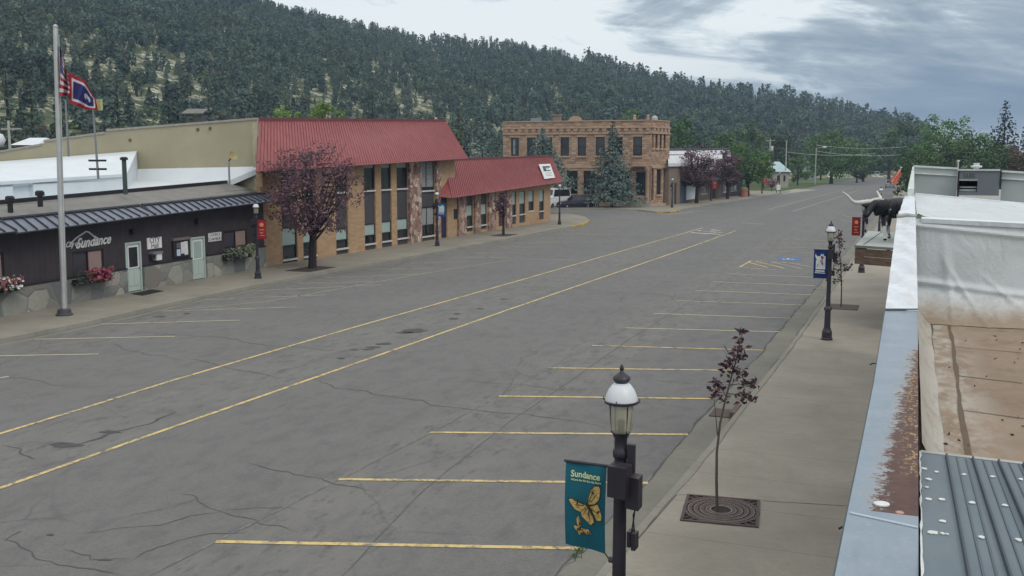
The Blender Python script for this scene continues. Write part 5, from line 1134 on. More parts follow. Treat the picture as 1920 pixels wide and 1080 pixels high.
M_box = plain('dark speaker box', (.028, .024, .034), .5, .2, 3)
def add_boxes(r, e, k=1):
    """two weatherproof speaker boxes and a hanging adapter strapped to the shaft"""
    e = np.array(e, float); g = np.array([-e[1], e[0], 0])
    m = MB(); s_ = -1 if e[0] < 0 else 1; o = e * .035 - np.array([0, 1, 0]) * .08 + [0, 0, 2.63]; m.obox(o, -e * .18 - np.array([0, 1, 0]) * .03, np.array([0, -1, 0]) * .17 + e * .02, (0, 0, .29)); b = m.build('speaker_box', M_box, r)
    m = MB(); o = -e * .10 - np.array([0, 1, 0]) * .03 + [0, 0, 2.52]; m.obox(o, -e * .13 - np.array([0, 1, 0]) * .03, np.array([0, -1, 0]) * .15, (0, 0, .30)); b = m.build('speaker_box', M_box, r)
    m = MB(); m.obox(-e * .075 + [0, 0, 2.74], -e * .07, np.array([0, -.05, 0]), (0, 0, .34)); m.lathe([(.085, 2.60), (.085, 2.64)], seg=12); m.lathe([(.085, 2.78), (.085, 2.82)], seg=12); m.build('mounting_bracket', M_box, r)
    m = MB(); m.obox(-e * .07 - g * .10 + [0, 0, 2.08], -e * .035, g * .10, (0, 0, .15)); m.obox(-e * .115 - g * .10 + [0, 0, 2.06], -e * .04, g * .11, (0, 0, .16)); m.tube([-e * .1 - g * .05 + [0, 0, 2.2], -e * .12 - g * .05 + [0, 0, 2.35], -e * .14 - g * .05 + [0, 0, 2.52]], .008, 5); m.tube([-e * .13 - g * .05 + [0, 0, 2.2], -e * .11 - g * .06 + [0, 0, 2.38], -e * .17 - g * .05 + [0, 0, 2.52]], .007, 5); m.build('hanging_adapter', M_box, r)
def lamp(p, label, boxes=None, scale=1.0):
    r = LAMP0 if not used else copy_tree(LAMP_CLEAN)
    r.location = tuple(p); r.scale = (scale,) * 3; tag(r, label, 'street lamp', 'street lamps along the pavements'); used.append(r); return r
LAMP_CLEAN = LAMP0
def near_lamp_pos():
    dep = (H - 3.95) / ((683 - 304.2) / F); p = D(1166, 683, dep); return np.array([p[0], p[1], .15])
LPOS = {'near': near_lamp_pos()}
LAMPS = [('near', LPOS['near'], 'nearest street lamp beside the teal butterfly banner'), ('R2', G(1550, 637, .15), 'street lamp on the right pavement with the dark blue flower banner'), ('R3', G(1615, 511, .15), 'street lamp behind the bull statue with a dark red banner'), ('R4', G(1648, 441, .15), 'farthest street lamp on the right pavement, mostly hidden by the bull statue'),
         ('L1', G(484, 522, .15), 'street lamp with a red banner between the brown hall and brick offices'), ('L2', G(820, 461, .15), 'street lamp with a blue banner at the entrance of the brick offices'), ('L3', G(1049, 421, .15), 'street lamp without banner at the end of the lower red roof'),
         ('L4', G(1260, 389, .15), 'street lamp at the corner of the sandstone building'), ('L5', G(1333, 376.5, .15), 'street lamp with a red banner before the timber shop fronts'), ('L6', G(1388, 368, .15), 'street lamp with a green banner beside the full green tree'), ('L7', G(1428.5, 362.5, .15), 'street lamp with a small red banner beyond the shops'), ('L8', G(1461, 358, .15), 'last lamp before the pale blue roofed house')]
LO = {}
protos = LAMP0
LAMP_CLEAN = copy_tree(LAMP0)
for k, p, lab in LAMPS: LO[k] = lamp(p, lab)
def kill(o):
    for c in list(o.children): kill(c)
    bpy.data.objects.remove(o)
kill(LAMP_CLEAN)
for k in ('near', 'R2', 'R3'): add_boxes(LO[k], (-1, .05, 0))
for k in ('L2', 'L1', 'L4'): add_boxes(LO[k], (1, 0, 0))
def mat_cloth(name, col): 
    t = NT(name); n = t.noise(3, 4, .5); return t.done(t.mix(t.rng(n, .3, .7), mul(col, .85), mul(col, 1.12)), .6, 0, .3)
def banner(lp, e, w, z1, z0, start, mat, label, bow=.03, slope=0.0):
    e = np.array(e, float); e /= np.linalg.norm(e); g = np.array([e[1], -e[0], 0]); p0 = np.array(lp, float); p0[2] = 0
    if g @ (O - p0) < 0: g = -g
    root = empty('banner', p0 + np.array([0, 0, z1])); tag(root, label, 'banner', 'banners hanging from the street lamps')
    def S(u, v, off=0.0):        # u away from the lamp, v downwards
        d = bow * math.sin(math.pi * v) * math.sin(math.pi * (.15 + .7 * u)) + .012 * math.sin(7 * u + 2 * v)
        return p0 + e * (start + w * u) + g * (d + off) + np.array([0, 0, z1 - (z1 - z0) * v + slope * u * v])
    n, k = 8, 12; m = MB()
    for i in range(n):
        for j in range(k):
            a, b, c, d = (i / n, j / k), ((i + 1) / n, j / k), ((i + 1) / n, (j + 1) / k), (i / n, (j + 1) / k)
            m.face([S(*a), S(*b), S(*c), S(*d)]); m.face([S(*d, -.004), S(*c, -.004), S(*b, -.004), S(*a, -.004)])
    at(root, m.build('cloth', mat, None, 'all', fix=False))
    m = MB(); m.tube([p0 + np.array([0, 0, z1 + .005]), S(1.04, 0) + np.array([0, 0, .005])], .014, 6); at(root, m.build('rod', M_iron)); m = MB(); q = p0 + np.array([0, 0, z0 - .05]); m.tube([q, q + e * .10], .03, 6); m.tube([q + e * .10, S(.02, .985)], .006, 4); at(root, m.build('lower_bracket', M_iron))
    return root, S
def poly_on(S, pts, off, flipu=False): return [S(1 - u if flipu else u, v, off) for u, v in pts]
M_teal = mat_cloth('teal banner cloth', (.005, .105, .150)); M_navy = mat_cloth('navy banner cloth', (.006, .024, .135)); M_redc = mat_cloth('red banner cloth', (.33, .022, .030)); M_drdc = mat_cloth('dark red banner cloth', (.20, .008, .016)); M_bluc = mat_cloth('blue banner cloth', (.03, .12, .36)); M_grnc = mat_cloth('green banner cloth', (.02, .13, .09))
M_gold = plain('butterfly gold', (.52, .37, .13), .7, .45, 26); M_vein = plain('butterfly brown', (.045, .028, .018), .7, .2); M_pale = plain('pale lettering', (.52, .62, .36), .7, .05); M_pale2 = plain('white banner print', (.60, .64, .66), .7, .12, 9); M_redp = plain('red tulip print', (.30, .03, .05), .7, .2); M_grnp = plain('green stem print', (.05, .16, .12), .7, .2); M_orp = plain('orange banner print', (.62, .26, .10), .7, .2)
# near teal banner: u runs from the lamp outwards, so picture-left is u = 1
rt, S = banner(LPOS['near'], (-1, .06, 0), .405, 2.985, 2.135, .135, M_teal, 'teal banner with a large gold butterfly nearest the camera', .05, .03)
def crop(x, y):
    u = (x - 72) / (440 - (y - 95) * .03); yt = 95 + (x - 70) * .143; yb = 895 + (x - 80) * .333; return 1 - u, (y - yt) / (yb - yt)
def draw(mb, pts, off, grow=0.0):
    c = np.mean(pts, 0); P = [c + (np.array(p) - c) * (1 + grow) for p in pts]; mb.face([S(*crop(*p), off) for p in P])
wings = [[(122, 452), (150, 448), (215, 478), (300, 520), (318, 545), (245, 582), (190, 552), (150, 500)], [(330, 515), (335, 450), (360, 380), (395, 345), (440, 345), (455, 380), (445, 470), (400, 515)], [(250, 584), (315, 540), (345, 580), (375, 640), (388, 695), (350, 722), (300, 670), (262, 630)], [(348, 532), (430, 520), (452, 580), (466, 640), (462, 684), (420, 682), (390, 620)],
         [(205, 640), (226, 618), (252, 715), (230, 735), (208, 700)], [(178, 705), (225, 728), (238, 762), (200, 762), (180, 735)], [(212, 762), (262, 772), (258, 812), (222, 806)], [(245, 745), (320, 765), (352, 818), (300, 812), (262, 780)]]
mo, mg, mv = MB(), MB(), MB()
for i, wg in enumerate(wings):
    draw(mo, wg, .006, .13); draw(mg, wg, .009)
    hub = np.array((325, 530)) if i < 4 else np.array((238, 752)); c = np.mean(wg, 0)
    for p in wg[1::2]:
        p = np.array(p); d = p - hub; nn = np.array([-d[1], d[0]]) / (np.linalg.norm(d) + 1e-6); a = hub + d * .25; b = hub + d * .86
        k = 5 if i < 4 else 3; mv.face([S(*crop(*q), .0125) for q in (a - nn * k, b - nn * 1.5, b + nn * 1.5, a + nn * k)])
    for q in np.linspace(0, 1, 4)[1:-1]:
        pp = c + (np.array(wg[2]) - c) * q; mv.face([S(*crop(pp[0] + 9 * math.cos(t_), pp[1] + 12 * math.sin(t_)), .0128) for t_ in np.linspace(0, 6.28, 7)[:-1]])
draw(mv, [(300, 495), (322, 505), (352, 545), (362, 590), (340, 580), (318, 545)], .015)
for o in (mo.build('butterfly_edge', M_vein), mg.build('butterfly', M_gold), mv.build('butterfly_vein', M_vein)): at(rt, o)
def tx(cx, cy, k): return lambda x, y, w: S(*crop(cx + x * k, cy - y * k + x * k * .16), .008 + w * .3)
at(rt, text_mesh('Sundance', 1.0, tx(292, 238, 84), M_pale, 'lettering', None, 0, .022)); at(rt, text_mesh('Where the Kid Got His Name', 1.0, tx(298, 292, 26.5), M_pale, 'small_lettering', None, .2, .02))
def picture_banner(key, e, w, z1, z0, start, mat, label, kind):
    rt, S = banner(LPOS.get(key, LO[key].location), e, w, z1, z0, start, mat, label, .02)
    fl = (S(.9, .5) - O) @ RM[:, 0] < (S(.1, .5) - O) @ RM[:, 0]       # is u = 1 on the left in view
    T = (lambda u, v, o: S(1 - u, v, o)) if fl else S
    def pg(pts, off=.007): return [T(u, v, off) for u, v in pts]
    if kind == 'flower':
        m = MB(); m.face(pg([(.16, .68), (.16, .32), (.10, .22), (.12, .14), (.24, .24), (.34, .22), (.46, .22), (.54, .12), (.60, .18), (.68, .13), (.72, .2), (.84, .22), (.84, .68)])); m.face(pg([(.14, .71), (.80, .715), (.80, .77), (.14, .765)])); m.face(pg([(.10, .785), (.84, .80), (.84, .83), (.10, .815)])); at(rt, m.build('print', M_pale2))
        m = MB()
        for cx, cy in ((.60, .26), (.58, .49)): m.face(pg([(cx - .11, cy - .03), (cx - .05, cy - .06), (cx, cy - .03), (cx + .06, cy - .06), (cx + .10, cy), (cx + .04, cy + .07), (cx - .06, cy + .06)], .011))
        at(rt, m.build('tulip', M_redp)); m = MB()
        for a, b in (((.26, .58), (.50, .36)), ((.60, .33), (.58, .44)), ((.62, .55), (.70, .66)), ((.14, .28), (.22, .36))): m.face(pg([(a[0] - .03, a[1]), (b[0] - .03, b[1]), (b[0] + .04, b[1] + .01), (a[0] + .03, a[1] + .02)], .010))
        at(rt, m.build('stem', M_grnp))
    else:
        m = MB(); c = (.52, .26); m.face(pg([(c[0] + .24 * math.cos(q), c[1] + .11 * math.sin(q)) for q in np.linspace(0, 6.28, 11)[:-1]], .007)); at(rt, m.build('emblem', M_orp)); m = MB()
        m.face(pg([(.28, .50), (.78, .49), (.78, .535), (.28, .545)])); m.face(pg([(.30, .63), (.58, .66), (.74, .60), (.62, .70), (.4, .72)])); m.face(pg([(.26, .80), (.80, .79), (.80, .83), (.26, .84)])); m.face(pg([(.44, .20), (.6, .2), (.56, .32), (.46, .32)], .011)); at(rt, m.build('print', M_orp if mat is M_drdc else M_pale2 if mat is not M_redc else plain('pink banner print', (.62, .30, .22), .7, .2)))
    return rt
picture_banner('R2', (-1, .05, 0), .43, 3.03, 2.12, .06, M_navy, 'dark blue banner with red tulips on the second right-hand lamp', 'flower')
picture_banner('R3', (-1, .05, 0), .42, 2.98, 2.05, .14, M_drdc, 'dark red banner beside the head of the bull statue', 'emblem')
picture_banner('L1', (1, -.05, 0), .55, 3.02, 2.10, .04, M_redc, 'bright red banner with a round emblem at the end of the brown hall', 'emblem')
picture_banner('L2', (1, -.05, 0), .62, 3.05, 2.15, .04, M_bluc, 'bright blue banner with white flower print at the brick offices', 'flower')
picture_banner('L5', (1, 0, 0), .75, 3.1, 1.9, .1, M_redc, 'red banner in front of the timber shop fronts', 'emblem')
picture_banner('L6', (1, 0, 0), .8, 3.0, 2.0, .1, M_grnc, 'green banner on the lamp by the full green tree', 'emblem')
picture_banner('L7', (1, 0, 0), .7, 3.0, 2.0, .1, M_redc, 'small far red banner beyond the shops', 'emblem')

# ------------------------------------------------------------------ flagpole and flags
p = G(121, 591, .15); dp = depth(p); zt_ = toppix(p, 43); root = empty('flagpole', p); tag(root, 'tall brushed metal flagpole on the pavement before the brown hall', 'flagpole')
tp = D(103.5, 43, dp); lx, ly = tp[0] - p[0], tp[1] - p[1]
MB().tube([(lx * k, ly * k, (zt_ - .15) * k) for k in (0, .25, .5, .75, 1)], [.115, .115, .105, .095, .088], 16).build('pole', M_pole, root, True)
MB().lathe([(.30, 0), (.30, .05), (.25, .08), (.23, .22), (.14, .26)], seg=16).build('base', plain('dark flange', (.06, .06, .065), .5), root, True)
MB().lathe([(.09, 0), (.10, .05), (.05, .12), (.01, .14)], (lx, ly, zt_ - .15), 12).build('cap', M_pole, root, True)
MB().tube([(lx * .99 + .14, ly, (zt_ - .4)), (lx * .6 + .15, ly * .6, (zt_) * .6), (.13, 0, 1.3)], .010, 5).build('halyard', plain('white rope', (.5, .5, .5), .8), root)
FM = [mat_cloth('flag red', (.34, .012, .030)), mat_cloth('flag white', (.58, .58, .62)), mat_cloth('flag blue', (.028, .030, .15))]
def flag(name, label, fn, colour, nu, nv, extra=None):
    m = MB()
    for i in range(nu):
        for j in range(nv):
            q = [(i / nu, j / nv), ((i + 1) / nu, j / nv), ((i + 1) / nu, (j + 1) / nv), (i / nu, (j + 1) / nv)]; m.face([fn(*a) for a in q], colour((i + .5) / nu, (j + .5) / nv))
    o = m.build(name, FM, None, 'all', fix=False); tag(o, label, 'flag'); return o
def usf(u, v):      # hanging almost straight down beside the pole
    x = 111.5 + (6.5 + 12.5 * min(1, (v + .08 + u * .25))) * u ** .8 ; y = 82 + v * 98 * (1 - .10 * u) + u * 42 * (1 - v * .78)
    return D(x, y, dp - .12 + .22 * math.sin(u * 9 + v * 3) - .1 * u)
flag('national_flag', 'limp flag of red and white stripes hanging close along the flagpole', usf, lambda u, v: (2 if (u < .42 and v < .54) and not (int(u * 30) % 4 == 1 and int(v * 26) % 3 == 1) else (0 if int(v * 13) % 2 == 0 else 1)), 26, 39)
def wyf(u, v):
    TL, TR, BR, BL = np.array((128, 136)), np.array((179, 187)), np.array((184, 209)), np.array((129.5, 193)); q = TL * (1 - u) * (1 - v) + TR * u * (1 - v) + BR * u * v + BL * (1 - u) * v
    q = q + np.array([0, 5.0 * math.sin(math.pi * u) * (v - .62)]); q = q + np.array((6 * math.sin(math.pi * u) * (1 - v), -4 * math.sin(math.pi * u) * (1 - v) + 4.5 * math.sin(u * 10 + v * 2) * u * (1 - v * .6)))
    return D(q[0], q[1], dp - .1 + .30 * math.sin(u * 10 + v * 2.5) * (.4 + u))
def wyc(u, v):
    e = min(u * 1.5, (1 - u) * 1.5, v, 1 - v)
    if e < .13: return 0
    if e < .21: return 1
    bx, by = (u - .62) / .12, (v - .50) / .13
    if bx * bx + by * by < 1 and not (by > .3 and abs(bx) < .35): return 1
    return 2
flag('state_flag', 'blue flag with white and red borders blown out to the right of the pole', wyf, wyc, 44, 34)

# ------------------------------------------------------------------ young trees in the near pavement, grates, drain
def mat_saplingleaf(): return mat_leaf('dark plum sapling leaves', (.080, .030, .055), (.14, .075, .075), (.055, .022, .045), 6, .25)
M_sap = mat_saplingleaf(); M_stem = plain('sapling bark', (.085, .070, .060), .9, .2, 12)
def leaf_blade(mb, c, d, l, w):
    """a pointed leaf folded along its midrib"""
    d = np.array(d, float); d /= np.linalg.norm(d); s = np.cross(d, unit(1)[0]); s /= np.linalg.norm(s) + 1e-9; n = np.cross(s, d); c = np.array(c, float)
    a, b = c, c + d * l - n * l * .12; q1, q2 = c + d * l * .45 + s * w + n * w * .5, c + d * l * .45 - s * w + n * w * .5; k = c + d * l * .45
    mb.face([a, q1, b, k]); mb.face([a, k, b, q2])
def sapling(bp, stem, clusters, leafl, label, stake=None, rad=.016):
    p = G(*bp, .15); dp = depth(p); root = empty('young_plum_tree', p); tag(root, label, 'tree', 'young trees in the near pavement')
    P = [p - [0, 0, .05]] + [D(x, y, dp) for x, y in stem]; n = len(P); at(root, MB().tube(P, [rad * (1.25 - .95 * i / (n - 1)) for i in range(n)], 7).build('trunk', M_stem, None, True))
    br, lf = MB(), MB()
    for cx, cy, wx, wy, k, sx_, sy_ in clusters:
        a = D(sx_, sy_, dp); tips = []
        c = D(cx, cy, dp + nr.normal(0, .12)); br.tube([a, (a + c) / 2 + [0, 0, .02], c], [rad * .5, rad * .35, rad * .15], 5)
        for i in range(int(k * 1.15)):
            dd = nr.uniform(-1, 1, 3) ; q = D(cx + dd[0] * wx, cy + dd[1] * wy, depth(c) + dd[2] * wx * dp / F); leaf_blade(lf, q, (nr.normal(), nr.normal(), nr.normal(.25, .5)), leafl * nr.uniform(.7, 1.25), leafl * .26)
            if i % 5 == 0: br.tube([c, (c + q) / 2 + [0, 0, .01], q], [rad * .2, rad * .15, rad * .08], 4)
    at(root, br.build('branch', M_stem)); at(root, lf.build('leaves', M_sap, None, False, fix=False)); return root, p, dp
sapling((1345, 962), [(1343.5, 900), (1344, 850), (1350, 795), (1359, 755), (1369, 715), (1379, 680), (1386, 650), (1390, 628)],
        [(1390, 632, 5, 12, 16, 1388, 645), (1389, 660, 9, 14, 26, 1385, 660), (1374, 672, 10, 16, 26, 1380, 682), (1362, 690, 10, 14, 20, 1376, 690), (1384, 700, 12, 10, 24, 1374, 700), (1402, 722, 18, 8, 26, 1368, 722), (1398, 745, 18, 12, 30, 1364, 738), (1347, 722, 14, 9, 20, 1362, 745), (1338, 737, 9, 8, 14, 1345, 816), (1357, 752, 10, 8, 14, 1360, 752), (1411, 716, 10, 6, 10, 1390, 722)], .110, 'thin bent young plum tree in the large round-patterned grate', None, .021)
root = bpy.data.objects[-1] if False else None
sapling((1577, 575), [(1578, 540), (1577, 510), (1575, 480), (1574, 455), (1572, 432)], [(1572, 440, 5, 9, 22, 1573, 455), (1576, 458, 6, 9, 22, 1574, 465), (1569, 480, 7, 8, 16, 1575, 488), (1574, 494, 9, 6, 20, 1576, 500), (1588, 502, 8, 7, 20, 1577, 512), (1568, 512, 9, 7, 20, 1577, 520), (1572, 527, 6, 5, 14, 1577, 528)], .16, 'second young tree farther along beside the dark blue banner', None, .022)
# large tree grate with rings
M_grate = plain('rusty brown cast grate', (.085, .058, .054), .75, .35, 8, .3, 60); M_soil = plain('dark soil', (.03, .024, .02), .95, .3, 8); M_sheen = plain('grate rib sheen', (.20, .175, .16), .6, .3, 9)  # sheen along the grate rings is put into a paler colour
gc = [G(*q, .15) for q in ((1268, 976), (1412, 989), (1430, 941), (1299, 928))]; gx = (gc[1] - gc[0]); gy = (gc[3] - gc[0]); ctr = (gc[0] + gc[1] + gc[2] + gc[3]) / 4
ux = gx / np.linalg.norm(gx); uy = np.array([-ux[1], ux[0], 0]); hw = 1.02 * np.linalg.norm(gx) / 2; hh = (np.linalg.norm(gy) + np.linalg.norm(gc[2] - gc[1])) / 4
root = empty('tree_grate', ctr); tag(root, 'square rusty tree grate with concentric rings around the bent young tree', 'tree grate')
m = MB()
def gq(a, b, z): return ctr + ux * a + uy * b + np.array([0, 0, z])
m.face([gq(-hw, -hh, .0015), gq(hw, -hh, .0015), gq(hw, hh, .0015), gq(-hw, hh, .0015)]); at(root, m.build('backing', M_soil))
m = MB(); fw = .045
for a0_, a1_, b0_, b1_ in ((-hw, hw, -hh, -hh + fw), (-hw, hw, hh - fw, hh), (-hw, -hw + fw, -hh + fw, hh - fw), (hw - fw, hw, -hh + fw, hh - fw)): m.obox(gq(a0_, b0_, .003), ux * (a1_ - a0_), uy * (b1_ - b0_), (0, 0, .02))
at(root, m.build('frame', M_grate))
m = MB(); ratio = hh / hw
def ring(r0, r1, z=.006, hgt=.014, seg=48):
    for i in range(seg):
        a, b = 2 * math.pi * i / seg, 2 * math.pi * (i + 1) / seg; P = [gq(r * math.cos(t_), r * math.sin(t_) * ratio, z) for r, t_ in ((r0, a), (r1, a), (r1, b), (r0, b))]; m.hexa(P, [q + np.array([0, 0, hgt]) for q in P])
for r in (.30, .46, .62, .78, .93): ring(hw * r, hw * (r + .085))
for i in range(36):
    a = 2 * math.pi * i / 36; c_, s_ = math.cos(a), math.sin(a); r1 = min(.99 / max(abs(c_), 1e-6), .99 / max(abs(s_), 1e-6)); d = ux * c_ + uy * s_ * ratio; d1 = np.cross(d, [0, 0, 1]); d1 /= np.linalg.norm(d1); a0_, a1_ = gq(0, 0, .004) + d * hw * .28, gq(0, 0, .004) + d * hw * min(r1, 1.34) * .97; m.hexa([a0_ - d1 * .012, a0_ + d1 * .012, a1_ + d1 * .014, a1_ - d1 * .014], [q + np.array([0, 0, .0135]) for q in (a0_ - d1 * .012, a0_ + d1 * .012, a1_ + d1 * .014, a1_ - d1 * .014)])
at(root, m.build('ring_bars', M_grate))
for r in (.385, .545, .705, .865): m = MB(); ring(hw * (r + .004), hw * (r + .022), .008, .0145); at(root, m.build('ring_sheen', M_sheen))
m = MB(); ring(hw * .27, hw * .30, .004, .02); at(root, m.build('ring_sheen', M_sheen))
q = G(1582, 576, .15); o = MB().box(q[0] - .55, q[0] + .55, q[1] - .75, q[1] + .75, .151, .166).build('tree_grate', M_grate); tag(o, 'dark square tree grate around the second young tree', 'tree grate')
# saw-cut square of fresh concrete, drain inlet, weeds in the seam
m = MB()
for a, b in (((1268, 928), (1299, 928)), ((1430, 939), (1592, 949)), ((1268, 928), (1195, 1012))): ribbon(m, [G(*a, .15), G(*b, .15)], .02, .1525)
struct(m.build('pavement_joint', M_crack), 'dark joint lines around the grate in the near pavement', 'pavement joint')
q = G(1363, 775, .02); root = empty('storm_drain', q); tag(root, 'dark storm drain inlet set in the kerb beyond the bent young tree', 'storm drain')
at(root, MB().box(q[0] - .35, q[0] + .12, q[1] - .38, q[1] + .38, .013, .03).build('grate', M_grate)); at(root, MB().box(q[0] + .13, q[0] + .26, q[1] - .45, q[1] + .45, .02, .165).build('inlet_hood', plain('rust stained hood', (.12, .085, .07), .8, .3, 5)))
mb = MB()
for px, py, k in ((1086, 1033, 26), (1098, 1022, 16), (1080, 1045, 14), (1508, 565, 10), (1462, 622, 8), (1537, 538, 14), (1530, 545, 8), (1388, 700, 8)):
    for i in range(k): c = G(px + nr.normal(0, 4), py + nr.normal(0, 3)); leaf_blade(mb, c + [0, 0, .0], (nr.normal(), nr.normal(), 1.0), nr.uniform(.04, .12), .012)
o = mb.build('weeds', M_green, fix=False); tag(o, 'weeds growing in the gutter seam on the near side', 'weeds', None, 'stuff')

# ------------------------------------------------------------------ flowers at the brown hall
M_fl = [plain('magenta petals', (.30, .05, .12), .7, .25), plain('red petals', (.30, .06, .07), .7, .25), plain('white petals', (.62, .62, .62), .7, .1), plain('pale grey-green leaves', (.20, .24, .16), .8, .3)]
def flowerbox(x0, x1, y0, y1, mix, label):
    a, b, c, d = FB.rect(x0, y0, x1, y1, .3); root = empty('flower_box', FB.pt((a + b) / 2, c, .25)); tag(root, label, 'flower box', 'window flower boxes on the brown hall')
    at(root, MB().slab(FB, a + .1, b - .1, c + .02, c + (d - c) * .45, .13, .42).build('box', M_dark)); mb, lf = MB(), MB()
    for i in range(230):
        s, z, o = nr.uniform(a, b), c + (d - c) * nr.uniform(.05, 1.0), nr.uniform(.12, .60); leaf_blade(lf, FB.pt(s, z, o), (nr.normal(), nr.normal(), nr.normal(-.2, .6)), .13, .035)
    at(root, lf.build('leaves', M_dgreen if mix[0] < 3 else M_fl[3], fix=False)); 
    for i in range(150):
        k = nr.uniform(0, 1); s, z, o = a + (b - a) * (k if mix[0] == 2 else .35 + .65 * k), c + (d - c) * nr.uniform(.2, 1.06), nr.uniform(.2, .66); mi = mix[nr.integers(len(mix))]
        if mi == 3 and nr.random() < .3: continue
        P = FB.pt(s, z, o); u = unit(1)[0]; v = np.cross(u, unit(1)[0]); v /= np.linalg.norm(v); w = np.cross(u, v); r_ = nr.uniform(.05, .09)
        mb.face([P + v * r_ * math.cos(q) + w * r_ * math.sin(q) + u * .02 * (j % 2) for j, q in enumerate(np.linspace(0, 6.28, 7)[:-1])], mi)
    at(root, mb.build('flowers', M_fl, fix=False))
flowerbox(-6, 33, 520, 548, (2, 1, 2), 'flower box with white and red flowers at the left edge'); flowerbox(138, 206, 506, 532, (0, 0, 1), 'flower box with magenta flowers under the lettering'); flowerbox(420, 471, 462, 486, (3, 3, 3), 'flower box of pale grey-green leaves right of the second door')
# ------------------------------------------------------------------ the roof the camera looks along, and its neighbours
ZP = 3.6
def mat_coping():
    t = NT('galvanised coping with rust'); x, y, z = t.sep(); n = t.noise(2.2, 6, .6); nf = t.noise(26, 5, .7); n3 = t.noise(7, 5, .7)
    c = t.mix(t.rng(n, .3, .7), (.215, .275, .335), (.28, .335, .40)); c = t.mix(t.rng(nf, .55, .75, 0, .4), c, (.42, .48, .53)); st = t.noise(9, 4, .6, 0, t.map((1, .25, 1))); c = t.mix(t.rng(st, .5, .75, 0, .35), c, (.17, .215, .27))
    # rust: eaten from the inner edge, ending at a sheet joint
    edge = t.math('MULTIPLY', t.math('ADD', t.math('SUBTRACT', x, t.math('MULTIPLY', t.math('SUBTRACT', y, 6.5), .043)), .15), 6.0)
    edge = t.math('ADD', edge, t.math('ADD', t.math('MULTIPLY', t.math('SUBTRACT', nf, .5), 2.6), t.math('MULTIPLY', t.math('SUBTRACT', n3, .5), 2.0)))
    inside = t.math('MULTIPLY', t.math('GREATER_THAN', y, 6.56), t.math('LESS_THAN', y, 12.6))
    rust = t.math('MULTIPLY', t.rng(edge, -.05, .30), inside)
    rc = t.mix(t.rng(n3, .3, .7), (.060, .032, .028), (.115, .058, .045)); och = t.rng(t.noise(34, 4, .7, 0, t.map((1, .6, 1))), .54, .61); band_ = t.math('MULTIPLY', t.math('GREATER_THAN', y, 7.4), t.rng(t.math('ABSOLUTE', t.math('SUBTRACT', x, .13)), .13, .03)); rc = t.mix(t.math('MULTIPLY', och, band_), rc, (.42, .29, .14))
    fr_ = t.math('MULTIPLY', t.rng(edge, -.45, .05), inside); c = t.mix(t.math('MULTIPLY', fr_, .45), c, (.36, .30, .22)); c = t.mix(rust, c, rc)
    t.bump(nf, .25, .006); t.done(c, t.math('MULTIPLY_ADD', rust, .30, .42), 0, .45); t.L.new(t.math('MULTIPLY', t.math('SUBTRACT', 1, rust), .25), t.b.inputs['Metallic']); return t.m
def mat_membrane(name, base, dirt, zlo=None, zhi=None, ylo=None, yhi=None, crease=.6, amt=.9):
    t = NT(name); x, y, z = t.sep(); n = t.noise(.9, 7, .62, .3); n2 = t.noise(4, 7, .68, .3, t.map((1, .5, 1))); n3 = t.noise(22, 4, .65)
    c = t.mix(t.rng(n, .3, .7), mul(base, .93), mul(base, 1.05))
    if zlo is not None: g = t.rng(t.math('ADD', z, t.math('MULTIPLY', t.math('SUBTRACT', n2, .5), .5)), zhi, zlo); c = t.mix(t.math('MULTIPLY', g, amt), c, dirt)
    elif dirt: c = t.mix(t.rng(n2, .52, .72, 0, amt), c, dirt)
    w = t.noise(1.4, 5, .5, 1.2, t.map((1, 1.6, .7))); t.bump(t.math('ADD', w, t.math('MULTIPLY', n3, .08)), crease, .08)
    return t.done(c, .62, 0, .35)
def mat_brownroof():
    t = NT('dirty brown membrane'); x, y, z = t.sep(); n = t.noise(.8, 8, .65, .4); n2 = t.noise(3.5, 8, .7, .2, t.map((1, .5, 1))); n3 = t.noise(20, 4, .7)
    c = t.mix(t.rng(n, .3, .7), (.195, .145, .105), (.29, .225, .17)); c = t.mix(t.rng(n2, .46, .70, 0, .6), c, (.13, .085, .055)); c = t.mix(t.rng(n3, .6, .75, 0, .4), c, (.42, .36, .28))
    pale = t.math('MULTIPLY', t.rng(x, 1.05, .55), t.rng(n2, .42, .60)); c = t.mix(t.math('MULTIPLY', pale, .75), c, (.45, .43, .38))
    t.bump(t.math('ADD', n3, n2), .3, .02); return t.done(c, .85, 0, .25)
def mat_seamroof():
    t = NT('blue-grey seam roof'); n = t.noise(.7, 6, .6); n2 = t.noise(6, 6, .7, 0, t.map((1, .2, 1))); c = t.mix(t.rng(n, .3, .7), (.095, .128, .155), (.130, .165, .192)); c = t.mix(t.rng(n2, .5, .72, 0, .3), c, (.19, .21, .22)); return t.done(c, .5, 0, .4)
M_cop = mat_coping(); M_brm = mat_brownroof(); M_seam = mat_seamroof(); M_caulk = plain('pale sealant', (.62, .64, .64), .7, .1, 20); M_memw = mat_membrane('white wall membrane', (.56, .60, .62), (.26, .185, .115), 3.36, 3.72, crease=.9)
M_memr = mat_membrane('white roof membrane', (.54, .58, .61), (.40, .36, .29), crease=.7, amt=.25); M_memc = mat_membrane('white coping membrane', (.66, .71, .77), (.50, .45, .36), crease=.9, amt=.35)
ob = empty('flat_roofed_shop', (0, 0, 0)); tag(ob, 'flat-roofed shop under the camera with a rusty blue-grey coping and brown roof', 'building')
xl = [(y, G(px, py, ZP)[0]) for px, py, y in ((1565, 1080, 0), (1612, 850, 0), (1660, 580, 0))]
XL, XR = -.295, .175
cl_ = [G(px, py, ZP) for px, py in ((1565, 1080), (1590, 955), (1612, 850), (1638, 720), (1660, 581))]; cr_ = [G(px, py, ZP) for px, py in ((1722, 1080), (1722, 955), (1721.5, 850), (1721.5, 720), (1721, 581))]
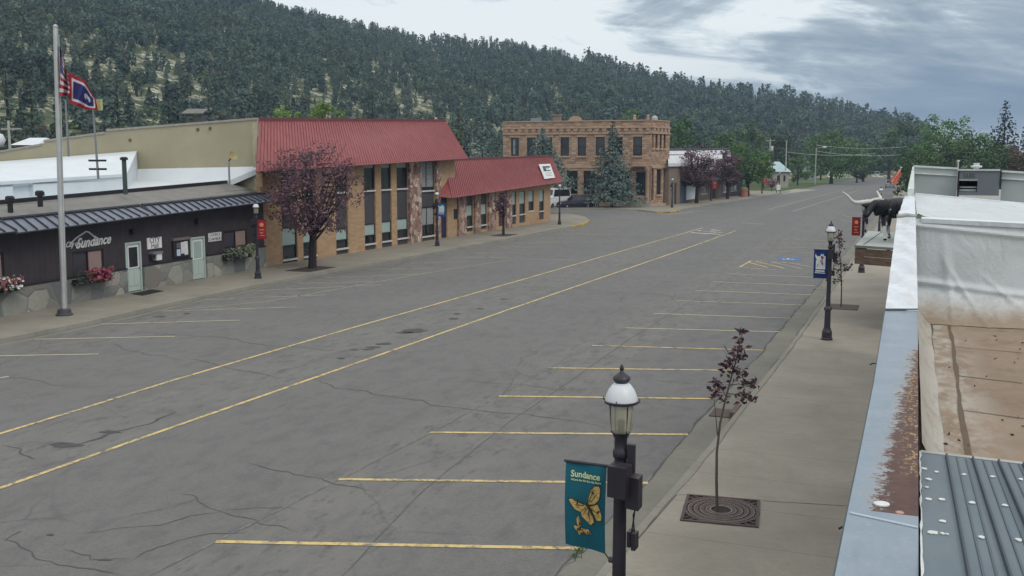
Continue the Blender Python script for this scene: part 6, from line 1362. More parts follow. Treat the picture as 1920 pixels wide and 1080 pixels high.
cl_ = [np.array([cl_[0][0], -1.0, ZP])] + cl_; cr_ = [np.array([cr_[0][0] - .02, -1.0, ZP])] + cr_
m = MB()
for i in range(len(cl_) - 1):
    a, b, c, d = cl_[i], cr_[i], cr_[i + 1], cl_[i + 1]; m.hexa([q - np.array([0, 0, .09]) for q in (a, b, c, d)], [a, b, c, d])
m.build('coping', M_cop, ob)
m = MB(); m.hexa([(cl_[1][0] + .02, 6.45, ZP + .001), (cr_[1][0], 6.33, ZP + .001), (cr_[1][0], 6.36, ZP + .001), (cl_[1][0] + .02, 6.48, ZP + .001)], [(cl_[1][0] + .02, 6.45, ZP + .007), (cr_[1][0], 6.33, ZP + .007), (cr_[1][0], 6.36, ZP + .007), (cl_[1][0] + .02, 6.48, ZP + .007)]); m.build('sheet_joint', plain('bright sheet lap', (.36, .43, .49), .4), ob)
q = G(1653, 946, ZP); MB().lathe([(.050, .001), (.050, .009), (.02, .014)], tuple(q), 14).build('sealant_dab', M_caulk, ob); q = G(1687, 961, ZP); MB().lathe([(.028, .001), (.02, .006)], tuple(q), 9).build('sealant_dab', plain('orange dab', (.50, .26, .18), .7), ob)
MB().box(-.27, -.19, -3, 16.0, .15, ZP - .092).build('front_wall', plain('shop front render', (.20, .19, .17), .85), ob)
m = MB()
for i in range(1, len(cl_) - 1): a, b = cl_[i], cl_[i + 1]; m.hexa([a - [.012, 0, .10], a - [0, 0, .10], b - [0, 0, .10], b - [.012, 0, .10]], [a - [.012, 0, .01], a - [0, 0, .01], b - [0, 0, .01], b - [.012, 0, .01]])
m.build('drip_edge', plain('dark teal drip edge', (.06, .085, .085), .5), ob)
for px, py in ((1582, 987), (1636, 560 + 252 / 2.077)): q = G(px, py, ZP - .1); MB().tube([q + [.06, 0, 0], q, q - [.03, 0, .02]], .008, 5).build('edge_clip', M_dark, ob)
# standing-seam roof patch, nearest
zs0 = 3.50; sl_ = .05; za = lambda y: zs0 - sl_ * (y - 8.2) * .9
eg = G(1728, 849, 3.48)[1]
def roof_x(px, py):
    d = ray(px, py); lo, hi = 0, 60
    for _ in range(50):
        md = (lo + hi) / 2; q = O + d * md
        if q[2] > za(q[1]): lo = md
        else: hi = md
    return O + d * lo
_e0, _e1 = roof_x(1731, 1078), roof_x(1726.5, 856)
def XE(y): return float(_e0[0] + (_e1[0] - _e0[0]) * (y - _e0[1]) / (_e1[1] - _e0[1]))
m = MB(); m.hexa([(XE(-1), -1, za(-1) - .3), (5, -1, za(-1) - .3), (5, eg - .35, za(eg) - .3), (XE(eg), eg, za(eg) - .3)], [(XE(-1), -1, za(-1)), (5, -1, za(-1)), (5, eg - .35, za(eg)), (XE(eg), eg, za(eg))]); sr = m.build('seam_roof', M_seam, ob)
m = MB(); m2 = MB(); xs = [.235]
ribs = [(roof_x(1776, 862), roof_x(1816, 1078)), (roof_x(1826, 867), roof_x(1893, 1078)), (roof_x(1874, 870), roof_x(1955, 1060)), (roof_x(1920, 873), roof_x(2010, 1040))]
dx = ribs[1][1][0] - ribs[0][1][0]
for i in range(9):
    if i < 4: a, b = ribs[i]
    else: a, b = ribs[3][0] + np.array([dx * (i - 3), 0, 0]), ribs[3][1] + np.array([dx * (i - 3), 0, 0])
    t_ = (a - b) / (a[1] - b[1]); e0 = b + t_ * (-1 - b[1]); e1 = b + t_ * (eg - .05 - .07 * (b[0] - .2) - b[1]); w = np.array([.012, 0, 0]); up = np.array([0, 0, .026])
    e0[2], e1[2] = za(e0[1]), za(e1[1]); m.hexa([e0 - w, e0 + w, e1 + w, e1 - w], [e0 - w * .5 + up, e0 + w * .5 + up, e1 + w * .5 + up, e1 - w * .5 + up])
    for k in (.36, .68):
        f0, f1 = e0 + np.array([dx * k, 0, 0]), e1 + np.array([dx * k, 0, 0]); w2_ = np.array([.008, 0, 0]); u2 = np.array([0, 0, .007]); m2.hexa([f0 - w2_, f0 + w2_, f1 + w2_, f1 - w2_], [f0 - w2_ * .5 + u2, f0 + w2_ * .5 + u2, f1 + w2_ * .5 + u2, f1 - w2_ * .5 + u2])
m.build('standing_seam', plain('dark seam', (.045, .06, .078), .5), sr); m2.build('pencil_rib', plain('pencil rib', (.085, .11, .13), .5), sr)
mb = MB()
for px, py, r_ in ((1741, 937, .022), (1766, 938, .022), (1823, 944, .022), (1884, 949, .02), (1767, 979, .02), (1748, 1000, .030), (1767, 1002, .014), (1776, 1003, .012), (1840, 1009, .022), (1911, 1014, .02), (1741, 900, .02), (1733, 880, .022), (1756, 886, .016), (1808, 891, .018), (1862, 895, .018), (1914, 900, .018), (1738, 915, .014)):
    q = roof_x(px, py); n_ = 9; mb = MB(); mb.prism([q + np.array([r_ * rnd.uniform(.6, 1.3) * math.cos(a), 1.1 * r_ * rnd.uniform(.6, 1.3) * math.sin(a), .003]) for a in np.linspace(0, 6.28, n_ + 1)[:-1]], (0, 0, .006)); mb.build('sealant_spot', M_caulk, sr)
m = MB(); P = [(XE(y) - .006 + rnd.uniform(-.003, .003), y, za(y) + .006) for y in np.arange(-1, eg, .12)]; m.tube(P, [rnd.uniform(.003, .010) for _ in P], 5); m.build('sealant_bead', M_caulk, sr)
m = MB(); P = [(x_, eg - .01 - .073 * (x_ - .235), za(eg) + .004) for x_ in np.arange(XE(eg), 4.9, .2)]; m.tube(P, .016, 5); m.build('edge_bead', plain('pale edge strip', (.46, .46, .44), .7), sr)
# brown membrane roof with laps
ZB = 3.3; yb1 = G(1730, 600, ZB)[1]
m = MB(); m.face([(.18, eg - 1, ZB), (6, eg - 1, ZB), (6, yb1 + 1.0, ZB), (.18, yb1 + 1.0, ZB)]); br_ = m.build('brown_roof', M_brm, ob)
m = MB()
for pts in ([(1786, 650), (1920, 662)], [(1800, 706), (1920, 720)], [(1806, 770), (1920, 786)], [(1786, 606), (1920, 616)]): ribbon(m, [G(*a, ZB) for a in pts], .03, ZB + .006, 0, .012)
for pts in ([(1780, 600), (1793, 700), (1806, 790), (1818, 862)], [(1745, 604), (1748, 700), (1755, 852)]): ribbon(m, [G(*a, ZB) for a in pts], .045, ZB + .007, 0, .01)
m.build('lap_seam', plain('dark lap seam', (.115, .08, .055), .85), br_)
mb = MB()
for i in range(24): px, py = nr.uniform(1740, 1915), nr.uniform(630, 850); q = G(px, py, ZB); leaf_blade(mb, q + [0, 0, .012], (nr.normal(), nr.normal(), .15), nr.uniform(.03, .08), .012)
o = mb.build('leaf_litter', plain('dark dry litter', (.035, .022, .016), .9), br_, fix=False); o['kind'] = 'stuff'
# upstand: folded white-brown membrane strip up to the coping
m = MB(); ns = 40
for i in range(ns):
    y0, y1 = eg + .02 + (yb1 - eg) * i / ns, eg + .02 + (yb1 - eg) * (i + 1) / ns; f = lambda y, k: (.178 + .20 * k + .008 * math.sin(y * 3.1 + k * 2) * k, y, ZB + .008 + (.27 - .012 * math.sin(y * 2.3)) * (1 - k) ** 1.8 + .006 * math.sin(y * 5 + k * 5) * (1 - k))
    for k in range(5): m.face([f(y0, k / 5), f(y0, (k + 1) / 5), f(y1, (k + 1) / 5), f(y1, k / 5)])
m.build('upstand', mat_membrane('stained upstand membrane', (.38, .36, .32), (.23, .165, .11), crease=.9, amt=.9), ob, 'all')
MB().box(.18, 6, -3, -2.7, .15, 3.4).build('rear_wall', M_cream, ob)

# white membrane neighbour: wall up from the brown roof, coping along the street, upper roof
nb_ = empty('white_roofed_shop', (0, 0, 0)); tag(nb_, 'taller neighbouring shop wrapped in white roof membrane with folds and stains', 'building')
YW = yb1 + .35
WF = Fr((.20, YW, 0), (8, YW - .25, 0))
tl_, tr2 = WF.hit(1720, 411), WF.hit(1920, 424); zt0, zt1 = tl_[2], tr2[2]; sl0, sl1 = float((tl_ - WF.a) @ WF.u), float((tr2 - WF.a) @ WF.u)
ztf = lambda s: zt0 + (zt1 - zt0) * (s - sl0) / (sl1 - sl0)
m = MB(); nu, nv = 150, 64
def wsurf(s, k):        # k 0 bottom (on the roof) .. 1 top; a cove at the foot, sagging folds
    zt_ = max(4.0, ztf(min(s, 4))); z = ZB + .01 + (zt_ - ZB) * k; cove = .75 * max(0, 1 - k / .34) ** 2.2 + .02 * math.sin(s * 5 + 2) * (1 - k)
    fold = .05 * math.exp(-((s - .9 * (1 - k) ** 1.5 - .12) / .05) ** 2) * max(0, 1 - 1.4 * k) + .045 * math.exp(-((s - 1.5 * (1 - k) ** 1.4 - .3) / .06) ** 2) * max(0, 1 - 1.8 * k) + .055 * math.sin(2.6 * s - 6 * k) * max(0, .75 - k) + .05 * math.exp(-((k - .36 + .05 * s) / .035) ** 2) + .04 * math.exp(-((k - .93 + .03 * s) / .03) ** 2) + .06 * math.exp(-((s - .28 - .25 * (1 - k)) / .07) ** 2) * (1 - k)
    return WF.pt(s, z, cove + fold)
for i in range(nu):
    for j in range(nv):
        a, b = -.16 + 6.0 * (i / nu) ** 1.5, -.16 + 6.0 * ((i + 1) / nu) ** 1.5; m.face([wsurf(a, j / nv), wsurf(b, j / nv), wsurf(b, (j + 1) / nv), wsurf(a, (j + 1) / nv)])
m.build('membrane_wall', M_memw, nb_, 'all')
m = MB(); m.hexa([WF.pt(-.02, ztf(0) - .05, .03), WF.pt(6, ztf(4) - .05, .03), WF.pt(6, ztf(4) - .05, -.28), WF.pt(-.02, ztf(0) - .05, -.28)], [WF.pt(-.02, ztf(0) + .02, .045), WF.pt(6, ztf(4) + .02, .045), WF.pt(6, ztf(4) + .03, -.28), WF.pt(-.02, ztf(0) + .03, -.28)]); m.build('wall_cap', M_memc, nb_)
# street coping: rising white sleeve, cross seam, then along the upper roof
Ya = 15.7; dA = depth((0, Ya, ZP)); 
cA = [G(1660, 581, ZP + .012), G(1721, 581, ZP + .012)]
zU = zt0 + .02
cB = [G(1682, 409, zU), G(1717, 409, zU)]; cBm = [(cA[i] * .5 + cB[i] * .5) for i in (0, 1)]
cC = [G(1697, 366, zU), G(1715, 366, zU)]
m = MB(); rows = []
for k in np.linspace(0, 1, 22): l, r_ = cA[0] * (1 - k) + cB[0] * k, cA[1] * (1 - k) + cB[1] * k; rows.append((l, r_))
for k in np.linspace(.06, 1, 14): l, r_ = cB[0] * (1 - k) + cC[0] * k, cB[1] * (1 - k) + cC[1] * k; rows.append((l, r_))
def crow(i, j):
    l, r_ = rows[i]; k = (j - 1) / 8; q = l * (1 - k) + r_ * k if 0 <= k <= 1 else None
    if j == 0: return l + np.array([.02, 0, -.5])
    if j == 10: return r_ + np.array([.0, 0, -.12])
    return q + np.array([0, 0, .022 * math.sin(i * 1.7 + k * 5) + .018 * math.sin(i * .9 - k * 3) + (.05 if i == 21 else 0) + .015 * math.sin(math.pi * k)])
for i in range(len(rows) - 1):
    for j in range(10): m.face([crow(i, j), crow(i, j + 1), crow(i + 1, j + 1), crow(i + 1, j)])
m.build('street_coping', M_memc, nb_, 'all')
m = MB(); q = [p + np.array([0, 0, .03]) for p in (cB[0], cB[1])]; m.tube([q[0], (q[0] + q[1]) / 2 + [0, 0, .02], q[1]], .035, 6); m.build('seam_fold', plain('dull seam fold', (.36, .38, .36), .7), nb_)
q = [cA[0] + [0, -.02, .014], cA[1] + [0, -.02, .014]]; m = MB(); m.tube(q, .012, 5); m.build('sheet_edge', plain('dark sheet edge', (.12, .13, .14), .6), nb_)
Yf = float(cC[1][1]); UF = Fr((.2, Yf, 0), (8, Yf - .5, 0)); fa_, fb_ = UF.hit(1716, 364.5), UF.hit(1920, 383)
m = MB(); nu, nv = 36, 20; wa, wb = WF.pt(sl0, zt0 + .03, -.28), WF.pt(sl1, zt1 + .03, -.28)
def usurf(u, v):
    q = (wa * (1 - u) + wb * u) * (1 - v) + (fa_ * (1 - u) + fb_ * u) * v - np.array([0, 0, .12 * v * (1 if v < .999 else 0)]); q[2] += .035 * math.sin(9 * u - 7 * v) * math.sin(math.pi * min(1, v)) - .05 * math.sin(math.pi * v) + .05 * math.exp(-((u - .9 * v) / .05) ** 2); return q
for i in range(nu):
    for j in range(nv): m.face([usurf(2.6 * i / nu, j / nv), usurf(2.6 * (i + 1) / nu, j / nv), usurf(2.6 * (i + 1) / nu, (j + 1) / nv), usurf(2.6 * i / nu, (j + 1) / nv)])
m.build('upper_roof', M_memr, nb_, 'all')
m = MB(); d_ = (fb_ - fa_); m.hexa([fa_ - [0, 0, .3], fa_ + d_ * 2.6 - [0, 0, .3], fa_ + d_ * 2.6 + [0, .35, -.3], fa_ + [0, .35, -.3]], [fa_ + [0, 0, .03], fa_ + d_ * 2.6 + [0, 0, .03], fa_ + d_ * 2.6 + [0, .35, .03], fa_ + [0, .35, .03]]); m.build('rear_coping', M_memc, nb_)
q = wa * .72 + fa_ * .28; m = MB(); ribbon(m, [usurf(.12, .1), usurf(.16, .35), usurf(.5, .22), usurf(.95, .10)], .16, 0); 
MB().box(-.27, -.15, 16.01, Yf, .15, 3.35).build('front_wall', plain('white shop front', (.5, .51, .5), .8), nb_)
m = MB(); m.hexa([(-.15, YW + .3, .2), (7, YW + .3, .2), (7, Yf, .2), (-.15, Yf, .2)], [(-.15, YW + .3, zU - .75), (7, YW + .3, zU - 1.1), (7, Yf, zU - 1.2), (-.15, Yf, zU - .75)]); m.build('body', plain('shop body', (.4, .4, .4), .8), nb_)

# third roof: pale panelled parapet with the grey roof unit between its two lengths
tb = empty('panelled_shop', (0, 0, 0)); Y3 = Yf + 5.5; TF = Fr((.2, Y3, 0), (9, Y3 - .6, 0)); tag(tb, 'farther shop with a pale panelled roof parapet', 'building')
def prt(px0, px1, yt0, yt1, yb_, yj):
    a, b = TF.hit(px0, yt0), TF.hit(px1, yt1); s0, s1 = float((a - TF.a) @ TF.u), float((b - TF.a) @ TF.u); zb = TF.hit((px0 + px1) / 2, yb_)[2] - .6; m = MB()
    m.hexa([TF.pt(s0, zb, 0), TF.pt(s1, zb, 0), TF.pt(s1, zb, -.25), TF.pt(s0, zb, -.25)], [TF.pt(s0, a[2], 0), TF.pt(s1, b[2], 0), TF.pt(s1, b[2], -.25), TF.pt(s0, a[2], -.25)]); o = m.build('parapet_panel', plain('pale grey-green panel', (.40, .45, .45), .6, .08, .8), tb)
    za_, zb_ = TF.hit(px0, yj)[2], TF.hit(px1, yj + (yt1 - yt0))[2]; m = MB(); m.hexa([TF.pt(s0, za_ - .02, .003), TF.pt(s1, zb_ - .02, .003), TF.pt(s1, zb_ - .02, .05), TF.pt(s0, za_ - .02, .05)], [TF.pt(s0, za_ + .02, .003), TF.pt(s1, zb_ + .02, .003), TF.pt(s1, zb_ + .02, .05), TF.pt(s0, za_ + .02, .05)])
    m.hexa([TF.pt(s0 - .02, a[2] + .003, -.3), TF.pt(s1 + .02, b[2] + .003, -.3), TF.pt(s1 + .02, b[2] + .003, .05), TF.pt(s0 - .02, a[2] + .003, .05)], [TF.pt(s0 - .02, a[2] + .06, -.3), TF.pt(s1 + .02, b[2] + .06, -.3), TF.pt(s1 + .02, b[2] + .06, .05), TF.pt(s0 - .02, a[2] + .06, .05)]); m.build('rail', plain('white rail', (.66, .68, .68), .5), o); return s0, s1, a[2]
p0_ = prt(1714, 1795, 313.5, 318, 352, 324.5); p1_ = prt(1879, 1990, 323, 330, 362, 334.5)
m = MB(); na_, nb2 = G(1702, 354, 4.9), G(1714, 354, 4.9); q0 = TF.pt(p0_[0], p0_[2], 0); fl_ = [D(1702, 354, 26), D(1714, 354, 26), D(1714.5, 313, 34), D(1711, 312, 34)]; m.hexa([p - np.array([0, 0, .25]) for p in fl_], fl_); m.build('side_coping', plain('pale green-white coping', (.52, .58, .55), .6), tb)
m = MB(); m.hexa([TF.pt(0, .2, -.3), TF.pt(9, .2, -.3), TF.pt(9, .2, -16), TF.pt(0, .2, -16)], [TF.pt(0, 4.6, -.3), TF.pt(9, 4.5, -.3), TF.pt(9, 4.5, -16), TF.pt(0, 4.6, -16)]); m.build('body', plain('third shop body', (.3, .3, .29), .8), tb)
m = MB(); pA_, pB_ = D(1640 + 1200, 300, 1), 0; s0, s1 = p0_[1] + .02, p1_[0] - .02
zt_, zb = TF.hit(1836, 320.5)[2], TF.hit(1836, 366)[2]; un = empty('roof_unit', TF.pt((s0 + s1) / 2, zb, .3)); tag(un, 'grey metal rooftop air unit with a dark louvred opening between pale panels', 'roof unit')
W = s1 - s0; MU = plain('dull grey unit casing', (.155, .175, .20), .5, .15, 1)
m = MB(); sm = s0 + W * .47
m.slab(TF, sm, s1 - W * .03, zb, zt_, -.6, .30); m.slab(TF, s0 + W * .05, sm - .002, zb + (zt_ - zb) * .66, zt_, -.6, .30); m.slab(TF, s0 + W * .05, sm - .002, zb, zb + (zt_ - zb) * .14, -.6, .30); m.slab(TF, s0 + W * .05, sm - .002, zb + (zt_ - zb) * .14, zb + (zt_ - zb) * .66, -.6, -.2); at(un, m.build('casing', MU))
m = MB(); m.slab(TF, s0 + W * .06, sm - .02, zb + (zt_ - zb) * .30, zb + (zt_ - zb) * .36, -.18, .2); m.slab(TF, s0 + W * .06, sm - .02, zb + (zt_ - zb) * .16, zb + (zt_ - zb) * .25, -.18, .22); m.slab(TF, s0 + W * .05, sm, zb + (zt_ - zb) * .60, zb + (zt_ - zb) * .66, .302, .34); at(un, m.build('louvre', plain('pale louvre', (.33, .36, .37), .5)))
m = MB(); m.slab(TF, s0 + W * .04, sm, zb + (zt_ - zb) * .145, zb + (zt_ - zb) * .59, -.198, -.19); at(un, m.build('louvre_void', M_black))
m = MB(); m.slab(TF, s0 + W * .01, s0 + W * .045, zb - .1, zt_ + .02, -.5, .32); m.slab(TF, s1 - W * .025, s1 + .0, zb + (zt_ - zb) * .45, zt_ + .05, -.5, .33); at(un, m.build('corner_post', M_iron))
at(un, MB().slab(TF, s0, s1 - W * .03, zt_ + .004, zt_ + .05, -.62, .34).build('lid', plain('pale lid', (.52, .55, .56), .5)))
at(un, text_mesh('LUX', .17, on(TF, s0 + W * .27, zb + (zt_ - zb) * .80, .303), M_ink, 'nameplate', None, 0, .01))
q = TF.pt(s0 + W * .42, zt_ + .05, -.3); o = MB().lathe([(.09, 0), (.09, .05), (.16, .06), (.17, .11), (.08, .13), (.10, .2)], tuple(q), 12).build('roof_vent', M_caulk); tag(o, 'small white cap vent above the grey roof unit', 'roof vent')
q = TF.pt(s0, zt_ + .0, .1); o = MB().tube([q - [0, 0, .6], q + [0, 0, .28]], .018, 6).lathe([(.02, 0), (.045, .03), (.02, .07)], tuple(q + np.array([0, 0, .27])), 8).build('roof_pipe', M_sill); tag(o, 'thin white pipe with a round cap at the left of the grey roof unit', 'pipe')

# ------------------------------------------------------------------ timber canopy and the bull statue on it
ZD = 3.1; c0, c1 = G(1603.5, 460.5, ZD), G(1676, 465.5, ZD); c3 = G(1628, 433, ZD); c2 = c3 + (c1 - c0)
can = empty('timber_canopy', (c0 + c1) / 2); tag(can, 'timber pavement canopy with plank fascia under the bull statue', 'canopy')
M_plank = NT('weathered brown planks'); _n = M_plank.noise(3, 7, .7, .2, M_plank.map((1, 1, 7))); M_plank.bump(_n, .3, .02); M_plank = M_plank.done(M_plank.mix(M_plank.rng(_n, .3, .7), (.075, .048, .036), (.235, .165, .12)), .85, 0, .2)
at(can, MB().hexa([q - np.array([0, 0, .06]) for q in (c0, c1, c2, c3)], [c0, c1, c2, c3]).build('deck', plain('pale grey deck roofing', (.36, .39, .385), .85, .12, 1.5)))
m = MB(); hh2 = .52; u = (c1 - c0) / np.linalg.norm(c1 - c0); v = (c3 - c0) / np.linalg.norm(c3 - c0)
for k in (0, 1): z0, z1 = ZD - .075 - hh2 * (k + 1) / 2, ZD - .075 - hh2 * k / 2 - .012; m.obox(np.array([*c0[:2], z0]), c1 - c0, v * .05, (0, 0, z1 - z0)); m.obox(np.array([*c0[:2], z0]) + v * .052, v * np.linalg.norm(c3 - c0), u * .05, (0, 0, z1 - z0))
at(can, m.build('fascia_plank', M_plank))
at(can, MB().obox(np.array([*c0[:2], ZD - .06]) - v * .03 - u * .03, (c1 - c0) + u * .03, v * .06, (0, 0, .075)).build('edge_strip', plain('green-grey edge strip', (.16, .20, .18), .7)))
at(can, ribbon(MB(), [G(1619, 459, ZD), G(1640, 444.5, ZD), G(1668, 425, ZD)], .045, ZD + .006).build('roof_seam', M_crack))
at(can, MB().obox(np.array([*c0[:2], ZD - .3]) + u * .1 + v * .3, v * 7, u * .1, (0, 0, .12)).obox(np.array([*c1[:2], ZD - .3]) - u * .3 + v * .3, v * 7, u * .1, (0, 0, .12)).build('beam', M_plank))

def skin(name, joints, edges, mat, parent, sub=2, bump_noise=0.0):
    me = bpy.data.meshes.new(name); ks = list(joints); me.from_pydata([tuple(map(float, joints[k][0])) for k in ks], [(ks.index(a), ks.index(b)) for a, b in edges], [])
    o = bpy.data.objects.new(name, me); COL.objects.link(o); md = o.modifiers.new('Skin', 'SKIN'); md.use_smooth_shade = True; md.branch_smoothing = .35
    for i, k in enumerate(ks):
        sv = me.skin_vertices[0].data[i]; r_ = joints[k][1]; sv.radius = (r_, r_) if isinstance(r_, (int, float)) else r_; sv.use_root = (i == 0)
    s = o.modifiers.new('Sub', 'SUBSURF'); s.levels = sub; s.render_levels = sub
    dg = bpy.context.evaluated_depsgraph_get(); dg.update(); m2 = bpy.data.meshes.new_from_object(o.evaluated_get(dg)); bpy.data.objects.remove(o); bpy.data.meshes.remove(me)
    m2.materials.clear(); m2.materials.append(mat); m2.polygons.foreach_set('use_smooth', [True] * len(m2.polygons)); q = bpy.data.objects.new(name, m2); COL.objects.link(q)
    if parent is not None: at(parent, q)
    return q
def mat_hide():
    t = NT('glossy black hide with white patches'); x, y, z = t.sep(); n = t.noise(2.2, 4, .55, .4, t.map((1, 1, 1), loc=(2.3, 5.1, .4))); n2 = t.noise(14, 4, .6)
    lowz = t.rng(z, ZD + .95, ZD + .45, 0, .20); w = t.rng(t.math('ADD', n, lowz), .66, .70)
    c = t.mix(w, (.006, .008, .012), (.55, .56, .56)); c = t.mix(t.math('LESS_THAN', z, ZD + .10), c, (.012, .012, .014)); c = t.mix(t.math('MULTIPLY', t.rng(n2, .55, .75, 0, .5), t.math('SUBTRACT', 1, w)), c, (.045, .055, .055)); t.bump(n2, .25, .02); return t.done(c, .5, 0, .35)
M_hide = mat_hide(); M_horn = plain('ivory horn', (.58, .58, .55), .4, .08, 3); M_tip = plain('dark horn tip', (.03, .03, .03), .4)
bd = depth(G(1664, 451, ZD)); B = lambda px, py, k=0: D(px, py, bd + k)
bull = empty('bull_statue', G(1672, 451, ZD)); tag(bull, 'life-size black and white longhorn bull statue standing on the timber canopy', 'statue')
fz = ZD + .03
def foot(px, py): q = G(px, py, fz); return q
fl1, fl2, hl1, hl2 = foot(1660, 451), foot(1668, 447.5), foot(1694, 450), foot(1702, 445)
def L(a, b, k, dz=0): q = a * (1 - k) + b * k; q[2] += dz; return q
wth, shd, mid, rmp = B(1663, 384, .0), B(1663, 391, -.05), B(1680, 391, .35), B(1700, 388, .8)
J = {'mid': (mid, (.36, .42)), 'shd': (shd, (.33, .43)), 'neck': (B(1650, 387, -.25), (.24, .31)), 'poll': (B(1637, 383, -.4), (.17, .19)), 'brow': (B(1629.5, 391, -.55), (.165, .175)), 'muz': (B(1624.5, 402.5, -.75), (.115, .115)), 'nose': (B(1622.5, 407.5, -.8), .095),
     'rmp': (rmp, (.27, .32)), 'tail0': (B(1709, 386, 1.0), .05), 'tail1': (B(1712, 405, 1.1), .03), 'tail2': (B(1711, 428, 1.1), .05)}
ed = [('mid', 'shd'), ('shd', 'neck'), ('neck', 'poll'), ('poll', 'brow'), ('brow', 'muz'), ('muz', 'nose'), ('mid', 'rmp'), ('rmp', 'tail0'), ('tail0', 'tail1'), ('tail1', 'tail2')]
for nm, f, up, sd in (('fa', fl1, shd, -.13), ('fb', fl2, shd, .13)):
    t0 = up + np.array([sd * .35, sd * .9, -.22]); J[nm + '0'] = (t0, .17); kn = L(t0, f, .52) + np.array([-.04, -.02, 0]); J[nm + '1'] = (kn, .082); J[nm + '2'] = (L(kn, f, .75), .048); J[nm + '3'] = (f + np.array([0, 0, .06]), .06); J[nm + '4'] = (f + np.array([-.05, -.03, .015]), .062); ed += [('shd', nm + '0'), (nm + '0', nm + '1'), (nm + '1', nm + '2'), (nm + '2', nm + '3'), (nm + '3', nm + '4')]
for nm, f, sd in (('ha', hl1, -.13), ('hb', hl2, .13)):
    t0 = rmp + np.array([sd * .3, sd * .9, -.2]); J[nm + '0'] = (t0, .18); st_ = L(t0, f, .35) + np.array([-.10, -.06, 0]); J[nm + '1'] = (st_, .11); hk = L(t0, f, .62) + np.array([.09, .05, 0]); J[nm + '2'] = (hk, .062); J[nm + '3'] = (f + np.array([0, 0, .07]), .052); J[nm + '4'] = (f + np.array([-.05, -.03, .015]), .06); ed += [('rmp', nm + '0'), (nm + '0', nm + '1'), (nm + '1', nm + '2'), (nm + '2', nm + '3'), (nm + '3', nm + '4')]
J['dew'] = (B(1641, 404, -.4), (.05, .08)); ed.append(('neck', 'dew'))
skin('body', J, ed, M_hide, bull, 2)
def horn(pts, r0):
    P = [Vector(tuple(p)) for p in pts]; Q = []
    for i in range(len(P) - 1):
        a, b, c, d = P[max(i - 1, 0)], P[i], P[i + 1], P[min(i + 2, len(P) - 1)]
        for k in range(5):
            t_ = k / 5; Q.append(.5 * ((2 * b) + (c - a) * t_ + (2 * a - 5 * b + 4 * c - d) * t_ ** 2 + (3 * b - a - 3 * c + d) * t_ ** 3))
    Q.append(P[-1]); n = len(Q); return MB().tube(Q, [r0 * (1 - .72 * (i / (n - 1)) ** 1.5) for i in range(n)], 10)
at(bull, horn([B(1637, 378, -.35), B(1624, 378.5, -.55), B(1608, 380, -.8), B(1598, 377, -.9), B(1590, 368, -.95), B(1580, 360, -1.0)], .086).build('horn', M_horn, None, 'all'))
at(bull, horn([B(1637, 376, -.3), B(1645, 374.5, .1), B(1650.5, 373.5, .5), B(1650, 369, .7), B(1646.5, 362.5, .8), B(1644, 357.5, .85)], .080).build('horn', M_horn, None, 'all'))
for q in ((B(1632, 384, -.5), B(1622, 386, -.62), B(1616, 384, -.66)), (B(1642, 383, -.2), B(1650, 384, .1), B(1654, 386, .15))):
    at(bull, MB().tube(q, [.03, .065, .012], 8).build('ear', M_hide, None, 'all'))
for q in (B(1627.5, 391, -.70), B(1633, 393, -.72)): at(bull, MB().lathe([(.002, -.018), (.016, -.01), (.02, 0), (.016, .01), (.002, .018)], tuple(q), 8).build('eye', M_black, None, True))

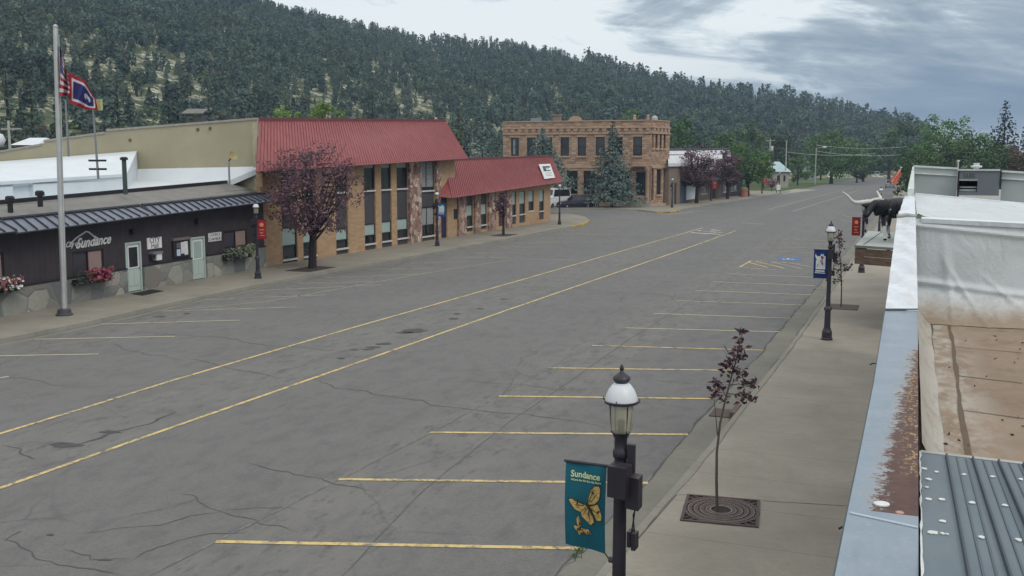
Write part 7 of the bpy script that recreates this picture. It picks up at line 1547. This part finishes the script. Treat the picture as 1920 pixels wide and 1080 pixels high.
# ------------------------------------------------------------------ vehicles, barriers, poles, flag
M_tyre = plain('tyre rubber', (.015, .015, .016), .85); M_rim = plain('alloy rim', (.35, .36, .38), .35, .1, 5, metal=.7); M_lamp = plain('headlamp glass', (.62, .64, .68), .15, .05); M_tail = plain('tail lamp red', (.35, .02, .02), .3)
def vehicle(name, label, p, rz, paint, L_=4.6, W_=1.85, Hh=1.5, kind='suv', cat='car'):
    r = empty(name, p, rz); tag(r, label, cat); b = Hh * (.60 if kind != 'van' else .55); g = .24; w = W_ / 2
    m = MB()        # +y is the front; body as lofted cross-sections along the length
    secs = [(-L_ / 2, .42, b * .92, .82), (-L_ / 2 + .12, g, b * .98, .95), (-L_ * .25, g, b, 1.0), (L_ * .12, g, b, 1.0), (L_ * .36, g, b * .93, .98), (L_ / 2 - .12, g + .02, b * .82, .93), (L_ / 2, .36, b * .68, .82)]
    R_ = []
    for y, z0, z1, k in secs: R_.append([(-w * k * .96, y, z0), (-w * k, y, (z0 + z1) / 2), (-w * k * .94, y, z1), (w * k * .94, y, z1), (w * k, y, (z0 + z1) / 2), (w * k * .96, y, z0)])
    for a, c in zip(R_[:-1], R_[1:]):
        for i in range(6): m.face([a[i], a[(i + 1) % 6], c[(i + 1) % 6], c[i]])
    m.face(R_[0]); m.face(list(reversed(R_[-1]))); m.build('body', paint, r, True)
    c0, c1 = {'suv': (-L_ * .47, L_ * .20), 'sedan': (-L_ * .34, L_ * .17), 'pickup': (-L_ * .14, L_ * .20), 'van': (-L_ * .49, L_ * .30)}[kind]; s0, s1 = {'suv': (.25, .75), 'sedan': (.75, .75), 'pickup': (.2, .7), 'van': (.05, .55)}[kind]
    bt = [(-w * .92, c0, b - .02), (w * .92, c0, b - .02), (w * .92, c1, b - .02), (-w * .92, c1, b - .02)]; tp = [(-w * .74, c0 + s0, Hh), (w * .74, c0 + s0, Hh), (w * .74, c1 - s1, Hh), (-w * .74, c1 - s1, Hh)]
    MB().hexa(bt, tp).build('cabin', paint, r); gm = MB()
    def lerp(a, b_, k): return np.array(a) * (1 - k) + np.array(b_) * k
    for i, j, o in ((0, 1, (0, -.012, .003)), (1, 2, (.012, 0, .003)), (2, 3, (0, .012, .003)), (3, 0, (-.012, 0, .003))):
        q = [lerp(bt[i], tp[i], .12), lerp(bt[j], tp[j], .12), lerp(bt[j], tp[j], .88), lerp(bt[i], tp[i], .88)]; c = sum(q) / 4; gm.prism([c + (x - c) * np.array([.9, .9, 1]) for x in q], o)
    gm.build('window', M_glass, r)
    if kind == 'pickup':
        m = MB(); m.box(-w * .84, w * .84, -L_ / 2 + .2, -L_ * .16, b + .004, b + .02); m.build('bed', M_black, r)
    for sx_ in (-1, 1):
        for y in (-L_ * .31, L_ * .31):
            M_ = Matrix.Rotation(math.pi / 2, 3, 'Y'); t = MB().lathe([(.20, -.11), (.30, -.11), (.335, -.07), (.335, .07), (.30, .11), (.20, .11)], (sx_ * (w - .10), y, .335), 16, 0, M_).build('wheel', M_tyre, r, True); MB().lathe([(.05, -.115), (.2, -.105), (.21, 0), (.2, .105), (.05, .115)], (sx_ * (w - .10), y, .335), 12, 0, M_).build('rim', M_rim, t, True)
        MB().box(*sorted((sx_ * w * .45, sx_ * w * .84)), L_ / 2 - .16, L_ / 2 - .02, b * .58, b * .74).build('headlight', M_lamp, r); MB().box(*sorted((sx_ * w * .62, sx_ * w * .86)), -L_ / 2 - .01, -L_ / 2 + .05, b * .62, b * .85).build('tail_light', M_tail, r)
    m = MB(); m.box(-w * .40, w * .40, L_ / 2 - .14, L_ / 2 + .012, b * .50, b * .70); m.box(-w * .6, w * .6, L_ / 2 - .14, L_ / 2 + .01, b * .36, b * .46); m.build('grille', M_black, r); m = MB(); m.box(-w * .8, w * .8, L_ / 2 - .1, L_ / 2 + .05, .34, .46); m.build('bumper', M_rim, r)
    return r
M_carb = plain('black-purple car paint', (.020, .017, .030), .22, .1, 2, 0, 30, .1, .6); M_carw = plain('white car paint', (.62, .64, .66), .25, .04); M_cars = plain('silver car paint', (.36, .39, .42), .28, .06, 2, metal=.3)
pc = G(1068, 391.5, 0); vehicle('parked_suv', 'dark sport utility parked nose-out beside the sandstone building', pc + np.array([.3, 1.3, 0]), R(128), M_carb, 4.5, 1.9, 1.72, 'suv', 'car')
pv = G(1036, 391.5, 0); vehicle('white_van', 'white van partly hidden behind the corner of the brick offices', pv + np.array([-.6, 2.2, 0]), R(165), M_carw, 5.4, 2.0, 2.5, 'van', 'van')
vehicle('silver_pickup', 'silver pickup driving on the right side of the far road near the orange flag', G(1668, 352.5, 0) + np.array([0, 2, 0]), R(2), M_cars, 5.2, 1.95, 1.8, 'pickup', 'pickup')
vehicle('white_car', 'white car parked far down the road beside the lawn', np.array([*D(1641, 327, 395)[:2], 0]), R(20), M_carw, 5.0, 2.1, 2.2, 'van', 'car'); vehicle('white_car', 'small pale car parked on the far lawn side under trees', np.array([*D(1627, 327, 400)[:2], 0]), R(80), M_carw, 4.6, 1.9, 1.6, 'suv', 'car')
M_board = plain('cream barrier board', (.52, .50, .42), .7, .08)
for px, py0, py1, w_, lab in ((1094, 367.5, 386, 19, 'cream sign board with a striped foot beside the parked dark car'), (1114, 369, 386, 16, 'cream sign board with a striped foot nearest the large spruce')):
    p = G(px, py1 + 2.2, .15); dp_ = depth(p); w = w_ * dp_ / F; root = empty('barrier_board', p); tag(root, lab, 'barrier'); zt_ = toppix(p, py0); m = MB(); m.obox((-w / 2, 0, .42), (w, .25, 0), (0, .06, 0), (0, 0, zt_ - .42)); m.build('board', M_board, root)
    m = MB(); n_ = 9
    for i in range(n_): m.obox((-w / 2 + w * i / n_, .25 * i / n_, .16), (w / n_, .25 / n_, 0), (0, .05, 0), (0, 0, .24), i % 2)
    m.build('striped_rail', [M_black, M_sign], root); m = MB(); m.box(-w / 2, -w / 2 + .06, .0, .07, 0, .42); m.box(w / 2 - .06, w / 2, .2, .32, 0, .42); m.build('leg', M_dark, root)
# utility poles, street light, bare pole, wires
def pole(px, top, base_py, r_, label, mat, name='utility_pole', bp=None):
    p = G(px, base_py, 0) if bp is None else bp; zt_ = toppix(p, top); root = empty(name, p); tag(root, label, 'pole'); MB().tube([(0, 0, 0), (0, 0, zt_)], [r_, r_ * .75], 8).build('pole', mat, root, True); return root, p, zt_
M_wpole = plain('pale weathered pole', (.42, .42, .39), .8, .12, 3)
r1_, p1p, z1 = pole(1443, 260, 352, .20, 'utility pole with a transformer left of the bare white pole', M_wpole, bp=np.array([*D(1443, 300, 250)[:2], 0])); MB().lathe([(.28, 0), (.32, .05), (.32, 1.3), (.25, 1.4)], (.5, 0, z1 - 3.2), 12).build('transformer', M_sill, r1_, True); MB().box(-1.2, 1.2, -.06, .06, z1 - .5, z1 - .35).build('crossarm', M_wpole, r1_)
r2_, p2p, z2 = pole(1449.5, 281, 352, .17, 'shorter brown pole just right of the transformer pole', M_bark, bp=np.array([*D(1449.5, 300, 255)[:2], 0]))
r3_, p3p, z3 = pole(1472, 263, 351.5, .16, 'tall bare white pole before the pale blue roof', M_wpole, 'bare_pole'); 
r4_, p4p, z4 = pole(1528, 277, 346, .15, 'street light pole with a cobra-head lamp over the far road', M_wpole, 'street_light'); MB().tube([(0, 0, z4 - .3), (.8, 0, z4 + .1), (2.0, 0, z4 + .15)], .06, 6).build('arm', M_wpole, r4_); MB().lathe([(.05, -.9), (.25, -.5), (.3, 0), (.12, .3)], (2.3, 0, z4 + .1), 10, 0, Matrix.Rotation(math.pi / 2, 3, 'Y')).build('lamp_head', M_sill, r4_, True)
r5_, p5p, z5 = pole(20, 226, 300, .16, 'wooden utility pole at the far left edge beyond the cream wall', M_wpole, bp=np.array([*D(20, 300, 100)[:2], 0])); MB().box(-1, 1.6, -.06, .06, z5 - .9, z5 - .75).build('crossarm', M_wpole, r5_)
p = D(-4, 263, 62); root = empty('round_lamp', (p[0], p[1], 0)); tag(root, 'pale round globe cut off by the left edge', 'lamp'); MB().tube([(0, 0, 0), (0, 0, p[2] - .4)], .06, 8).build('post', M_iron, root); MB().lathe([(.05, -.45), (.3, -.36), (.45, 0), (.3, .36), (.03, .46)], (0, 0, p[2]), 16).build('globe', M_dome, root, 'all')
def wire(a, b, sag, label, r_=.035):
    a, b = np.array(a), np.array(b); o = MB().tube([a * (1 - k) + b * k - np.array([0, 0, sag * 4 * k * (1 - k)]) for k in np.linspace(0, 1, 13)], r_, 4).build('power_line', M_dark); tag(o, label, 'power line', 'power lines'); return o
for i, (a, b, s_) in enumerate(((D(0, 226, 100), D(500, 224, 110), 1.2), (D(0, 233, 100), D(500, 231, 110), 1.2), (D(860, 254, 150), D(960, 262, 150), .3), (D(860, 262, 150), D(960, 270, 150), .3), (D(1462, 264, 248), D(1444, 262, 250), .2))): wire(a, b, s_, 'thin dark power line crossing behind the roofs', .03)
for (x0, y0, x1, y1) in ((1530, 272, 1700, 275), (1530, 283, 1690, 290), (1475, 285, 1640, 288)): wire(D(x0, y0, 240), D(x1, y1, 230), .6, 'pale power line strung across the far road', .035).data.materials[0] = M_sill
# orange flag on a slanted pole on a far shop front
p = D(1676, 345, 60); root = empty('orange_flag', p); tag(root, 'furled orange flag on a slanted pole over the far right pavement', 'flag'); a, b = D(1671, 343, 60), D(1689.5, 316, 60)
at(root, MB().tube([a, b], .022, 6).lathe([(.02, 0), (.06, .05), (.02, .1)], tuple(b), 8).build('pole', M_sill)); m = MB()
def ofl(u, v): c = a * (1 - (.12 + .80 * u)) + b * (.12 + .80 * u); wdt = .40 * (1 - u * .55); return c + RM[:, 0] * (v - .45) * wdt + RM[:, 1] * (-.22 * v) + RM[:, 2] * .06 * math.sin(v * 9 + u * 4)
for i in range(12):
    for j in range(8): m.face([ofl(i / 12, j / 8), ofl((i + 1) / 12, j / 8), ofl((i + 1) / 12, (j + 1) / 8), ofl(i / 12, (j + 1) / 8)])
at(root, m.build('cloth', mat_cloth('orange-red flag cloth', (.62, .13, .075)), None, 'all', fix=False)); at(root, MB().tube([D(1671, 346, 60), D(1667, 329, 60), D(1666, 322, 60)], [.04, .035, .02], 6).build('bracket', plain('dark plum bracket', (.05, .04, .07), .6)))
# small street furniture on the far pavement
q = G(1395, 369, .15); root = empty('planter', q); tag(root, 'pinkish brick planter with a bright top beside the green tree trunk', 'planter'); MB().lathe([(.62, 0), (.62, 1.0), (.72, 1.02), (.72, 1.18), (.6, 1.2)], seg=10).build('pot', plain('terracotta brick', (.36, .16, .12), .8), root); MB().lathe([(.55, 1.2), (.6, 1.35), (.45, 1.5), (.1, 1.58)], seg=10).build('plant', M_lime, root)
q = G(1459.5, 361.5, .15); root = empty('sandwich_board', q); tag(root, 'white sandwich board with dark legs at the last street lamp', 'sign'); m = MB(); m.box(-.35, .35, -.1, -.05, .5, 1.5); m.build('board', M_sign, root); m = MB(); m.box(-.4, -.3, -.1, .1, 0, .5); m.box(.3, .4, -.1, .1, 0, .5); m.build('leg', M_dark, root)
# rotate nothing by hand: the bank's small front hedge bed
# ------------------------------------------------------------------ air over the valley
hz = MB().box(-900, 330, -12, 900, -1.2, 190).build('haze', bpy.data.materials.new('valley haze')); hz['kind'] = 'stuff'; hz['label'] = 'thin bluish haze lying over the valley'; hz['category'] = 'haze'
mh = hz.data.materials[0]; mh.use_nodes = True; mh.node_tree.nodes.clear(); v = mh.node_tree.nodes.new('ShaderNodeVolumePrincipled'); v.inputs['Density'].default_value = .00026; v.inputs['Color'].default_value = (.52, .72, 1.0, 1); v.inputs['Anisotropy'].default_value = 0
oo = mh.node_tree.nodes.new('ShaderNodeOutputMaterial'); mh.node_tree.links.new(v.outputs[0], oo.inputs['Volume'])
